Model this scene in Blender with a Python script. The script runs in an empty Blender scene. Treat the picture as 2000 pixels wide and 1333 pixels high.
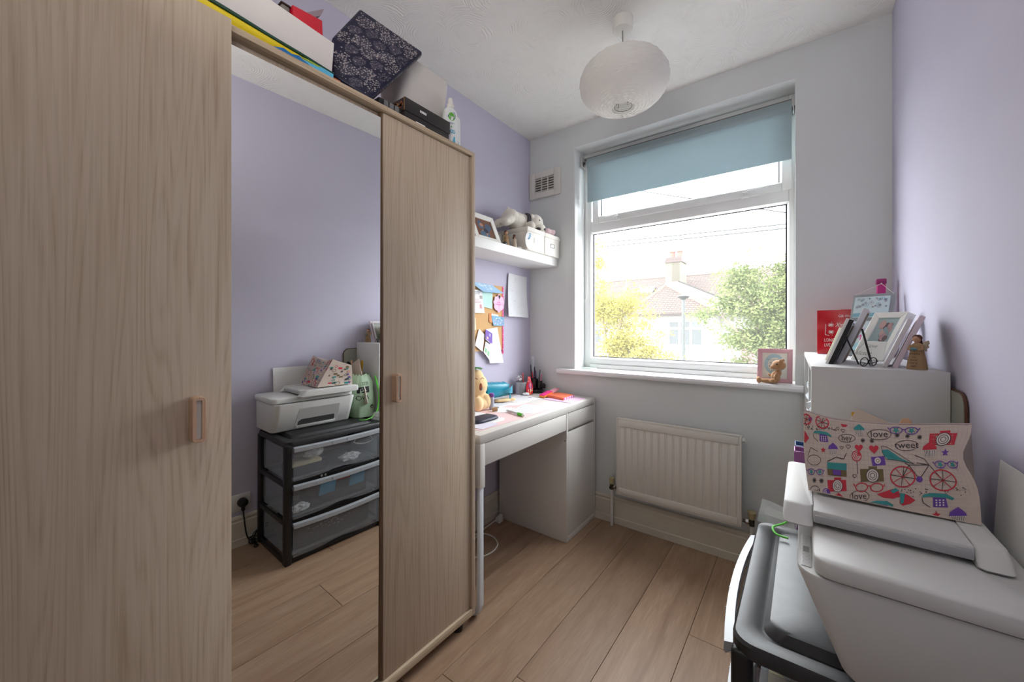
import bpy, bmesh, math, random
from mathutils import Vector, Matrix, Euler
from mathutils.bvhtree import BVHTree

random.seed(11)
SC = bpy.context.scene
COL = SC.collection
V = Vector
R = math.radians
PI = math.pi
W, Y, H = 1.826, 2.235, 2.491          # room: left wall x=0, right wall x=W, window wall y=Y, ceiling z=H
YR = -1.05                              # rear wall

# ------------------------------------------------------------------ camera, sky, lights, exposure
cam = bpy.data.cameras.new('camera')
cam.sensor_width = 36.0
cam.lens = 36.0 * 751.76 / 2000.0
cam.shift_y = -(666.5 - 640.87) / 2000.0
cam.clip_start = 0.02
cam.clip_end = 300
co = bpy.data.objects.new('camera', cam)
COL.objects.link(co)
co.location = (1.5316, 0.0, 1.1766)
co.rotation_euler = (PI / 2, 0, R(37.1351))
SC.camera = co

SC.view_settings.view_transform = 'Standard'
SC.view_settings.look = 'None'
SC.view_settings.gamma = 1.0
SC.view_settings.use_curve_mapping = False
SC.view_settings.exposure = 0.82

world = bpy.data.worlds.new('sky')
SC.world = world
world.use_nodes = True
wn = world.node_tree
wn.nodes.clear()
wo = wn.nodes.new('ShaderNodeOutputWorld')
wb = wn.nodes.new('ShaderNodeBackground')
wb.inputs['Color'].default_value = (0.93, 0.97, 1.0, 1)
wb.inputs['Strength'].default_value = 8.0
wn.links.new(wb.outputs[0], wo.inputs[0])

sun = bpy.data.lights.new('sun', 'SUN')
sun.energy = 2.0
sun.angle = R(3)
sun.color = (1.0, 0.93, 0.8)
so = bpy.data.objects.new('sun', sun)
COL.objects.link(so)
so.rotation_euler = (R(40), 0, R(-38))   # from behind our house: lights the fronts across the street, not this room

ptl = bpy.data.lights.new('window_portal', 'AREA')
ptl.shape = 'RECTANGLE'
ptl.size, ptl.size_y = 1.16, 1.44
ptl.cycles.is_portal = True
po = bpy.data.objects.new('window_portal', ptl)
COL.objects.link(po)
po.location = (0.925, Y + 0.32, 1.626)
po.rotation_euler = (-PI / 2, 0, 0)

fill_light = bpy.data.lights.new('ceiling_fill', 'AREA')    # added fill light, unseen behind the camera, aimed up to brighten the ceiling
fill_light.shape = 'DISK'
fill_light.size = 0.5
fill_light.energy = 5.0
fill_light.color = (1.0, 0.97, 0.93)
fo = bpy.data.objects.new('ceiling_fill', fill_light)
COL.objects.link(fo)
fo.location = (1.2, -0.15, 1.95)
fo.rotation_euler = (R(150), 0, 0)

# ------------------------------------------------------------------ materials
def lin(c):
    return tuple(((x / 255) / 12.92 if x / 255 <= .04045 else (((x / 255) + .055) / 1.055) ** 2.4) for x in c) + (1,)

class NT:
    def __init__(s, m):
        m.use_nodes = True
        s.t = m.node_tree
        s.t.nodes.clear()
        s.out = s.n('OutputMaterial')
    def n(s, typ, **kw):
        nd = s.t.nodes.new('ShaderNode' + typ)
        for k, v in kw.items():
            setattr(nd, k, v)
        return nd
    def l(s, a, b):
        s.t.links.new(a, b)
    def coord(s, scale=(1, 1, 1), out='Object', rot=(0, 0, 0)):
        tc = s.n('TexCoord')
        mp = s.n('Mapping')
        mp.inputs['Scale'].default_value = scale
        mp.inputs['Rotation'].default_value = rot
        s.l(tc.outputs[out], mp.inputs['Vector'])
        return mp.outputs['Vector']
    def noise(s, vec, scale, detail=4, rough=.55, dist=0):
        nd = s.n('TexNoise')
        nd.inputs['Scale'].default_value = scale
        nd.inputs['Detail'].default_value = detail
        nd.inputs['Roughness'].default_value = rough
        nd.inputs['Distortion'].default_value = dist
        s.l(vec, nd.inputs['Vector'])
        return nd.outputs['Fac']
    def ramp(s, fac, stops):
        r = s.n('ValToRGB')
        e = r.color_ramp.elements
        while len(e) < len(stops):
            e.new(.5)
        for el, (p, c) in zip(e, stops):
            el.position = p
            el.color = c if len(c) == 4 else tuple(c) + (1,)
        s.l(fac, r.inputs['Fac'])
        return r.outputs['Color']
    def math(s, op, a, b=None):
        nd = s.n('Math', operation=op)
        for i, x in enumerate((a, b)):
            if x is None:
                continue
            if isinstance(x, (int, float)):
                nd.inputs[i].default_value = x
            else:
                s.l(x, nd.inputs[i])
        return nd.outputs[0]
    def mix(s, fac, a, b, mode='MIX'):
        nd = s.n('Mix', data_type='RGBA', blend_type=mode)
        for k, x in ((0, fac), (6, a), (7, b)):
            if isinstance(x, (int, float)):
                nd.inputs[k].default_value = x
            elif isinstance(x, tuple):
                nd.inputs[k].default_value = x
            else:
                s.l(x, nd.inputs[k])
        return nd.outputs[2]
    def bsdf(s, rough=.5, metal=0, spec=.5, sheen=0, trans=0, coat=0):
        b = s.n('BsdfPrincipled')
        b.inputs['Roughness'].default_value = rough
        b.inputs['Metallic'].default_value = metal
        b.inputs['Specular IOR Level'].default_value = spec
        b.inputs['Sheen Weight'].default_value = sheen
        b.inputs['Transmission Weight'].default_value = trans
        b.inputs['Coat Weight'].default_value = coat
        s.l(b.outputs[0], s.out.inputs[0])
        return b
    def bump(s, b, h, strength=.3, dist=.002):
        n = s.n('Bump')
        n.inputs['Strength'].default_value = strength
        n.inputs['Distance'].default_value = dist
        s.l(h, n.inputs['Height'])
        s.l(n.outputs[0], b.inputs['Normal'])

_M = {}
def mat(name, col, rough=.5, metal=0, spec=.5, var=0, vscale=30, bump=0, bscale=200, bdist=.001, sheen=0, stretch=(1, 1, 1), coat=0):
    if name in _M:
        return _M[name]
    m = bpy.data.materials.new(name)
    t = NT(m)
    b = t.bsdf(rough, metal, spec, sheen, 0, coat)
    c = lin(col)
    if var or bump:
        vec = t.coord(stretch)
    if var:
        f = t.noise(vec, vscale)
        lo = tuple(max(0, x * (1 - var)) for x in c[:3]) + (1,)
        hi = tuple(min(1, x * (1 + var * .6)) for x in c[:3]) + (1,)
        t.l(t.ramp(f, [(.3, lo), (.7, hi)]), b.inputs['Base Color'])
    else:
        b.inputs['Base Color'].default_value = c
    if bump:
        t.bump(b, t.noise(vec, bscale), bump, bdist)
    _M[name] = m
    return m

def translucent(name, col, fac=.5, rough=.8, bump=0, bscale=100, tint=None):
    if name in _M:
        return _M[name]
    m = bpy.data.materials.new(name)
    t = NT(m)
    b = t.bsdf(rough, 0, .2)
    b.inputs['Base Color'].default_value = lin(col)
    tr = t.n('BsdfTranslucent')
    tr.inputs['Color'].default_value = lin(tint or col)
    mx = t.n('MixShader')
    mx.inputs[0].default_value = fac
    t.l(b.outputs[0], mx.inputs[1])
    t.l(tr.outputs[0], mx.inputs[2])
    t.l(mx.outputs[0], t.out.inputs[0])
    if bump:
        t.bump(b, t.noise(t.coord(), bscale), bump, .002)
    _M[name] = m
    return m

def clear(name, col, opacity=.1, rough=.05, gloss=.08, veil=False):
    """thin clear sheet: mostly see-through, a little tint and a little gloss"""
    if name in _M:
        return _M[name]
    m = bpy.data.materials.new(name)
    t = NT(m)
    b = t.n('BsdfTranslucent') if veil else t.bsdf(rough, 0, .5)
    b.inputs['Color' if veil else 'Base Color'].default_value = lin(col)
    tr = t.n('BsdfTransparent')
    gl = t.n('BsdfGlossy')
    gl.inputs['Roughness'].default_value = rough
    m1 = t.n('MixShader')
    m1.inputs[0].default_value = opacity
    t.l(tr.outputs[0], m1.inputs[1])
    t.l(b.outputs[0], m1.inputs[2])
    m2 = t.n('MixShader')
    m2.inputs[0].default_value = gloss
    t.l(m1.outputs[0], m2.inputs[1])
    t.l(gl.outputs[0], m2.inputs[2])
    t.l(m2.outputs[0], t.out.inputs[0])
    _M[name] = m
    return m

def wood_mat(name, base, dark, light, along='Z', band=True):
    m = bpy.data.materials.new(name)
    t = NT(m)
    b = t.bsdf(.55, 0, .3)
    sc = {'Z': (1, 1, .06), 'Y': (1, .06, 1)}[along]
    vec = t.coord(sc)
    big = t.noise(vec, 5.0, 2, .5, .6)
    rings = t.math('MULTIPLY', big, 30.0)
    rings = t.math('FRACT', rings)
    rings = t.ramp(rings, [(0, (0, 0, 0)), (.25, (.75, .75, .75)), (.7, (1, 1, 1)), (1, (0, 0, 0))])
    fine = t.noise(t.coord(tuple(x * (1 if x > .5 else .35) for x in sc)), 190, 3, .6)
    c1 = t.mix(rings, lin(dark), lin(base))
    c2 = t.mix(t.ramp(fine, [(.35, (0, 0, 0)), (.65, (.8, .8, .8))]), c1, lin(light))
    if band:
        wv = t.n('TexVoronoi', voronoi_dimensions='1D')
        sx = t.n('SeparateXYZ')
        tc = t.n('TexCoord')
        t.l(tc.outputs['Object'], sx.inputs[0])
        wv.inputs['Scale'].default_value = 9.0
        t.l(sx.outputs['Y' if along == 'Z' else 'X'], wv.inputs['W'])
        c2 = t.mix(t.math('MULTIPLY', wv.outputs['Color'], .22), c2, lin(dark))
    t.l(c2, b.inputs['Base Color'])
    t.bump(b, fine, .12, .0006)
    _M[name] = m
    return m

WHITE = mat('white_laminate', (226, 225, 222), .45, var=.03, vscale=8)
ASH = wood_mat('ash_veneer', (196, 178, 156), (175, 155, 132), (206, 190, 170), 'Z')
ASH_H = wood_mat('ash_edge', (190, 170, 144), (160, 138, 112), (205, 186, 160), 'Y', False)
LILAC = mat('lilac_paint', (199, 195, 214), .75, spec=.25, var=.02, vscale=3, bump=.15, bscale=220, bdist=.0006)
GREYW = mat('grey_white_paint', (220, 223, 223), .8, spec=.2, var=.02, vscale=3, bump=.15, bscale=220, bdist=.0006)
CREAM = mat('cream_gloss_paint', (214, 207, 192), .4, var=.05, vscale=12)
UPVC = mat('white_plastic_frame', (232, 233, 232), .3)
BLACKP = mat('black_plastic', (20, 20, 22), .38, bump=.3, bscale=900, bdist=.0004)
PRNT = mat('printer_plastic', (216, 216, 214), .55, bump=.15, bscale=1400, bdist=.0002)
PRNT2 = mat('printer_plastic_grey', (203, 203, 202), .5, bump=.15, bscale=1400, bdist=.0002)
DARK = mat('dark_void', (14, 14, 15), .9)
GUN = mat('gasket_rubber', (38, 38, 52), .6)
CHROME = mat('chrome', (190, 190, 190), .18, 1)
PAPER = mat('white_paper', (238, 238, 238), .8, spec=.2)
INK = mat('black_ink', (30, 28, 30), .7)
GREYINK = mat('grey_ink', (120, 120, 126), .7)
LGREY = mat('light_grey_plastic', (190, 190, 190), .5)
BONE = mat('bone_plastic', (186, 172, 132), .45)
STEEL = mat('dull_brass', (92, 84, 74), .35, .9)
WCABLE = mat('white_cable', (225, 222, 214), .45)

# ------------------------------------------------------------------ builders
WM = {}
def tagit(o, label=None, cat=None, group=None, kind=None):
    for k, v in (('label', label), ('category', cat), ('group', group), ('kind', kind)):
        if v:
            o[k] = v
    return o

def root(name, loc, label, cat, group=None, rz=0, parent=None):
    o = bpy.data.objects.new(name, None)
    o.empty_display_size = .05
    COL.objects.link(o)
    o.location = loc
    o.rotation_euler = (0, 0, rz)
    WM[o] = Matrix.Translation(loc) @ Matrix.Rotation(rz, 4, 'Z')
    return tagit(o, label, cat, group)

_TX = {}
def text_tris(s, size=1.0, shear=0.0):
    k = (s, shear)
    if k not in _TX:
        cu = bpy.data.curves.new('t', 'FONT')
        cu.body = s
        cu.size = 1.0
        cu.shear = shear
        cu.resolution_u = 2
        ob = bpy.data.objects.new('t', cu)
        COL.objects.link(ob)
        dg = bpy.context.evaluated_depsgraph_get()
        me = bpy.data.meshes.new_from_object(ob.evaluated_get(dg))
        vs = [(v.co.x, v.co.y) for v in me.vertices]
        fs = [list(p.vertices) for p in me.polygons]
        bpy.data.objects.remove(ob)
        bpy.data.curves.remove(cu)
        bpy.data.meshes.remove(me)
        _TX[k] = (vs, fs)
    vs, fs = _TX[k]
    return [(x * size, y * size) for x, y in vs], fs

def frame(o, ux, uy):
    o, ux, uy = V(o), V(ux), V(uy)
    return lambda x, y: o + ux * x + uy * y

class MB:
    def __init__(s, m=None):
        s.bm = bmesh.new()
        s.mats = []
        s.m = m
    def mi(s, m):
        m = m or s.m
        if m not in s.mats:
            s.mats.append(m)
        return s.mats.index(m)
    def face(s, vs, m=None):
        try:
            f = s.bm.faces.new(vs)
            f.material_index = s.mi(m)
            return f
        except ValueError:
            return None
    def poly(s, pts, m=None):
        return s.face([s.bm.verts.new(p) for p in pts], m)
    def box(s, x0, x1, y0, y1, z0, z1, bev=0, m=None, seg=2, M=None):
        vs = [s.bm.verts.new((x, y, z)) for x in (x0, x1) for y in (y0, y1) for z in (z0, z1)]
        idx = ((0, 1, 3, 2), (4, 6, 7, 5), (0, 4, 5, 1), (2, 3, 7, 6), (0, 2, 6, 4), (1, 5, 7, 3))
        fs = [s.face([vs[i] for i in q], m) for q in idx]
        if M is not None:
            for v in vs:
                v.co = M @ v.co
        if bev:
            es = list({e for f in fs for e in f.edges})
            r = bmesh.ops.bevel(s.bm, geom=es, offset=bev, segments=seg, profile=.5, affect='EDGES')
            k = s.mi(m)
            for f in r['faces']:
                f.material_index = k
        return s
    def hexa(s, b, t, bev=0, m=None, seg=2):
        """8-corner block: bottom quad b, top quad t (same winding, ccw from above)"""
        vb = [s.bm.verts.new(p) for p in b]
        vt = [s.bm.verts.new(p) for p in t]
        n = len(vb)
        fs = [s.face(vb[::-1], m), s.face(vt, m)]
        for i in range(n):
            fs.append(s.face([vb[i], vb[(i + 1) % n], vt[(i + 1) % n], vt[i]], m))
        if bev:
            es = list({e for f in fs if f for e in f.edges})
            r = bmesh.ops.bevel(s.bm, geom=es, offset=bev, segments=seg, profile=.5, affect='EDGES')
            k = s.mi(m)
            for f in r['faces']:
                f.material_index = k
        return s
    def prism(s, pts, fn, d, bev=0, m=None):
        """2-D outline pts through fn(x,y)->V, extruded by vector d"""
        d = V(d)
        return s.hexa([fn(*p) for p in pts], [fn(*p) + d for p in pts], bev, m)
    def ring(s, pts_list, m=None, cap0=True, cap1=True, closed=False):
        rows = [[s.bm.verts.new(p) for p in r] for r in pts_list]
        n = len(rows[0])
        R_ = len(rows)
        for a in range(R_ if closed else R_ - 1):
            r0, r1 = rows[a], rows[(a + 1) % R_]
            for i in range(n):
                s.face([r0[i], r0[(i + 1) % n], r1[(i + 1) % n], r1[i]], m)
        if not closed:
            if cap0:
                s.face(rows[0][::-1], m)
            if cap1:
                s.face(rows[-1], m)
        return s
    def tube(s, pts, r, seg=8, m=None, closed=False):
        pts = [V(p) for p in pts]
        n = len(pts)
        rows = []
        up = None
        for i, p in enumerate(pts):
            if closed:
                t = (pts[(i + 1) % n] - pts[i - 1]).normalized()
            else:
                t = (pts[min(i + 1, n - 1)] - pts[max(i - 1, 0)]).normalized()
            if up is None:
                up = t.orthogonal().normalized()
            a = (up - t * up.dot(t))
            a = a.normalized() if a.length > 1e-6 else t.orthogonal().normalized()
            up = a
            b = t.cross(a)
            rr = r[i] if isinstance(r, (list, tuple)) else r
            rows.append([p + (a * math.cos(2 * PI * k / seg) + b * math.sin(2 * PI * k / seg)) * rr for k in range(seg)])
        return s.ring(rows, m, closed=closed)
    def cyl(s, p0, p1, r0, r1=None, seg=20, m=None):
        return s.tube([p0, p1], [r0, r0 if r1 is None else r1], seg, m)
    def lathe(s, c, prof, seg=28, m=None, cap0=True, cap1=True, M=None):
        c = V(c)
        rows = []
        for r, z in prof:
            rows.append([V((r * math.cos(2 * PI * k / seg), r * math.sin(2 * PI * k / seg), z)) for k in range(seg)])
        if M is not None:
            rows = [[M @ p for p in r] for r in rows]
        return s.ring([[c + p for p in r] for r in rows], m, cap0, cap1)
    def ball(s, c, r, m=None, seg=14, M=None):
        c = V(c)
        r = (r, r, r) if isinstance(r, (int, float)) else r
        rows = []
        n = seg // 2
        for a in range(1, n):
            th = PI * a / n
            rows.append([V((r[0] * math.sin(th) * math.cos(2 * PI * k / seg), r[1] * math.sin(th) * math.sin(2 * PI * k / seg), -r[2] * math.cos(th))) for k in range(seg)])
        if M is not None:
            rows = [[M @ p for p in q] for q in rows]
        return s.ring([[c + p for p in q] for q in rows], m)
    def grid(s, fn, nu, nv, m=None):
        vs = [[s.bm.verts.new(fn(i / nu, j / nv)) for j in range(nv + 1)] for i in range(nu + 1)]
        for i in range(nu):
            for j in range(nv):
                s.face([vs[i][j], vs[i + 1][j], vs[i + 1][j + 1], vs[i][j + 1]], m)
        return s
    def sheet(s, fn, nu, nv, th, m=None):
        """thin closed slab over fn, thickness th along the local normal"""
        e = 1e-3
        def nor(u, v):
            a = fn(min(1, u + e), v) - fn(max(0, u - e), v)
            b = fn(u, min(1, v + e)) - fn(u, max(0, v - e))
            return a.cross(b).normalized()
        rows = []
        top = [[fn(i / nu, j / nv) for j in range(nv + 1)] for i in range(nu + 1)]
        bot = [[fn(i / nu, j / nv) - nor(i / nu, j / nv) * th for j in range(nv + 1)] for i in range(nu + 1)]
        for i in range(nu + 1):
            rows.append([p for p in top[i]] + [p for p in bot[i][::-1]])
        return s.ring(rows, m)
    # flat print through a mapping f(x,y)->V
    def p2(s, pts, f, m=None):
        return s.poly([f(*p) for p in pts], m)
    def disc(s, f, x, y, r, m=None, n=14, ry=None):
        return s.p2([(x + r * math.cos(2 * PI * k / n), y + (ry or r) * math.sin(2 * PI * k / n)) for k in range(n)], f, m)
    def loop(s, f, x, y, r, w, m=None, n=18, ry=None, a0=0, a1=2 * PI):
        ry = ry or r
        for k in range(n):
            t0 = a0 + (a1 - a0) * k / n
            t1 = a0 + (a1 - a0) * (k + 1) / n
            q = []
            for t, d in ((t0, 0), (t1, 0), (t1, w), (t0, w)):
                q.append((x + (r - d) * math.cos(t), y + (ry - d) * math.sin(t)))
            s.p2(q, f, m)
        return s
    def line(s, f, pts, w, m=None):
        for (xa, ya), (xb, yb) in zip(pts, pts[1:]):
            dx, dy = xb - xa, yb - ya
            L = math.hypot(dx, dy) or 1
            nx, ny = -dy / L * w / 2, dx / L * w / 2
            s.p2([(xa + nx, ya + ny), (xb + nx, yb + ny), (xb - nx, yb - ny), (xa - nx, ya - ny)], f, m)
        return s
    def rect(s, f, x0, y0, x1, y1, m=None):
        return s.p2([(x0, y0), (x1, y0), (x1, y1), (x0, y1)], f, m)
    def star(s, f, x, y, r, m=None, n=5, inner=.42, a=PI / 2):
        return s.p2([(x + (r if k % 2 == 0 else r * inner) * math.cos(a + PI * k / n), y + (r if k % 2 == 0 else r * inner) * math.sin(a + PI * k / n)) for k in range(2 * n)], f, m)
    def text(s, st, size, f, x, y, m=None, shear=0, sx=1.0, align='L'):
        vs, fs = text_tris(st, size, shear)
        if not vs:
            return s
        x0 = min(v[0] for v in vs)
        x1 = max(v[0] for v in vs)
        off = {'L': x0, 'C': (x0 + x1) / 2, 'R': x1}[align]
        bv = [s.bm.verts.new(f(x + (a - off) * sx, y + b)) for a, b in vs]
        for q in fs:
            s.face([bv[i] for i in q], m)
        return s
    def build(s, name, parent=None, label=None, cat=None, group=None, kind=None, at=None, smooth=32, weld=False, local=False, normals=True):
        if weld:
            bmesh.ops.remove_doubles(s.bm, verts=s.bm.verts, dist=1e-5)
        if normals:
            bmesh.ops.recalc_face_normals(s.bm, faces=s.bm.faces)
        me = bpy.data.meshes.new(name)
        if parent is not None:
            if not local:
                s.bm.transform(WM[parent].inverted())
        else:
            if at is None:
                xs = [v.co for v in s.bm.verts]
                at = V(((min(p.x for p in xs) + max(p.x for p in xs)) / 2, (min(p.y for p in xs) + max(p.y for p in xs)) / 2, min(p.z for p in xs)))
            s.bm.transform(Matrix.Translation(-V(at)))
        s.bm.to_mesh(me)
        s.bm.free()
        for m in s.mats:
            me.materials.append(m)
        if smooth:
            me.shade_smooth()
            me.set_sharp_from_angle(angle=R(smooth))
        o = bpy.data.objects.new(name, me)
        COL.objects.link(o)
        if parent is not None:
            o.parent = parent
            WM[o] = WM[parent]
        else:
            o.location = at
            WM[o] = Matrix.Translation(at)
        return tagit(o, label, cat, group, kind)

def lines_of_text(mb, f, x0, x1, y0, y1, n, w, m, seed=1, words=True):
    """n ragged lines of small dashes standing for writing too small to read"""
    rr = random.Random(seed)
    for k in range(n):
        y = y1 + (y0 - y1) * (k + .5) / n
        x = x0
        xe = x1 - (x1 - x0) * rr.random() * .3
        while x < xe:
            d = (x1 - x0) * rr.uniform(.05, .14)
            mb.rect(f, x, y - w / 2, min(x + d, xe), y + w / 2, m)
            x += d + (x1 - x0) * .025

def blob(name, balls, mtl, parent=None, voxel=.004, it=6, **kw):
    """one continuous soft body from overlapping ellipsoids (voxel remesh + smooth)"""
    mb = MB(mtl)
    for b in balls:
        c, r = b[0], b[1]
        M = Euler(b[2]).to_matrix() if len(b) > 2 else None
        mb.ball(c, r, seg=16, M=M)
    o = mb.build(name, None, at=(0, 0, 0))
    md = o.modifiers.new('r', 'REMESH')
    md.mode = 'VOXEL'
    md.voxel_size = voxel
    sm = o.modifiers.new('s', 'SMOOTH')
    sm.iterations = it
    sm.factor = .5
    dg = bpy.context.evaluated_depsgraph_get()
    me = bpy.data.meshes.new_from_object(o.evaluated_get(dg))
    o.modifiers.clear()
    old = o.data
    if parent is not None:
        me.transform(WM[parent].inverted())
        o.parent = parent
        WM[o] = WM[parent]
    else:
        at = kw.pop('at')
        me.transform(Matrix.Translation(-V(at)))
        o.location = at
        WM[o] = Matrix.Translation(at)
    me.materials.clear()
    me.materials.append(mtl)
    me.shade_smooth()
    o.data = me
    bpy.data.meshes.remove(old)
    return tagit(o, kw.get('label'), kw.get('cat'), kw.get('group'))

def surface(o):
    """world-space ray caster on a finished mesh: f(p, d) -> point where the ray from p along d meets it"""
    w_ = WM[o]
    tree = BVHTree.FromPolygons([w_ @ v.co for v in o.data.vertices], [list(p.vertices) for p in o.data.polygons])
    def f(p, d, lift=0.0):
        h = tree.ray_cast(V(p), V(d).normalized())
        return (h[0] - V(d).normalized() * lift) if h[0] is not None else V(p) + V(d)
    return f

# ------------------------------------------------------------------ room shell
def wood_floor():
    m = bpy.data.materials.new('oak_plank')
    t = NT(m)
    b = t.bsdf(.42, 0, .4)
    oi = t.n('ObjectInfo')
    tc = t.n('TexCoord')
    mp = t.n('Mapping')
    mp.inputs['Scale'].default_value = (1, .09, 1)
    off = t.n('CombineXYZ')
    t.l(t.math('MULTIPLY', oi.outputs['Random'], 37.0), off.inputs[1])
    t.l(t.math('MULTIPLY', oi.outputs['Random'], 11.0), off.inputs[0])
    ad = t.n('VectorMath', operation='ADD')
    t.l(tc.outputs['Object'], ad.inputs[0])
    t.l(off.outputs[0], ad.inputs[1])
    t.l(ad.outputs[0], mp.inputs['Vector'])
    vec = mp.outputs['Vector']
    g1 = t.noise(vec, 14, 4, .6, 1.2)
    g2 = t.noise(vec, 130, 3, .6)
    c = t.ramp(g1, [(.25, lin((148, 118, 94))), (.5, lin((174, 145, 120))), (.8, lin((188, 160, 136)))])
    c = t.mix(t.ramp(g2, [(.3, (0, 0, 0)), (.7, (.5, .5, .5))]), c, lin((146, 116, 93)))
    # knots
    mp2 = t.n('Mapping')
    mp2.inputs['Scale'].default_value = (1, .45, 1)
    t.l(ad.outputs[0], mp2.inputs['Vector'])
    vo = t.n('TexVoronoi')
    vo.inputs['Scale'].default_value = 5.0
    t.l(mp2.outputs[0], vo.inputs['Vector'])
    k = t.ramp(vo.outputs['Distance'], [(0, (.75, .75, .75)), (.05, (.5, .5, .5)), (.16, (0, 0, 0))])
    c = t.mix(k, c, lin((140, 112, 94)))
    tone = t.ramp(oi.outputs['Random'], [(0, (.82, .81, .80)), (1, (1.06, 1.05, 1.04))])
    c = t.mix(1.0, c, tone, 'MULTIPLY')
    t.l(c, b.inputs['Base Color'])
    t.bump(b, g2, .1, .0006)
    return m
OAK = wood_floor()

mb = MB(mat('subfloor', (50, 38, 30), .9))
mb.box(-.1, W + .1, YR, Y + .02, -.06, -.014)
FLOOR = mb.build('floor', kind='structure', at=(0, 0, 0))
seams = [-.07, .136, .344, .552, .760, .968, 1.180, 1.388, 1.596, 1.83]
joints = [(.4, 1.7), (.9, 1.95), (-.1, .8), (-.3, .9), (-.45, 1.045), (-.35, .85), (.1, 1.587), (-.5, 1.02), (.2, 1.5)]
for i in range(len(seams) - 1):
    ys = [YR] + list(joints[i]) + [Y - .001]
    for a, b_ in zip(ys, ys[1:]):
        mb = MB(OAK)
        g = .0007
        mb.box(seams[i] + g, seams[i + 1] - g, a + g, b_ - g, -.014, 0, .0009, seg=1)
        mb.build('plank', FLOOR)

# ceiling with swirled plaster
def ceil_mat():
    m = bpy.data.materials.new('swirl_plaster')
    t = NT(m)
    b = t.bsdf(.75, 0, .25)
    b.inputs['Base Color'].default_value = lin((238, 236, 232))
    vec = t.coord((1, 1, 1))
    wob = t.n('TexNoise')
    wob.inputs['Scale'].default_value = 14
    t.l(vec, wob.inputs['Vector'])
    mxv = t.n('Mix', data_type='VECTOR')
    mxv.inputs[0].default_value = .035
    t.l(vec, mxv.inputs[4])
    t.l(wob.outputs['Color'], mxv.inputs[5])
    vo = t.n('TexVoronoi')
    vo.voronoi_dimensions = '2D'
    vo.inputs['Scale'].default_value = 3.7
    vo.inputs['Randomness'].default_value = .75
    t.l(mxv.outputs[1], vo.inputs['Vector'])
    d = vo.outputs['Distance']
    ring = t.math('SINE', t.math('MULTIPLY', d, 150.0))
    ring = t.math('MULTIPLY', ring, t.ramp(d, [(.10, (0, 0, 0)), (.2, (1, 1, 1)), (.6, (.8, .8, .8))]))
    brk = t.ramp(t.noise(vec, 9, 3), [(.38, (0, 0, 0)), (.6, (1, 1, 1))])
    ring = t.math('MULTIPLY', ring, brk)
    st = t.noise(vec, 170, 3, .7)
    stip = t.math('MULTIPLY', t.ramp(st, [(.55, (0, 0, 0)), (.72, (1, 1, 1))]), t.ramp(d, [(.03, (1, 1, 1)), (.17, (0, 0, 0))]))
    h = t.math('ADD', t.math('MULTIPLY', ring, .5), t.math('MULTIPLY', stip, 2.2))
    h = t.math('ADD', h, t.math('MULTIPLY', t.noise(vec, 260, 2), .35))
    t.bump(b, h, .5, .004)
    return m
mb = MB(ceil_mat())
mb.box(-.2, W + .2, YR - .2, Y + .35, H, H + .14)
mb.build('ceiling', kind='structure', at=(0, 0, 0))

mb = MB(LILAC)
mb.box(-.12, 0, YR - .2, Y, -.06, H)
mb.build('wall_left', kind='structure')
mb = MB(LILAC)
mb.box(W, W + .12, YR - .2, Y, -.06, H)
mb.build('wall_right', kind='structure')
mb = MB(GREYW)
mb.box(0, W, YR - .12, YR, -.06, H)
mb.build('wall_rear', kind='structure')
XR0, XR1, ZS, ZR = .350, 1.500, .910, 2.343
TH = .30
mb = MB(GREYW)
# one body with the window opening cut out of it, slightly eased plaster corners
o_ = [(-.12, -.06), (W + .12, -.06), (W + .12, H), (-.12, H)]
i_ = [(XR0, ZS - .035), (XR1, ZS - .035), (XR1, ZR), (XR0, ZR)]
vo_ = {}
for yy in (Y, Y + TH):
    vo_[yy] = ([mb.bm.verts.new((x, yy, z)) for x, z in o_], [mb.bm.verts.new((x, yy, z)) for x, z in i_])
rev = []
for k in range(4):
    n_ = (k + 1) % 4
    for yy in (Y, Y + TH):
        a, b_ = vo_[yy]
        mb.face([a[k], a[n_], b_[n_], b_[k]])
    mb.face([vo_[Y][0][k], vo_[Y][0][n_], vo_[Y + TH][0][n_], vo_[Y + TH][0][k]])
    mb.face([vo_[Y][1][k], vo_[Y][1][n_], vo_[Y + TH][1][n_], vo_[Y + TH][1][k]])
mb.bm.edges.ensure_lookup_table()
es = [e for e in mb.bm.edges if all(abs(v.co.y - Y) < 1e-6 and XR0 - .01 < v.co.x < XR1 + .01 and .5 < v.co.z < 2.4 for v in e.verts)]
bmesh.ops.bevel(mb.bm, geom=es, offset=.006, segments=3, profile=.5, affect='EDGES')
mb.build('wall_back', kind='structure', at=(W / 2, Y, 0))

# skirting boards with moulded tops
def skirting(name, p0, p1, nrm):
    p0, p1, nrm = V(p0), V(p1), V(nrm)
    prof = [(0, 0), (.019, 0), (.019, .038), (.016, .042), (.016, .128), (.0125, .134), (.0125, .141), (.015, .147), (.011, .156), (.005, .160), (0, .160)]
    mb = MB(CREAM)
    mb.ring([[p + nrm * a + V((0, 0, z)) for a, z in prof] for p in (p0, p1)])
    return mb.build(name, kind='structure', smooth=25)
skirting('baseboard_left', (0, YR, 0), (0, Y, 0), (1, 0, 0))
skirting('baseboard_back', (.0, Y, 0), (W, Y, 0), (0, -1, 0))
skirting('baseboard_right', (W, YR, 0), (W, Y, 0), (-1, 0, 0))

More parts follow.
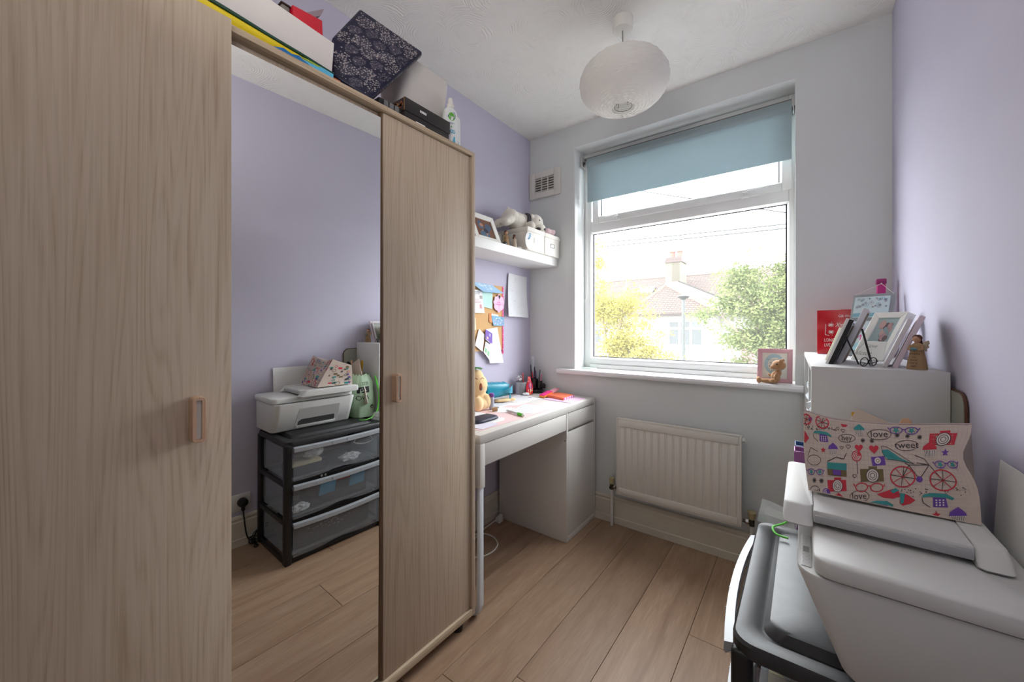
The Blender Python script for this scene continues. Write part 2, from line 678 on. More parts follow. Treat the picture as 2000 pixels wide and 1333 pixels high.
# door behind the camera, closed
d = root('door_1', (.95, YR, 0), None, None)
d['kind'] = 'structure'
mb = MB(mat('white_door_paint', (225, 224, 220), .4))
mb.box(.57, 1.33, YR + .001, YR + .04, .005, 2.0, .003)
for z0, z1 in ((.2, .9), (1.05, 1.85)):
    for x0, x1 in ((.67, .9), (1.0, 1.23)):
        mb.box(x0, x1, YR + .04, YR + .046, z0, z1, .004)
mb.build('door_panel', d)
mb = MB(mat('white_door_paint', (225, 224, 220), .4))
mb.box(.49, .565, YR + .001, YR + .05, .165, 2.09, .006)
mb.box(1.335, 1.41, YR + .001, YR + .05, .165, 2.09, .006)
mb.box(.49, 1.41, YR + .001, YR + .05, 2.012, 2.09, .006)
mb.build('door_casing', d)
mb = MB(CHROME)
mb.cyl((1.27, YR + .04, 1.0), (1.27, YR + .085, 1.0), .011)
mb.tube([(1.27, YR + .085, 1.0), (1.25, YR + .09, 1.0), (1.16, YR + .09, 1.0)], .009)
mb.build('door_handle', d)

# sill board
mb = MB(mat('sill_gloss', (235, 235, 236), .3))
def sillprof(p):
    return [(p, y, z) for y, z in ((2.372, .8785), (2.372, .910), (2.201, .910), (2.194, .907), (2.190, .8955), (2.193, .884), (2.200, .8785))]
mb.ring([sillprof(.237), sillprof(1.533)])
mb.build('trim_1', kind='structure', label=None)

# window
YF = 2.372
w = root('window_1', (.925, YF, ZS), None, None)
w['kind'] = 'structure'
mb = MB(UPVC)
def framebar(mb, x0, x1, z0, z1, y0=YF, y1=YF + .065, bev=.004):
    mb.box(x0, x1, y0, y1, z0, z1, bev)
framebar(mb, XR0, .397, ZS, ZR)
framebar(mb, 1.473, XR1, ZS, ZR)
framebar(mb, .3965, 1.4735, ZS + .0262, .975)
mb.box(.3972, 1.4728, YF - .014, YF + .064, ZS, ZS + .026, .003)
framebar(mb, .3965, 1.4735, 2.295, ZR)
framebar(mb, .3965, 1.4735, 1.812, 1.885)
mb.build('window_frame', w)
# sloping beads round the fixed light
mb = MB(UPVC)
def beads(mb, x0, x1, z0, z1, yf, t=.012, d=.02):
    for q in (((x0, z0), (x1, z0), (x1 - t, z0 + t), (x0 + t, z0 + t)), ((x1, z0), (x1, z1), (x1 - t, z1 - t), (x1 - t, z0 + t)),
              ((x1, z1), (x0, z1), (x0 + t, z1 - t), (x1 - t, z1 - t)), ((x0, z1), (x0, z0), (x0 + t, z0 + t), (x0 + t, z1 - t))):
        a = [V((q[0][0], yf, q[0][1])), V((q[1][0], yf, q[1][1])), V((q[2][0], yf + d, q[2][1])), V((q[3][0], yf + d, q[3][1]))]
        mb.hexa(a, [p + V((0, .012, 0)) for p in a])
beads(mb, .397, 1.473, .975, 1.812, YF + .004, .008, .016)
mb.build('glazing_bead', w)
mb = MB(UPVC)
y0 = YF - .008
for x0, x1, z0, z1 in ((.412, .455, 1.868, 2.31), (1.444, 1.487, 1.868, 2.31), (.4548, 1.4442, 1.868, 1.909), (.4548, 1.4442, 2.268, 2.31)):
    mb.box(x0, x1, y0, YF + .05, z0, z1, .005)
beads(mb, .455, 1.444, 1.909, 2.268, y0 + .004, .01, .018)
sash = mb.build('top_sash', w)
mb = MB(GUN)
for x0, x1, z0, z1, yy in ((.405, 1.465, .983, 1.804, YF + .022), (.464, 1.435, 1.918, 2.26, YF + .016)):
    for a in ((x0, x0 + .006, z0 + .0041, z1 - .0041), (x1 - .006, x1, z0 + .0041, z1 - .0041), (x0, x1, z0, z0 + .004), (x0, x1, z1 - .004, z1)):
        mb.box(a[0], a[1], yy, yy + .006, a[2], a[3])
mb.build('gasket', w)
GLASS = clear('window_glass', (250, 250, 246), .015, .01, .03, True)  # translucent share lays a pale veil over the view, imitating window glare
mb = MB(GLASS)
mb.box(.40, 1.47, YF + .03, YF + .034, .978, 1.81)
mb.build('pane', w)
mb = MB(GLASS)
mb.box(.457, 1.442, YF + .026, YF + .030, 1.912, 2.265)
mb.build('pane', sash)
for sx in (.577, 1.286):
    mb = MB(UPVC)
    mb.box(sx - .018, sx + .022, YF - .018, YF - .006, 1.862, 1.874, .003)
    mb.cyl((sx, YF - .012, 1.872), (sx, YF - .012, 1.894), .007)
    mb.box(sx - .012, sx + .012, YF - .03, YF - .008, 1.889, 1.899, .003)
    mb.tube([(sx, YF - .02, 1.891), (sx + (.09 if sx > 1 else -.07), YF - .018, 1.882 + .016)], .0035)
    mb.build('casement_stay', sash)

# ------------------------------------------------------------------ roller blind
bl = root('roller_blind', (.94, 2.335, 2.0), 'duck-egg blue roller blind pulled a quarter down over the window', 'blind')
BLUE = translucent('blind_cloth', (180, 195, 200), .33, .85, .1, 900)
mb = MB(BLUE)
yb = 2.330
prof = [(yb - .020, 2.285), (yb - .0255, 2.268), (yb - .027, 2.252), (yb - .024, 2.243), (yb - .016, 2.236), (yb - .012, 2.2), (yb - .012, 2.012), (yb - .010, 2.004), (yb - .004, 2.002), (yb - .002, 2.006),
        (yb - .008, 2.014), (yb - .008, 2.23), (yb - .002, 2.235), (yb + .02, 2.25), (yb + .02, 2.285)]
mb.ring([[(x, a, b_) for a, b_ in prof] for x in (.398, 1.486)])
mb.build('blind_cloth', bl)
mb = MB(BLUE)
mb.tube([(.398, yb, 2.262), (1.486, yb, 2.262)], .026, 24)
mb.build('rolled_cloth', bl)
mb = MB(mat('blind_tube_grey', (120, 116, 108), .5))
mb.tube([(.375, yb, 2.290), (1.492, yb, 2.290)], .009, 12)
mb.build('head_rail', bl)
for x0, s_ in ((.362, 1), (1.490, 1)):
    mb = MB(LGREY)
    mb.box(x0, x0 + .006, yb - .032, yb + .03, 2.235, 2.305, .002)
    mb.box(x0 - .004, x0 + .009, yb - .034, yb - .026, 2.25, 2.30, .002)
    mb.cyl((x0 - .003, yb - .002, 2.262), (x0 + .009, yb - .002, 2.262), .018, m=mat('bracket_dark', (70, 68, 64), .5))
    mb.build('bracket', bl)
mb = MB(mat('chain_white', (235, 235, 232), .4))
ch = [(.392, yb - .022, 2.25), (.398, yb - .022, 1.9), (.402, yb - .024, 1.65), (.404, yb - .026, 1.42), (.399, yb - .03, 1.365), (.389, yb - .036, 1.353), (.378, yb - .04, 1.368), (.372, yb - .04, 1.43), (.374, yb - .034, 1.7), (.380, yb - .028, 2.0), (.384, yb - .022, 2.25)]
mb.tube(ch, .0016, 6)
mb.build('pull_chain', bl)

# ------------------------------------------------------------------ paper lantern
LC = V((.917, 1.592, H))
ln = root('pendant_lamp', LC, 'white crinkled paper lantern hanging from the ceiling', 'lamp')
mb = MB(mat('lamp_plastic', (236, 233, 226), .35))
mb.lathe(LC, [(.004, -.048), (.038, -.046), (.042, -.040), (.043, -.004), (.043, 0)], 32)
mb.build('ceiling_rose', ln)
mb = MB(mat('flex_grey', (150, 146, 140), .5))
mb.tube([LC + V((0, 0, -.047)), LC + V((.001, 0, -.1)), LC + V((.003, .001, -.145)), LC + V((.003, .001, -.26))], .0028, 8)
mb.build('flex', ln)
PAPERL = translucent('lantern_paper', (246, 244, 240), .3, .9, .12, 300)
cz, rr_, hh = H - .272, .182, .108
rng = random.Random(3)
ph = [rng.uniform(0, 6.28) for _ in range(90)]
nr, ns_ = 60, 120
rows = []
a0 = math.asin(.036 / rr_)
for i in range(nr + 1):
    th = a0 + (PI - 2 * a0) * i / nr
    row = []
    for k in range(ns_):
        a = 2 * PI * k / ns_
        wv = (.0021 if i % 2 else -.0021) * (1 + .5 * math.sin(7 * a + ph[i % 90])) + .0010 * math.sin(19 * a + ph[(i * 7) % 90])
        rr2 = rr_ * abs(math.sin(th)) ** .82 + wv
        row.append(LC + V((.003 + rr2 * math.cos(a), .001 + rr2 * math.sin(a), cz - H + hh * math.cos(th) + wv * .8)))
    rows.append(row)
mb = MB(PAPERL)
mb.ring(rows, None, False, False)
mb.build('lantern_shade', ln, smooth=0)
mb = MB(mat('lantern_wire', (120, 110, 96), .5))
for zz in (cz - hh * .93, cz + hh * .93):
    mb.tube([(LC.x + .003 + .036 * math.cos(2 * PI * k / 24), LC.y + .036 * math.sin(2 * PI * k / 24), zz) for k in range(24)], .0012, 5, closed=True)
for s_ in (-1, 1):
    mb.tube([(LC.x + .003 + s_ * .02, LC.y, cz - hh * .93), (LC.x + .003 + s_ * .02, LC.y, cz + hh * .8)], .001, 5)
mb.build('lantern_wire', ln)
mb = MB(mat('lamp_plastic', (236, 233, 226), .35))
mb.lathe((LC.x + .003, LC.y + .001, cz + .02), [(.006, .07), (.017, .066), (.02, .03), (.02, 0), (.014, -.004)], 20)
mb.build('lamp_holder', ln)
mb = MB(mat('bulb_glass', (238, 230, 210), .25))
mb.lathe((LC.x + .003, LC.y + .001, cz - .05), [(.004, -.004), (.018, .002), (.027, .02), (.026, .034), (.014, .06), (.013, .07)], 20)
mb.build('light_bulb', ln)

# ------------------------------------------------------------------ wall vent
vt = root('wall_vent', (.125, Y, 2.07), 'white louvred air vent high in the corner above the shelf', 'vent')
mb = MB(mat('vent_plastic', (222, 218, 212), .45))
zc = 2.155
for x0, x1, z0, z1 in ((.004, .05, 2.068, 2.245), (.2, .246, 2.068, 2.245), (.05, .2, 2.068, 2.108), (.05, .2, 2.205, 2.245), (.098, .104, 2.1, 2.21), (.149, .155, 2.1, 2.21)):
    mb.box(x0, x1, Y - .017, Y, z0, z1, .003)
mb.build('vent_frame', vt)
mb = MB(mat('vent_inside', (128, 124, 118), .8))
mb.box(.048, .202, Y - .003, Y - .0005, 2.1, 2.21)
mb.build('vent_backing', vt)
for k in range(6):
    z = 2.112 + k * .0165
    mb = MB(mat('vent_plastic', (222, 218, 212), .45))
    mb.hexa([(.05, Y - .016, z - .003), (.2, Y - .016, z - .003), (.2, Y - .004, z + .006), (.05, Y - .004, z + .006)],
            [(.05, Y - .016, z), (.2, Y - .016, z), (.2, Y - .004, z + .009), (.05, Y - .004, z + .009)])
    mb.build('louvre', vt)

# ------------------------------------------------------------------ radiator
rd = root('radiator', (.975, Y - .05, .21), 'white ribbed panel radiator under the window', 'radiator')
RADM = mat('radiator_enamel', (232, 228, 220), .35, var=.03, vscale=5)
x0, x1, z0, z1, yf = .661, 1.293, .210, .651, 2.160
mb = MB(RADM)
prof = [(x0 + .006, 0)]
n = 16
xs0, xs1 = x0 + .018, x1 - .018
pw = (xs1 - xs0) / n
for k in range(n):
    xa = xs0 + k * pw
    prof += [(xa + pw * .06, 0), (xa + pw * .2, .0065), (xa + pw * .8, .0065), (xa + pw * .94, 0)]
prof.append((x1 - .006, 0))
def rrow(z, k):
    return [V((a, yf - d * k, z)) for a, d in prof]
zz = [(z0, 0), (z0 + .040, 0), (z0 + .058, 1), (z1 - .062, 1), (z1 - .044, 0), (z1, 0)]
rows = [rrow(z, k) + [V((x1 - .006, yf + .012, z)), V((x0 + .006, yf + .012, z))] for z, k in zz]
mb.ring(rows)
mb.build('fluted_panel', rd, smooth=25)
for za, zb_ in ((z1 - .046, z1 - .0065), (z0 + .0055, z0 + .040)):
    mb = MB(RADM)
    mb.box(x0 + .014, x1 - .014, yf - .0075, yf + .001, za, zb_, .004)
    mb.build('panel_band', rd)
mb = MB(RADM)
for a in ((x0, x0 + .008, z0 - .002, z1 + .002), (x1 - .008, x1, z0 - .002, z1 + .002), (x0 + .0081, x1 - .0081, z1 - .006, z1 + .003), (x0 + .0081, x1 - .0081, z0 - .003, z0 + .005)):
    mb.box(a[0], a[1], yf - .004, yf + .016, a[2], a[3], .003)
mb.box(x0 + .02, x1 - .02, yf + .014, yf + .05, z0 + .01, z1 - .01, .004)
mb.cyl((x1, yf + .03, z1 - .026), (x1 + .012, yf + .03, z1 - .026), .011)
mb.build('panel_edge', rd)
for xa in (x0 + .12, x1 - .15):
    mb = MB(mat('bracket_dark', (70, 68, 64), .5))
    mb.box(xa, xa + .03, yf + .05, Y, z0 + .1, z1 - .08)
    mb.build('wall_bracket', rd)
for vx, cap, tail in ((.620, 'left', x0), (1.332, 'right', x1)):
    v = MB(STEEL)
    vy = yf + .03
    v.cyl((vx, vy, .215), (vx, vy, .248), .012, seg=12)
    v.cyl((vx, vy, .228), (tail, vy, .232), .0085, seg=12)
    sx = -1 if tail < vx else 1
    v.cyl((vx + sx * .014, vy, .23), (vx + sx * .026, vy, .231), .0135, seg=6, m=CHROME)
    v.cyl((vx, vy - .01, .23), (vx, vy - .022, .23), .009, seg=6, m=mat('valve_dark', (60, 56, 52), .4, .6))
    vb = v.build('valve', rd)
    v = MB(BONE)
    if cap == 'left':
        v.lathe((vx, vy, .246), [(.012, 0), (.0145, .003), (.0155, .034), (.013, .038), (.004, .039)], 16)
    else:
        v.lathe((vx, vy, .246), [(.011, 0), (.014, .004), (.020, .036), (.018, .04), (.004, .041)], 16)
    v.build('valve_cap', vb)
mb = MB(mat('pipe_paint', (226, 224, 220), .35))
mb.cyl((.620, yf + .03, 0), (.620, yf + .03, .218), .0085, seg=14)
mb.build('pipe', rd)
mb = MB(mat('pipe_paint', (226, 224, 220), .35))
mb.cyl((1.332, yf + .03, 0), (1.332, yf + .03, .218), .0085, seg=14)
mb.build('pipe', rd)

# ------------------------------------------------------------------ wardrobe
WT = 1.868
wd = root('wardrobe', (.26, .505, 0), 'three-door ash-effect wardrobe with a mirror on the middle door', 'wardrobe')
def wpart(name, m, *bx, parent=None, bev=.001, label=None):
    mb = MB(m)
    mb.box(*bx, bev)
    return mb.build(name, parent or wd, label)
wpart('side_panel', ASH, .03, .495, 1.111, 1.127, .045, WT)
wpart('side_panel', ASH, .03, .495, -.117, -.101, .045, WT)
wpart('top_panel', ASH_H, .03, .4952, -.101, 1.111, WT - .0155, WT)
wpart('bottom_panel', ASH_H, .03, .4952, -.101, 1.111, .046, .072)
wpart('back_panel', ASH, .03, .036, -.10, 1.11, .07, WT - .017)
for fx, fy in ((.455, 1.07), (.455, .72), (.455, .30), (.455, -.06), (.07, 1.07), (.07, -.06)):
    mb = MB(BLACKP)
    mb.cyl((fx, fy, 0), (fx, fy, .046), .02, .024)
    mb.build('foot', wd)
def handle(door, x, y, z0, z1):
    """vertical D-pull standing off the door, pale inside"""
    HM = wood_mat('handle_wood', (196, 160, 132), (170, 134, 106), (208, 176, 150), 'Z', False) if 'handle_wood' not in _M else _M['handle_wood']
    mb = MB(HM)
    def rr_(hy, hz, r, xx, n=6):
        out = []
        for k, (sy, sz) in enumerate(((1, 1), (-1, 1), (-1, -1), (1, -1))):
            for i in range(n + 1):
                a = PI / 2 * k + PI / 2 * i / n
                out.append(V((xx, y + sy * (hy - r) + r * math.cos(a), (z0 + z1) / 2 + sz * (hz - r) + r * math.sin(a))))
        return out
    hz = (z1 - z0) / 2
    mb.ring([rr_(.0115, hz, .008, x), rr_(.0115, hz, .008, x + .025), rr_(.0105, hz - .001, .0075, x + .0265), rr_(.0048, hz - .007, .002, x + .0265), rr_(.0046, hz - .0072, .002, x + .012)])
    h = mb.build('handle', door)
    mb = MB(mat('handle_inlay', (214, 210, 200), .5))
    mb.ring([rr_(.0044, hz - .0075, .002, x + .0125), rr_(.0044, hz - .0075, .002, x + .0225)])
    mb.build('handle_inlay', h, label='pale inlay in the slot of the pull')
dl = wpart('door', ASH, .496, .515, -.11, .306, .06, WT - .002)
mb = MB(mat('edge_band', (214, 204, 176), .5))
mb.box(.4965, .5148, .3058, .3066, .061, WT - .003)
mb.build('edge_band', dl)
handle(dl, .515, .243, .940, 1.034)
dm = wpart('door', ASH, .448, .4655, .306, .7155, .075, 1.852)
MIR = bpy.data.materials.new('mirror_glass')
t = NT(MIR)
b = t.bsdf(.0, 1, .5)
b.inputs['Base Color'].default_value = (.86, .875, .87, 1)
mb = MB(MIR)
Mt = Matrix.Translation((.478, .5, 1.19)) @ Matrix.Rotation(-.012, 4, 'Z') @ Matrix.Rotation(.005, 4, 'Y') @ Matrix.Translation((-.478, -.5, -1.19))
mb.box(.474, .478, .300, .7075, .085, 1.8315, m=MIR, M=Mt)
mb.build('mirror', dm, 'frameless mirror panel', smooth=0)
mb = MB(mat('edge_brown', (108, 82, 58), .6))
mb.box(.4655, .482, .7085, .7145, .075, 1.848)
mb.box(.4655, .4662, .306, .708, .076, 1.836)
mb.build('mirror_edge', dm)
dr = wpart('door', ASH, .468, .4855, .7165, 1.109, .074, 1.849)
handle(dr, .4855, .757, .940, 1.030)

# things on top of the wardrobe
ZW = WT + .0005
YEL = mat('yellow_plastic', (226, 200, 12), .35)
# soft flat packs under the white carton
def flat_pack(name, label, cat, m, pts, th, group=None, extra=None):
    c = V((sum(p[0] for p in pts) / 4, sum(p[1] for p in pts) / 4, min(p[2] for p in pts)))
    mb = MB(m)
    def f(u, v):
        a = V(pts[0]).lerp(V(pts[1]), u)
        b_ = V(pts[3]).lerp(V(pts[2]), u)
        p = a.lerp(b_, v)
        p.z += th + .003 * math.sin(9 * u + 4 * v) * (1 if th > .01 else .4)
        return p
    rows = []
    N = 14
    for i in range(N + 1):
        u = i / N
        r_ = []
        for j in range(7):
            r_.append(f(u, j / 6))
        for j in range(6, -1, -1):
            p = f(u, j / 6)
            p.z = V(pts[0]).lerp(V(pts[1]), u).lerp(V(pts[3]).lerp(V(pts[2]), u), j / 6).z
            r_.append(p)
        rows.append(r_)
    mb.ring(rows)
    if extra:
        extra(mb, f)
    return mb.build(name, None, label, cat, group, at=c)
def wedge(name, label, cat, m, y0, y1, za, zb_, ta, tb, xf, pr=None):
    """soft flat pack along the wardrobe front: bottom height za->zb_, thickness ta->tb from y0 to y1"""
    mb = MB(m)
    rows = []
    N = 18
    for i in range(N + 1):
        u = i / N
        y = y0 + (y1 - y0) * u
        z, t_ = za + (zb_ - za) * u, ta + (tb - ta) * u
        w_ = .0008 * math.sin(11 * u)
        rows.append([V((.15, y, z)), V((xf - .004, y, z)), V((xf + w_, y, z + t_ * .25)), V((xf + w_, y, z + t_ * .75)), V((xf - .005, y, z + t_)), V((.15, y, z + t_))])
    mb.ring(rows)
    if pr:
        g = lambda u, v: V((xf + .0012 + .0008 * math.sin(11 * u), y0 + (y1 - y0) * u, za + (zb_ - za) * u + (ta + (tb - ta) * u) * v))
        pr(mb, g)
    return mb.build(name, None, label, cat, at=V((.32, (y0 + y1) / 2, min(za, zb_))), smooth=40)
def bag_print(mb, g):
    C1 = mat('film_blue', (30, 112, 180), .3)
    C2 = mat('film_cyan', (96, 186, 222), .3)
    C3 = mat('film_lime', (150, 180, 60), .3)
    mb.p2([(.56, .0), (.80, .62), (.88, .95), (1, .95), (1, .03), (.8, .02)], g, C2)
    g2 = lambda u, v: g(u, v) + V((.0005, 0, 0))
    mb.p2([(.50, .02), (.58, .5), (.64, .3), (.70, .62), (.74, .3), (.79, .05)], g2, C1)
    mb.p2([(.70, .62), (.78, .85), (.90, .9), (.86, .6), (.78, .5)], g2, C3)
wedge('plastic_bag', 'yellow and blue plastic bag lying flat under the white carton', 'bag', YEL, .246, .552, ZW, ZW, .030, .0125, .492, bag_print)
wedge('folder', 'dark green glossy folder lying on the yellow bag', 'folder', mat('dark_green_film', (10, 66, 56), .2), .275, .556, ZW + .0287, ZW + .0132, .012, .0085, .489)
mb = MB(mat('orange_card', (186, 98, 30), .6))
mb.hexa([(.485, .553, ZW), (.493, .572, ZW), (.40, .60, ZW), (.39, .557, ZW)], [(.485, .553, ZW + .009), (.493, .572, ZW + .003), (.40, .60, ZW + .003), (.39, .557, ZW + .009)])
mb.build('envelope', None, 'corner of an orange card envelope by the navy parcel', 'envelope')
mb = MB(mat('black_cloth', (22, 24, 26), .8))
mb.hexa([(.505 - .02, .17, ZW), (.493, .243, ZW), (.30, .243, ZW), (.30, .17, ZW)], [(.485, .17, ZW + .03), (.48, .243, ZW + .022), (.30, .243, ZW + .025), (.30, .17, ZW + .03)], .004)
mb.build('cloth_pouch', None, 'black cloth pouch at the left end of the yellow bag', 'pouch')
# white open carton
ct = root('carton', (.32, .37, ZW + .034), 'long open white cardboard carton on top of the wardrobe', 'box')
CARD = mat('white_card', (222, 216, 212), .7, var=.03, vscale=15)
Rt = Matrix.Translation((.472, .558, ZW + .0255)) @ Matrix.Rotation(R(-4.6), 4, 'X')
def cbox(x0, x1, y0, y1, z0, z1):
    return dict(x0=x0, x1=x1, y0=y0, y1=y1, z0=z0, z1=z1)
for nm, b_ in (('front_wall', (-.004, 0, -.44, 0, 0, .089)), ('back_wall', (-.29, -.286, -.44, 0, 0, .089)), ('end_wall', (-.286, -.004, -.004, 0, 0, .085)), ('end_wall', (-.286, -.004, -.44, -.436, 0, .085)), ('base', (-.29, 0, -.44, 0, -.003, 0))):
    mb = MB(CARD)
    mb.box(*b_, .0008, M=None)
    for v in mb.bm.verts:
        v.co = Rt @ v.co
    mb.build(nm, ct)
# in the carton: red box with a price label, grey flask end, a beige knitted cushion, mauve strip
rb = root('gift_box', (.36, .53, 1.91), 'red box with a white price label standing in the carton', 'box')
RED = mat('red_card', (200, 16, 44), .4)
def redbox(mb):
    pass
mb = MB(RED)
A_ = V((.408, .487, 1.912))
ux = V((.035, .995, .075)).normalized() * .082
zx = V((-.02, -.03, .995)).normalized() * .160
dx = V((-.99, .0, -.02)).normalized() * .12
mb.hexa([A_, A_ + ux, A_ + ux + dx, A_ + dx], [A_ + zx, A_ + ux + zx, A_ + ux + dx + zx, A_ + dx + zx], .002)
mb.build('box_body', rb)
f = lambda x, y: A_ + ux * x + zx * y + V((.0008, 0, 0))
mb = MB(PAPER)
mb.rect(f, .36, .40, .74, .62, PAPER)
f2 = lambda x, y: A_ + ux * (1 - x) + zx * (1 - y) + V((.0012, 0, 0))
mb.text('\u00a31.50', .115, f2, .33, .43, INK, sx=1.0)
mb.build('price_label', rb)
mb = MB(mat('grey_cap', (120, 118, 112), .45))
mb.box(.30, .395, .458, .480, 1.915, 2.066, .004)
mb.box(.298, .397, .456, .482, 2.066, 2.071, .002, m=mat('dark_brown', (60, 40, 34), .6))
mb.build('slim_tin', None, 'slim grey tin wedged beside the red box', 'tin', at=(.35, .47, 1.915))
KNIT = mat('beige_knit', (188, 168, 142), .9, bump=.8, bscale=160, bdist=.003, sheen=.3)
blob('cushion', [((.33, .33, 2.005), (.10, .085, .075)), ((.36, .395, 2.03), (.07, .045, .045)), ((.34, .27, 2.02), (.08, .08, .06))], KNIT, None, .008, 4, at=(.34, .37, 1.91),
     label='beige knitted cushion bulging out of the white carton', cat='cushion')
mb = MB(mat('mauve_card', (166, 148, 156), .7))
fm = frame((.20, .50, 2.256), (0, 0, 1), V((-.12, .98, -.01)).normalized())
mb.hexa([(.22, .38, 1.99), (.20, .38, 1.99), (.185, .66, 2.255), (.205, .66, 2.255)], [(.22, .38, 2.03), (.20, .38, 2.03), (.185, .672, 2.285), (.205, .672, 2.285)])
mb.build('card_strip', None, 'mauve card strip poking up behind the red box', 'card', at=(.2, .5, 1.99))

# navy snowflake parcel, leaning
NAVY = mat('navy_wrap', (18, 18, 50), .42, spec=.35)
pA = V((.484, .672, ZW + .006))
pC = V((.468, .889, 2.147))
eAC = pC - pA
eCD = V((-.11, -.175, .093))
nrm = eAC.cross(eCD).normalized()
if nrm.x < 0:
    nrm = -nrm
pr = root('gift_parcel', pA, 'navy wrapped parcel with white snowflake baubles leaning on the wardrobe top', 'parcel')
TH_ = .024
mb = MB(NAVY)
PG = [(0, 0), (.3487, 0), (.3487, .2267), (.143, .200), (0.0, .115)]
ux, uy = eAC.normalized(), eCD.normalized()
q = [pA + ux * a + uy * b_ for a, b_ in PG]
mb.hexa([p - nrm * TH_ for p in q], q, .009, seg=4)
mb.build('parcel_body', pr)
SNOW = mat('snow_print', (186, 178, 178), .4)
SNOW2 = mat('snow_print_dim', (112, 106, 118), .4)
ux, uy = eAC.normalized(), eCD.normalized()
LA, LC_ = eAC.length, eCD.length
f = lambda x, y: pA + ux * x + uy * y + nrm * .0006
mb = MB(SNOW)
rg = random.Random(5)
def flake(mb, x, y, r, m):
    for k in range(3):
        a = PI * k / 3 + .2
        mb.line(f, [(x - r * math.cos(a), y - r * math.sin(a)), (x + r * math.cos(a), y + r * math.sin(a))], r * .34, m)
def inside(x, y, mg):
    ok = True
    for (xa, ya), (xb, yb) in zip(PG, PG[1:] + PG[:1]):
        ok = ok and ((xb - xa) * (y - ya) - (yb - ya) * (x - xa)) / math.hypot(xb - xa, yb - ya) > mg
    return ok
row = 0
yy = .020
while yy < LC_ - .004:
    xx = .026 if row % 2 else .057
    k = 0
    while xx < LA - .006:
        big = (k + row) % 2 == 0
        rB = .027 if big else .019
        if inside(xx, yy, rB * .55):
            pts = []
            tries = 0
            while len(pts) < (34 if big else 20) and tries < 400:
                tries += 1
                a, d_ = rg.uniform(0, 6.283), rB * math.sqrt(rg.random())
                x2, y2 = xx + d_ * math.cos(a), yy + d_ * math.sin(a)
                if inside(x2, y2, .005) and all((x2 - p[0]) ** 2 + (y2 - p[1]) ** 2 > .0055 ** 2 for p in pts):
                    pts.append((x2, y2))
            if inside(xx, yy, rB + .004):
                mb.disc(lambda x, y: f(x, y) - nrm * .0003, xx, yy, rB, mat('bauble_tint', (44, 42, 66), .45), 20)
            for p in pts:
                flake(mb, p[0], p[1], rg.uniform(.0018, .0036), SNOW if big else SNOW2)
            mb.loop(f, xx - rB - .003, yy + .002, .004, .0008, SNOW2, 8)
            mb.loop(f, xx - rB - .003, yy - .004, .004, .0008, SNOW2, 8)
        elif inside(xx, yy, .009):
            flake(mb, xx, yy, .0045, SNOW)
        xx += .060
        k += 1
    yy += .040
    row += 1
for k in range(150):
    x, y = rg.uniform(.008, LA - .008), rg.uniform(.008, LC_ - .008)
    r = rg.choice([.0012, .0016, .003])
    if not inside(x, y, .007):
        continue
    (flake if r > .002 else (lambda mb, x, y, r, m: mb.disc(f, x, y, r, m, 6)))(mb, x, y, r, SNOW)
mb.build('snowflake_print', pr, smooth=0)
# print carried round the shiny lower edge
f = lambda x, y: pA + ux * x - nrm * (y + .003) - uy * .0006
mb = MB(SNOW)
for k in range(90):
    x, y = rg.uniform(.014, LA - .014), rg.uniform(.004, TH_ - .012)
    flake(mb, x, y, rg.uniform(.001, .0026), SNOW)
mb.build('snowflake_print', pr, smooth=0)

# black game box with an orange picture on its end, grey tub on it
bx = root('flat_box', (.40, .90, ZW), 'flat black lidded box with an orange picture on its end', 'box')
BK = mat('black_card', (40, 36, 36), .45)
mb = MB(BK)
mb.box(.30, .482, .800, .998, ZW, ZW + .042, .0015)
mb.build('box_base', bx)
mb = MB(BK)
mb.box(.297, .4855, .797, 1.001, ZW + .028, ZW + .072, .002)
lid = mb.build('box_lid', bx)
f = lambda x, y: V((.4855 - x * .185, .7966, ZW + .028 + y * .044))
mb = MB(mat('amber_print', (150, 84, 34), .4))
mb.rect(f, .05, .08, .95, .92, mat('deep_brown_print', (48, 24, 16), .4))
f3 = lambda x, y: f(x, y) + V((0, -.0003, 0))
rg = random.Random(9)
for k in range(16):
    mb.disc(f3, rg.uniform(.1, .62), rg.uniform(.2, .78), rg.uniform(.03, .07), rg.choice([mat('amber_print', (150, 84, 34), .4), mat('rust_print', (120, 48, 22), .4), mat('tan_print', (150, 110, 70), .4)]), 7, ry=.14)
mb.rect(f3, 0, .0, .025, 1, mat('tan_print', (150, 110, 70), .4))
mb.build('end_picture', lid, 'orange and brown picture', smooth=0)
f = frame((.4861, .86, ZW + .046), (0, 1, 0), (0, 0, 1))
mb = MB(PAPER)
for k in range(5):
    mb.rect(f, k * .0058, 0, k * .0058 + .0045, .008, PAPER)
mb.build('box_logo', lid, smooth=0)
f = frame((.4826, .845, ZW + .0005), (0, 1, 0), (0, 0, 1))
mb = MB(PAPER)
mb.box(.4825, .4832, .845, .885, ZW, ZW + .010)
mb.build('white_tab', bx)
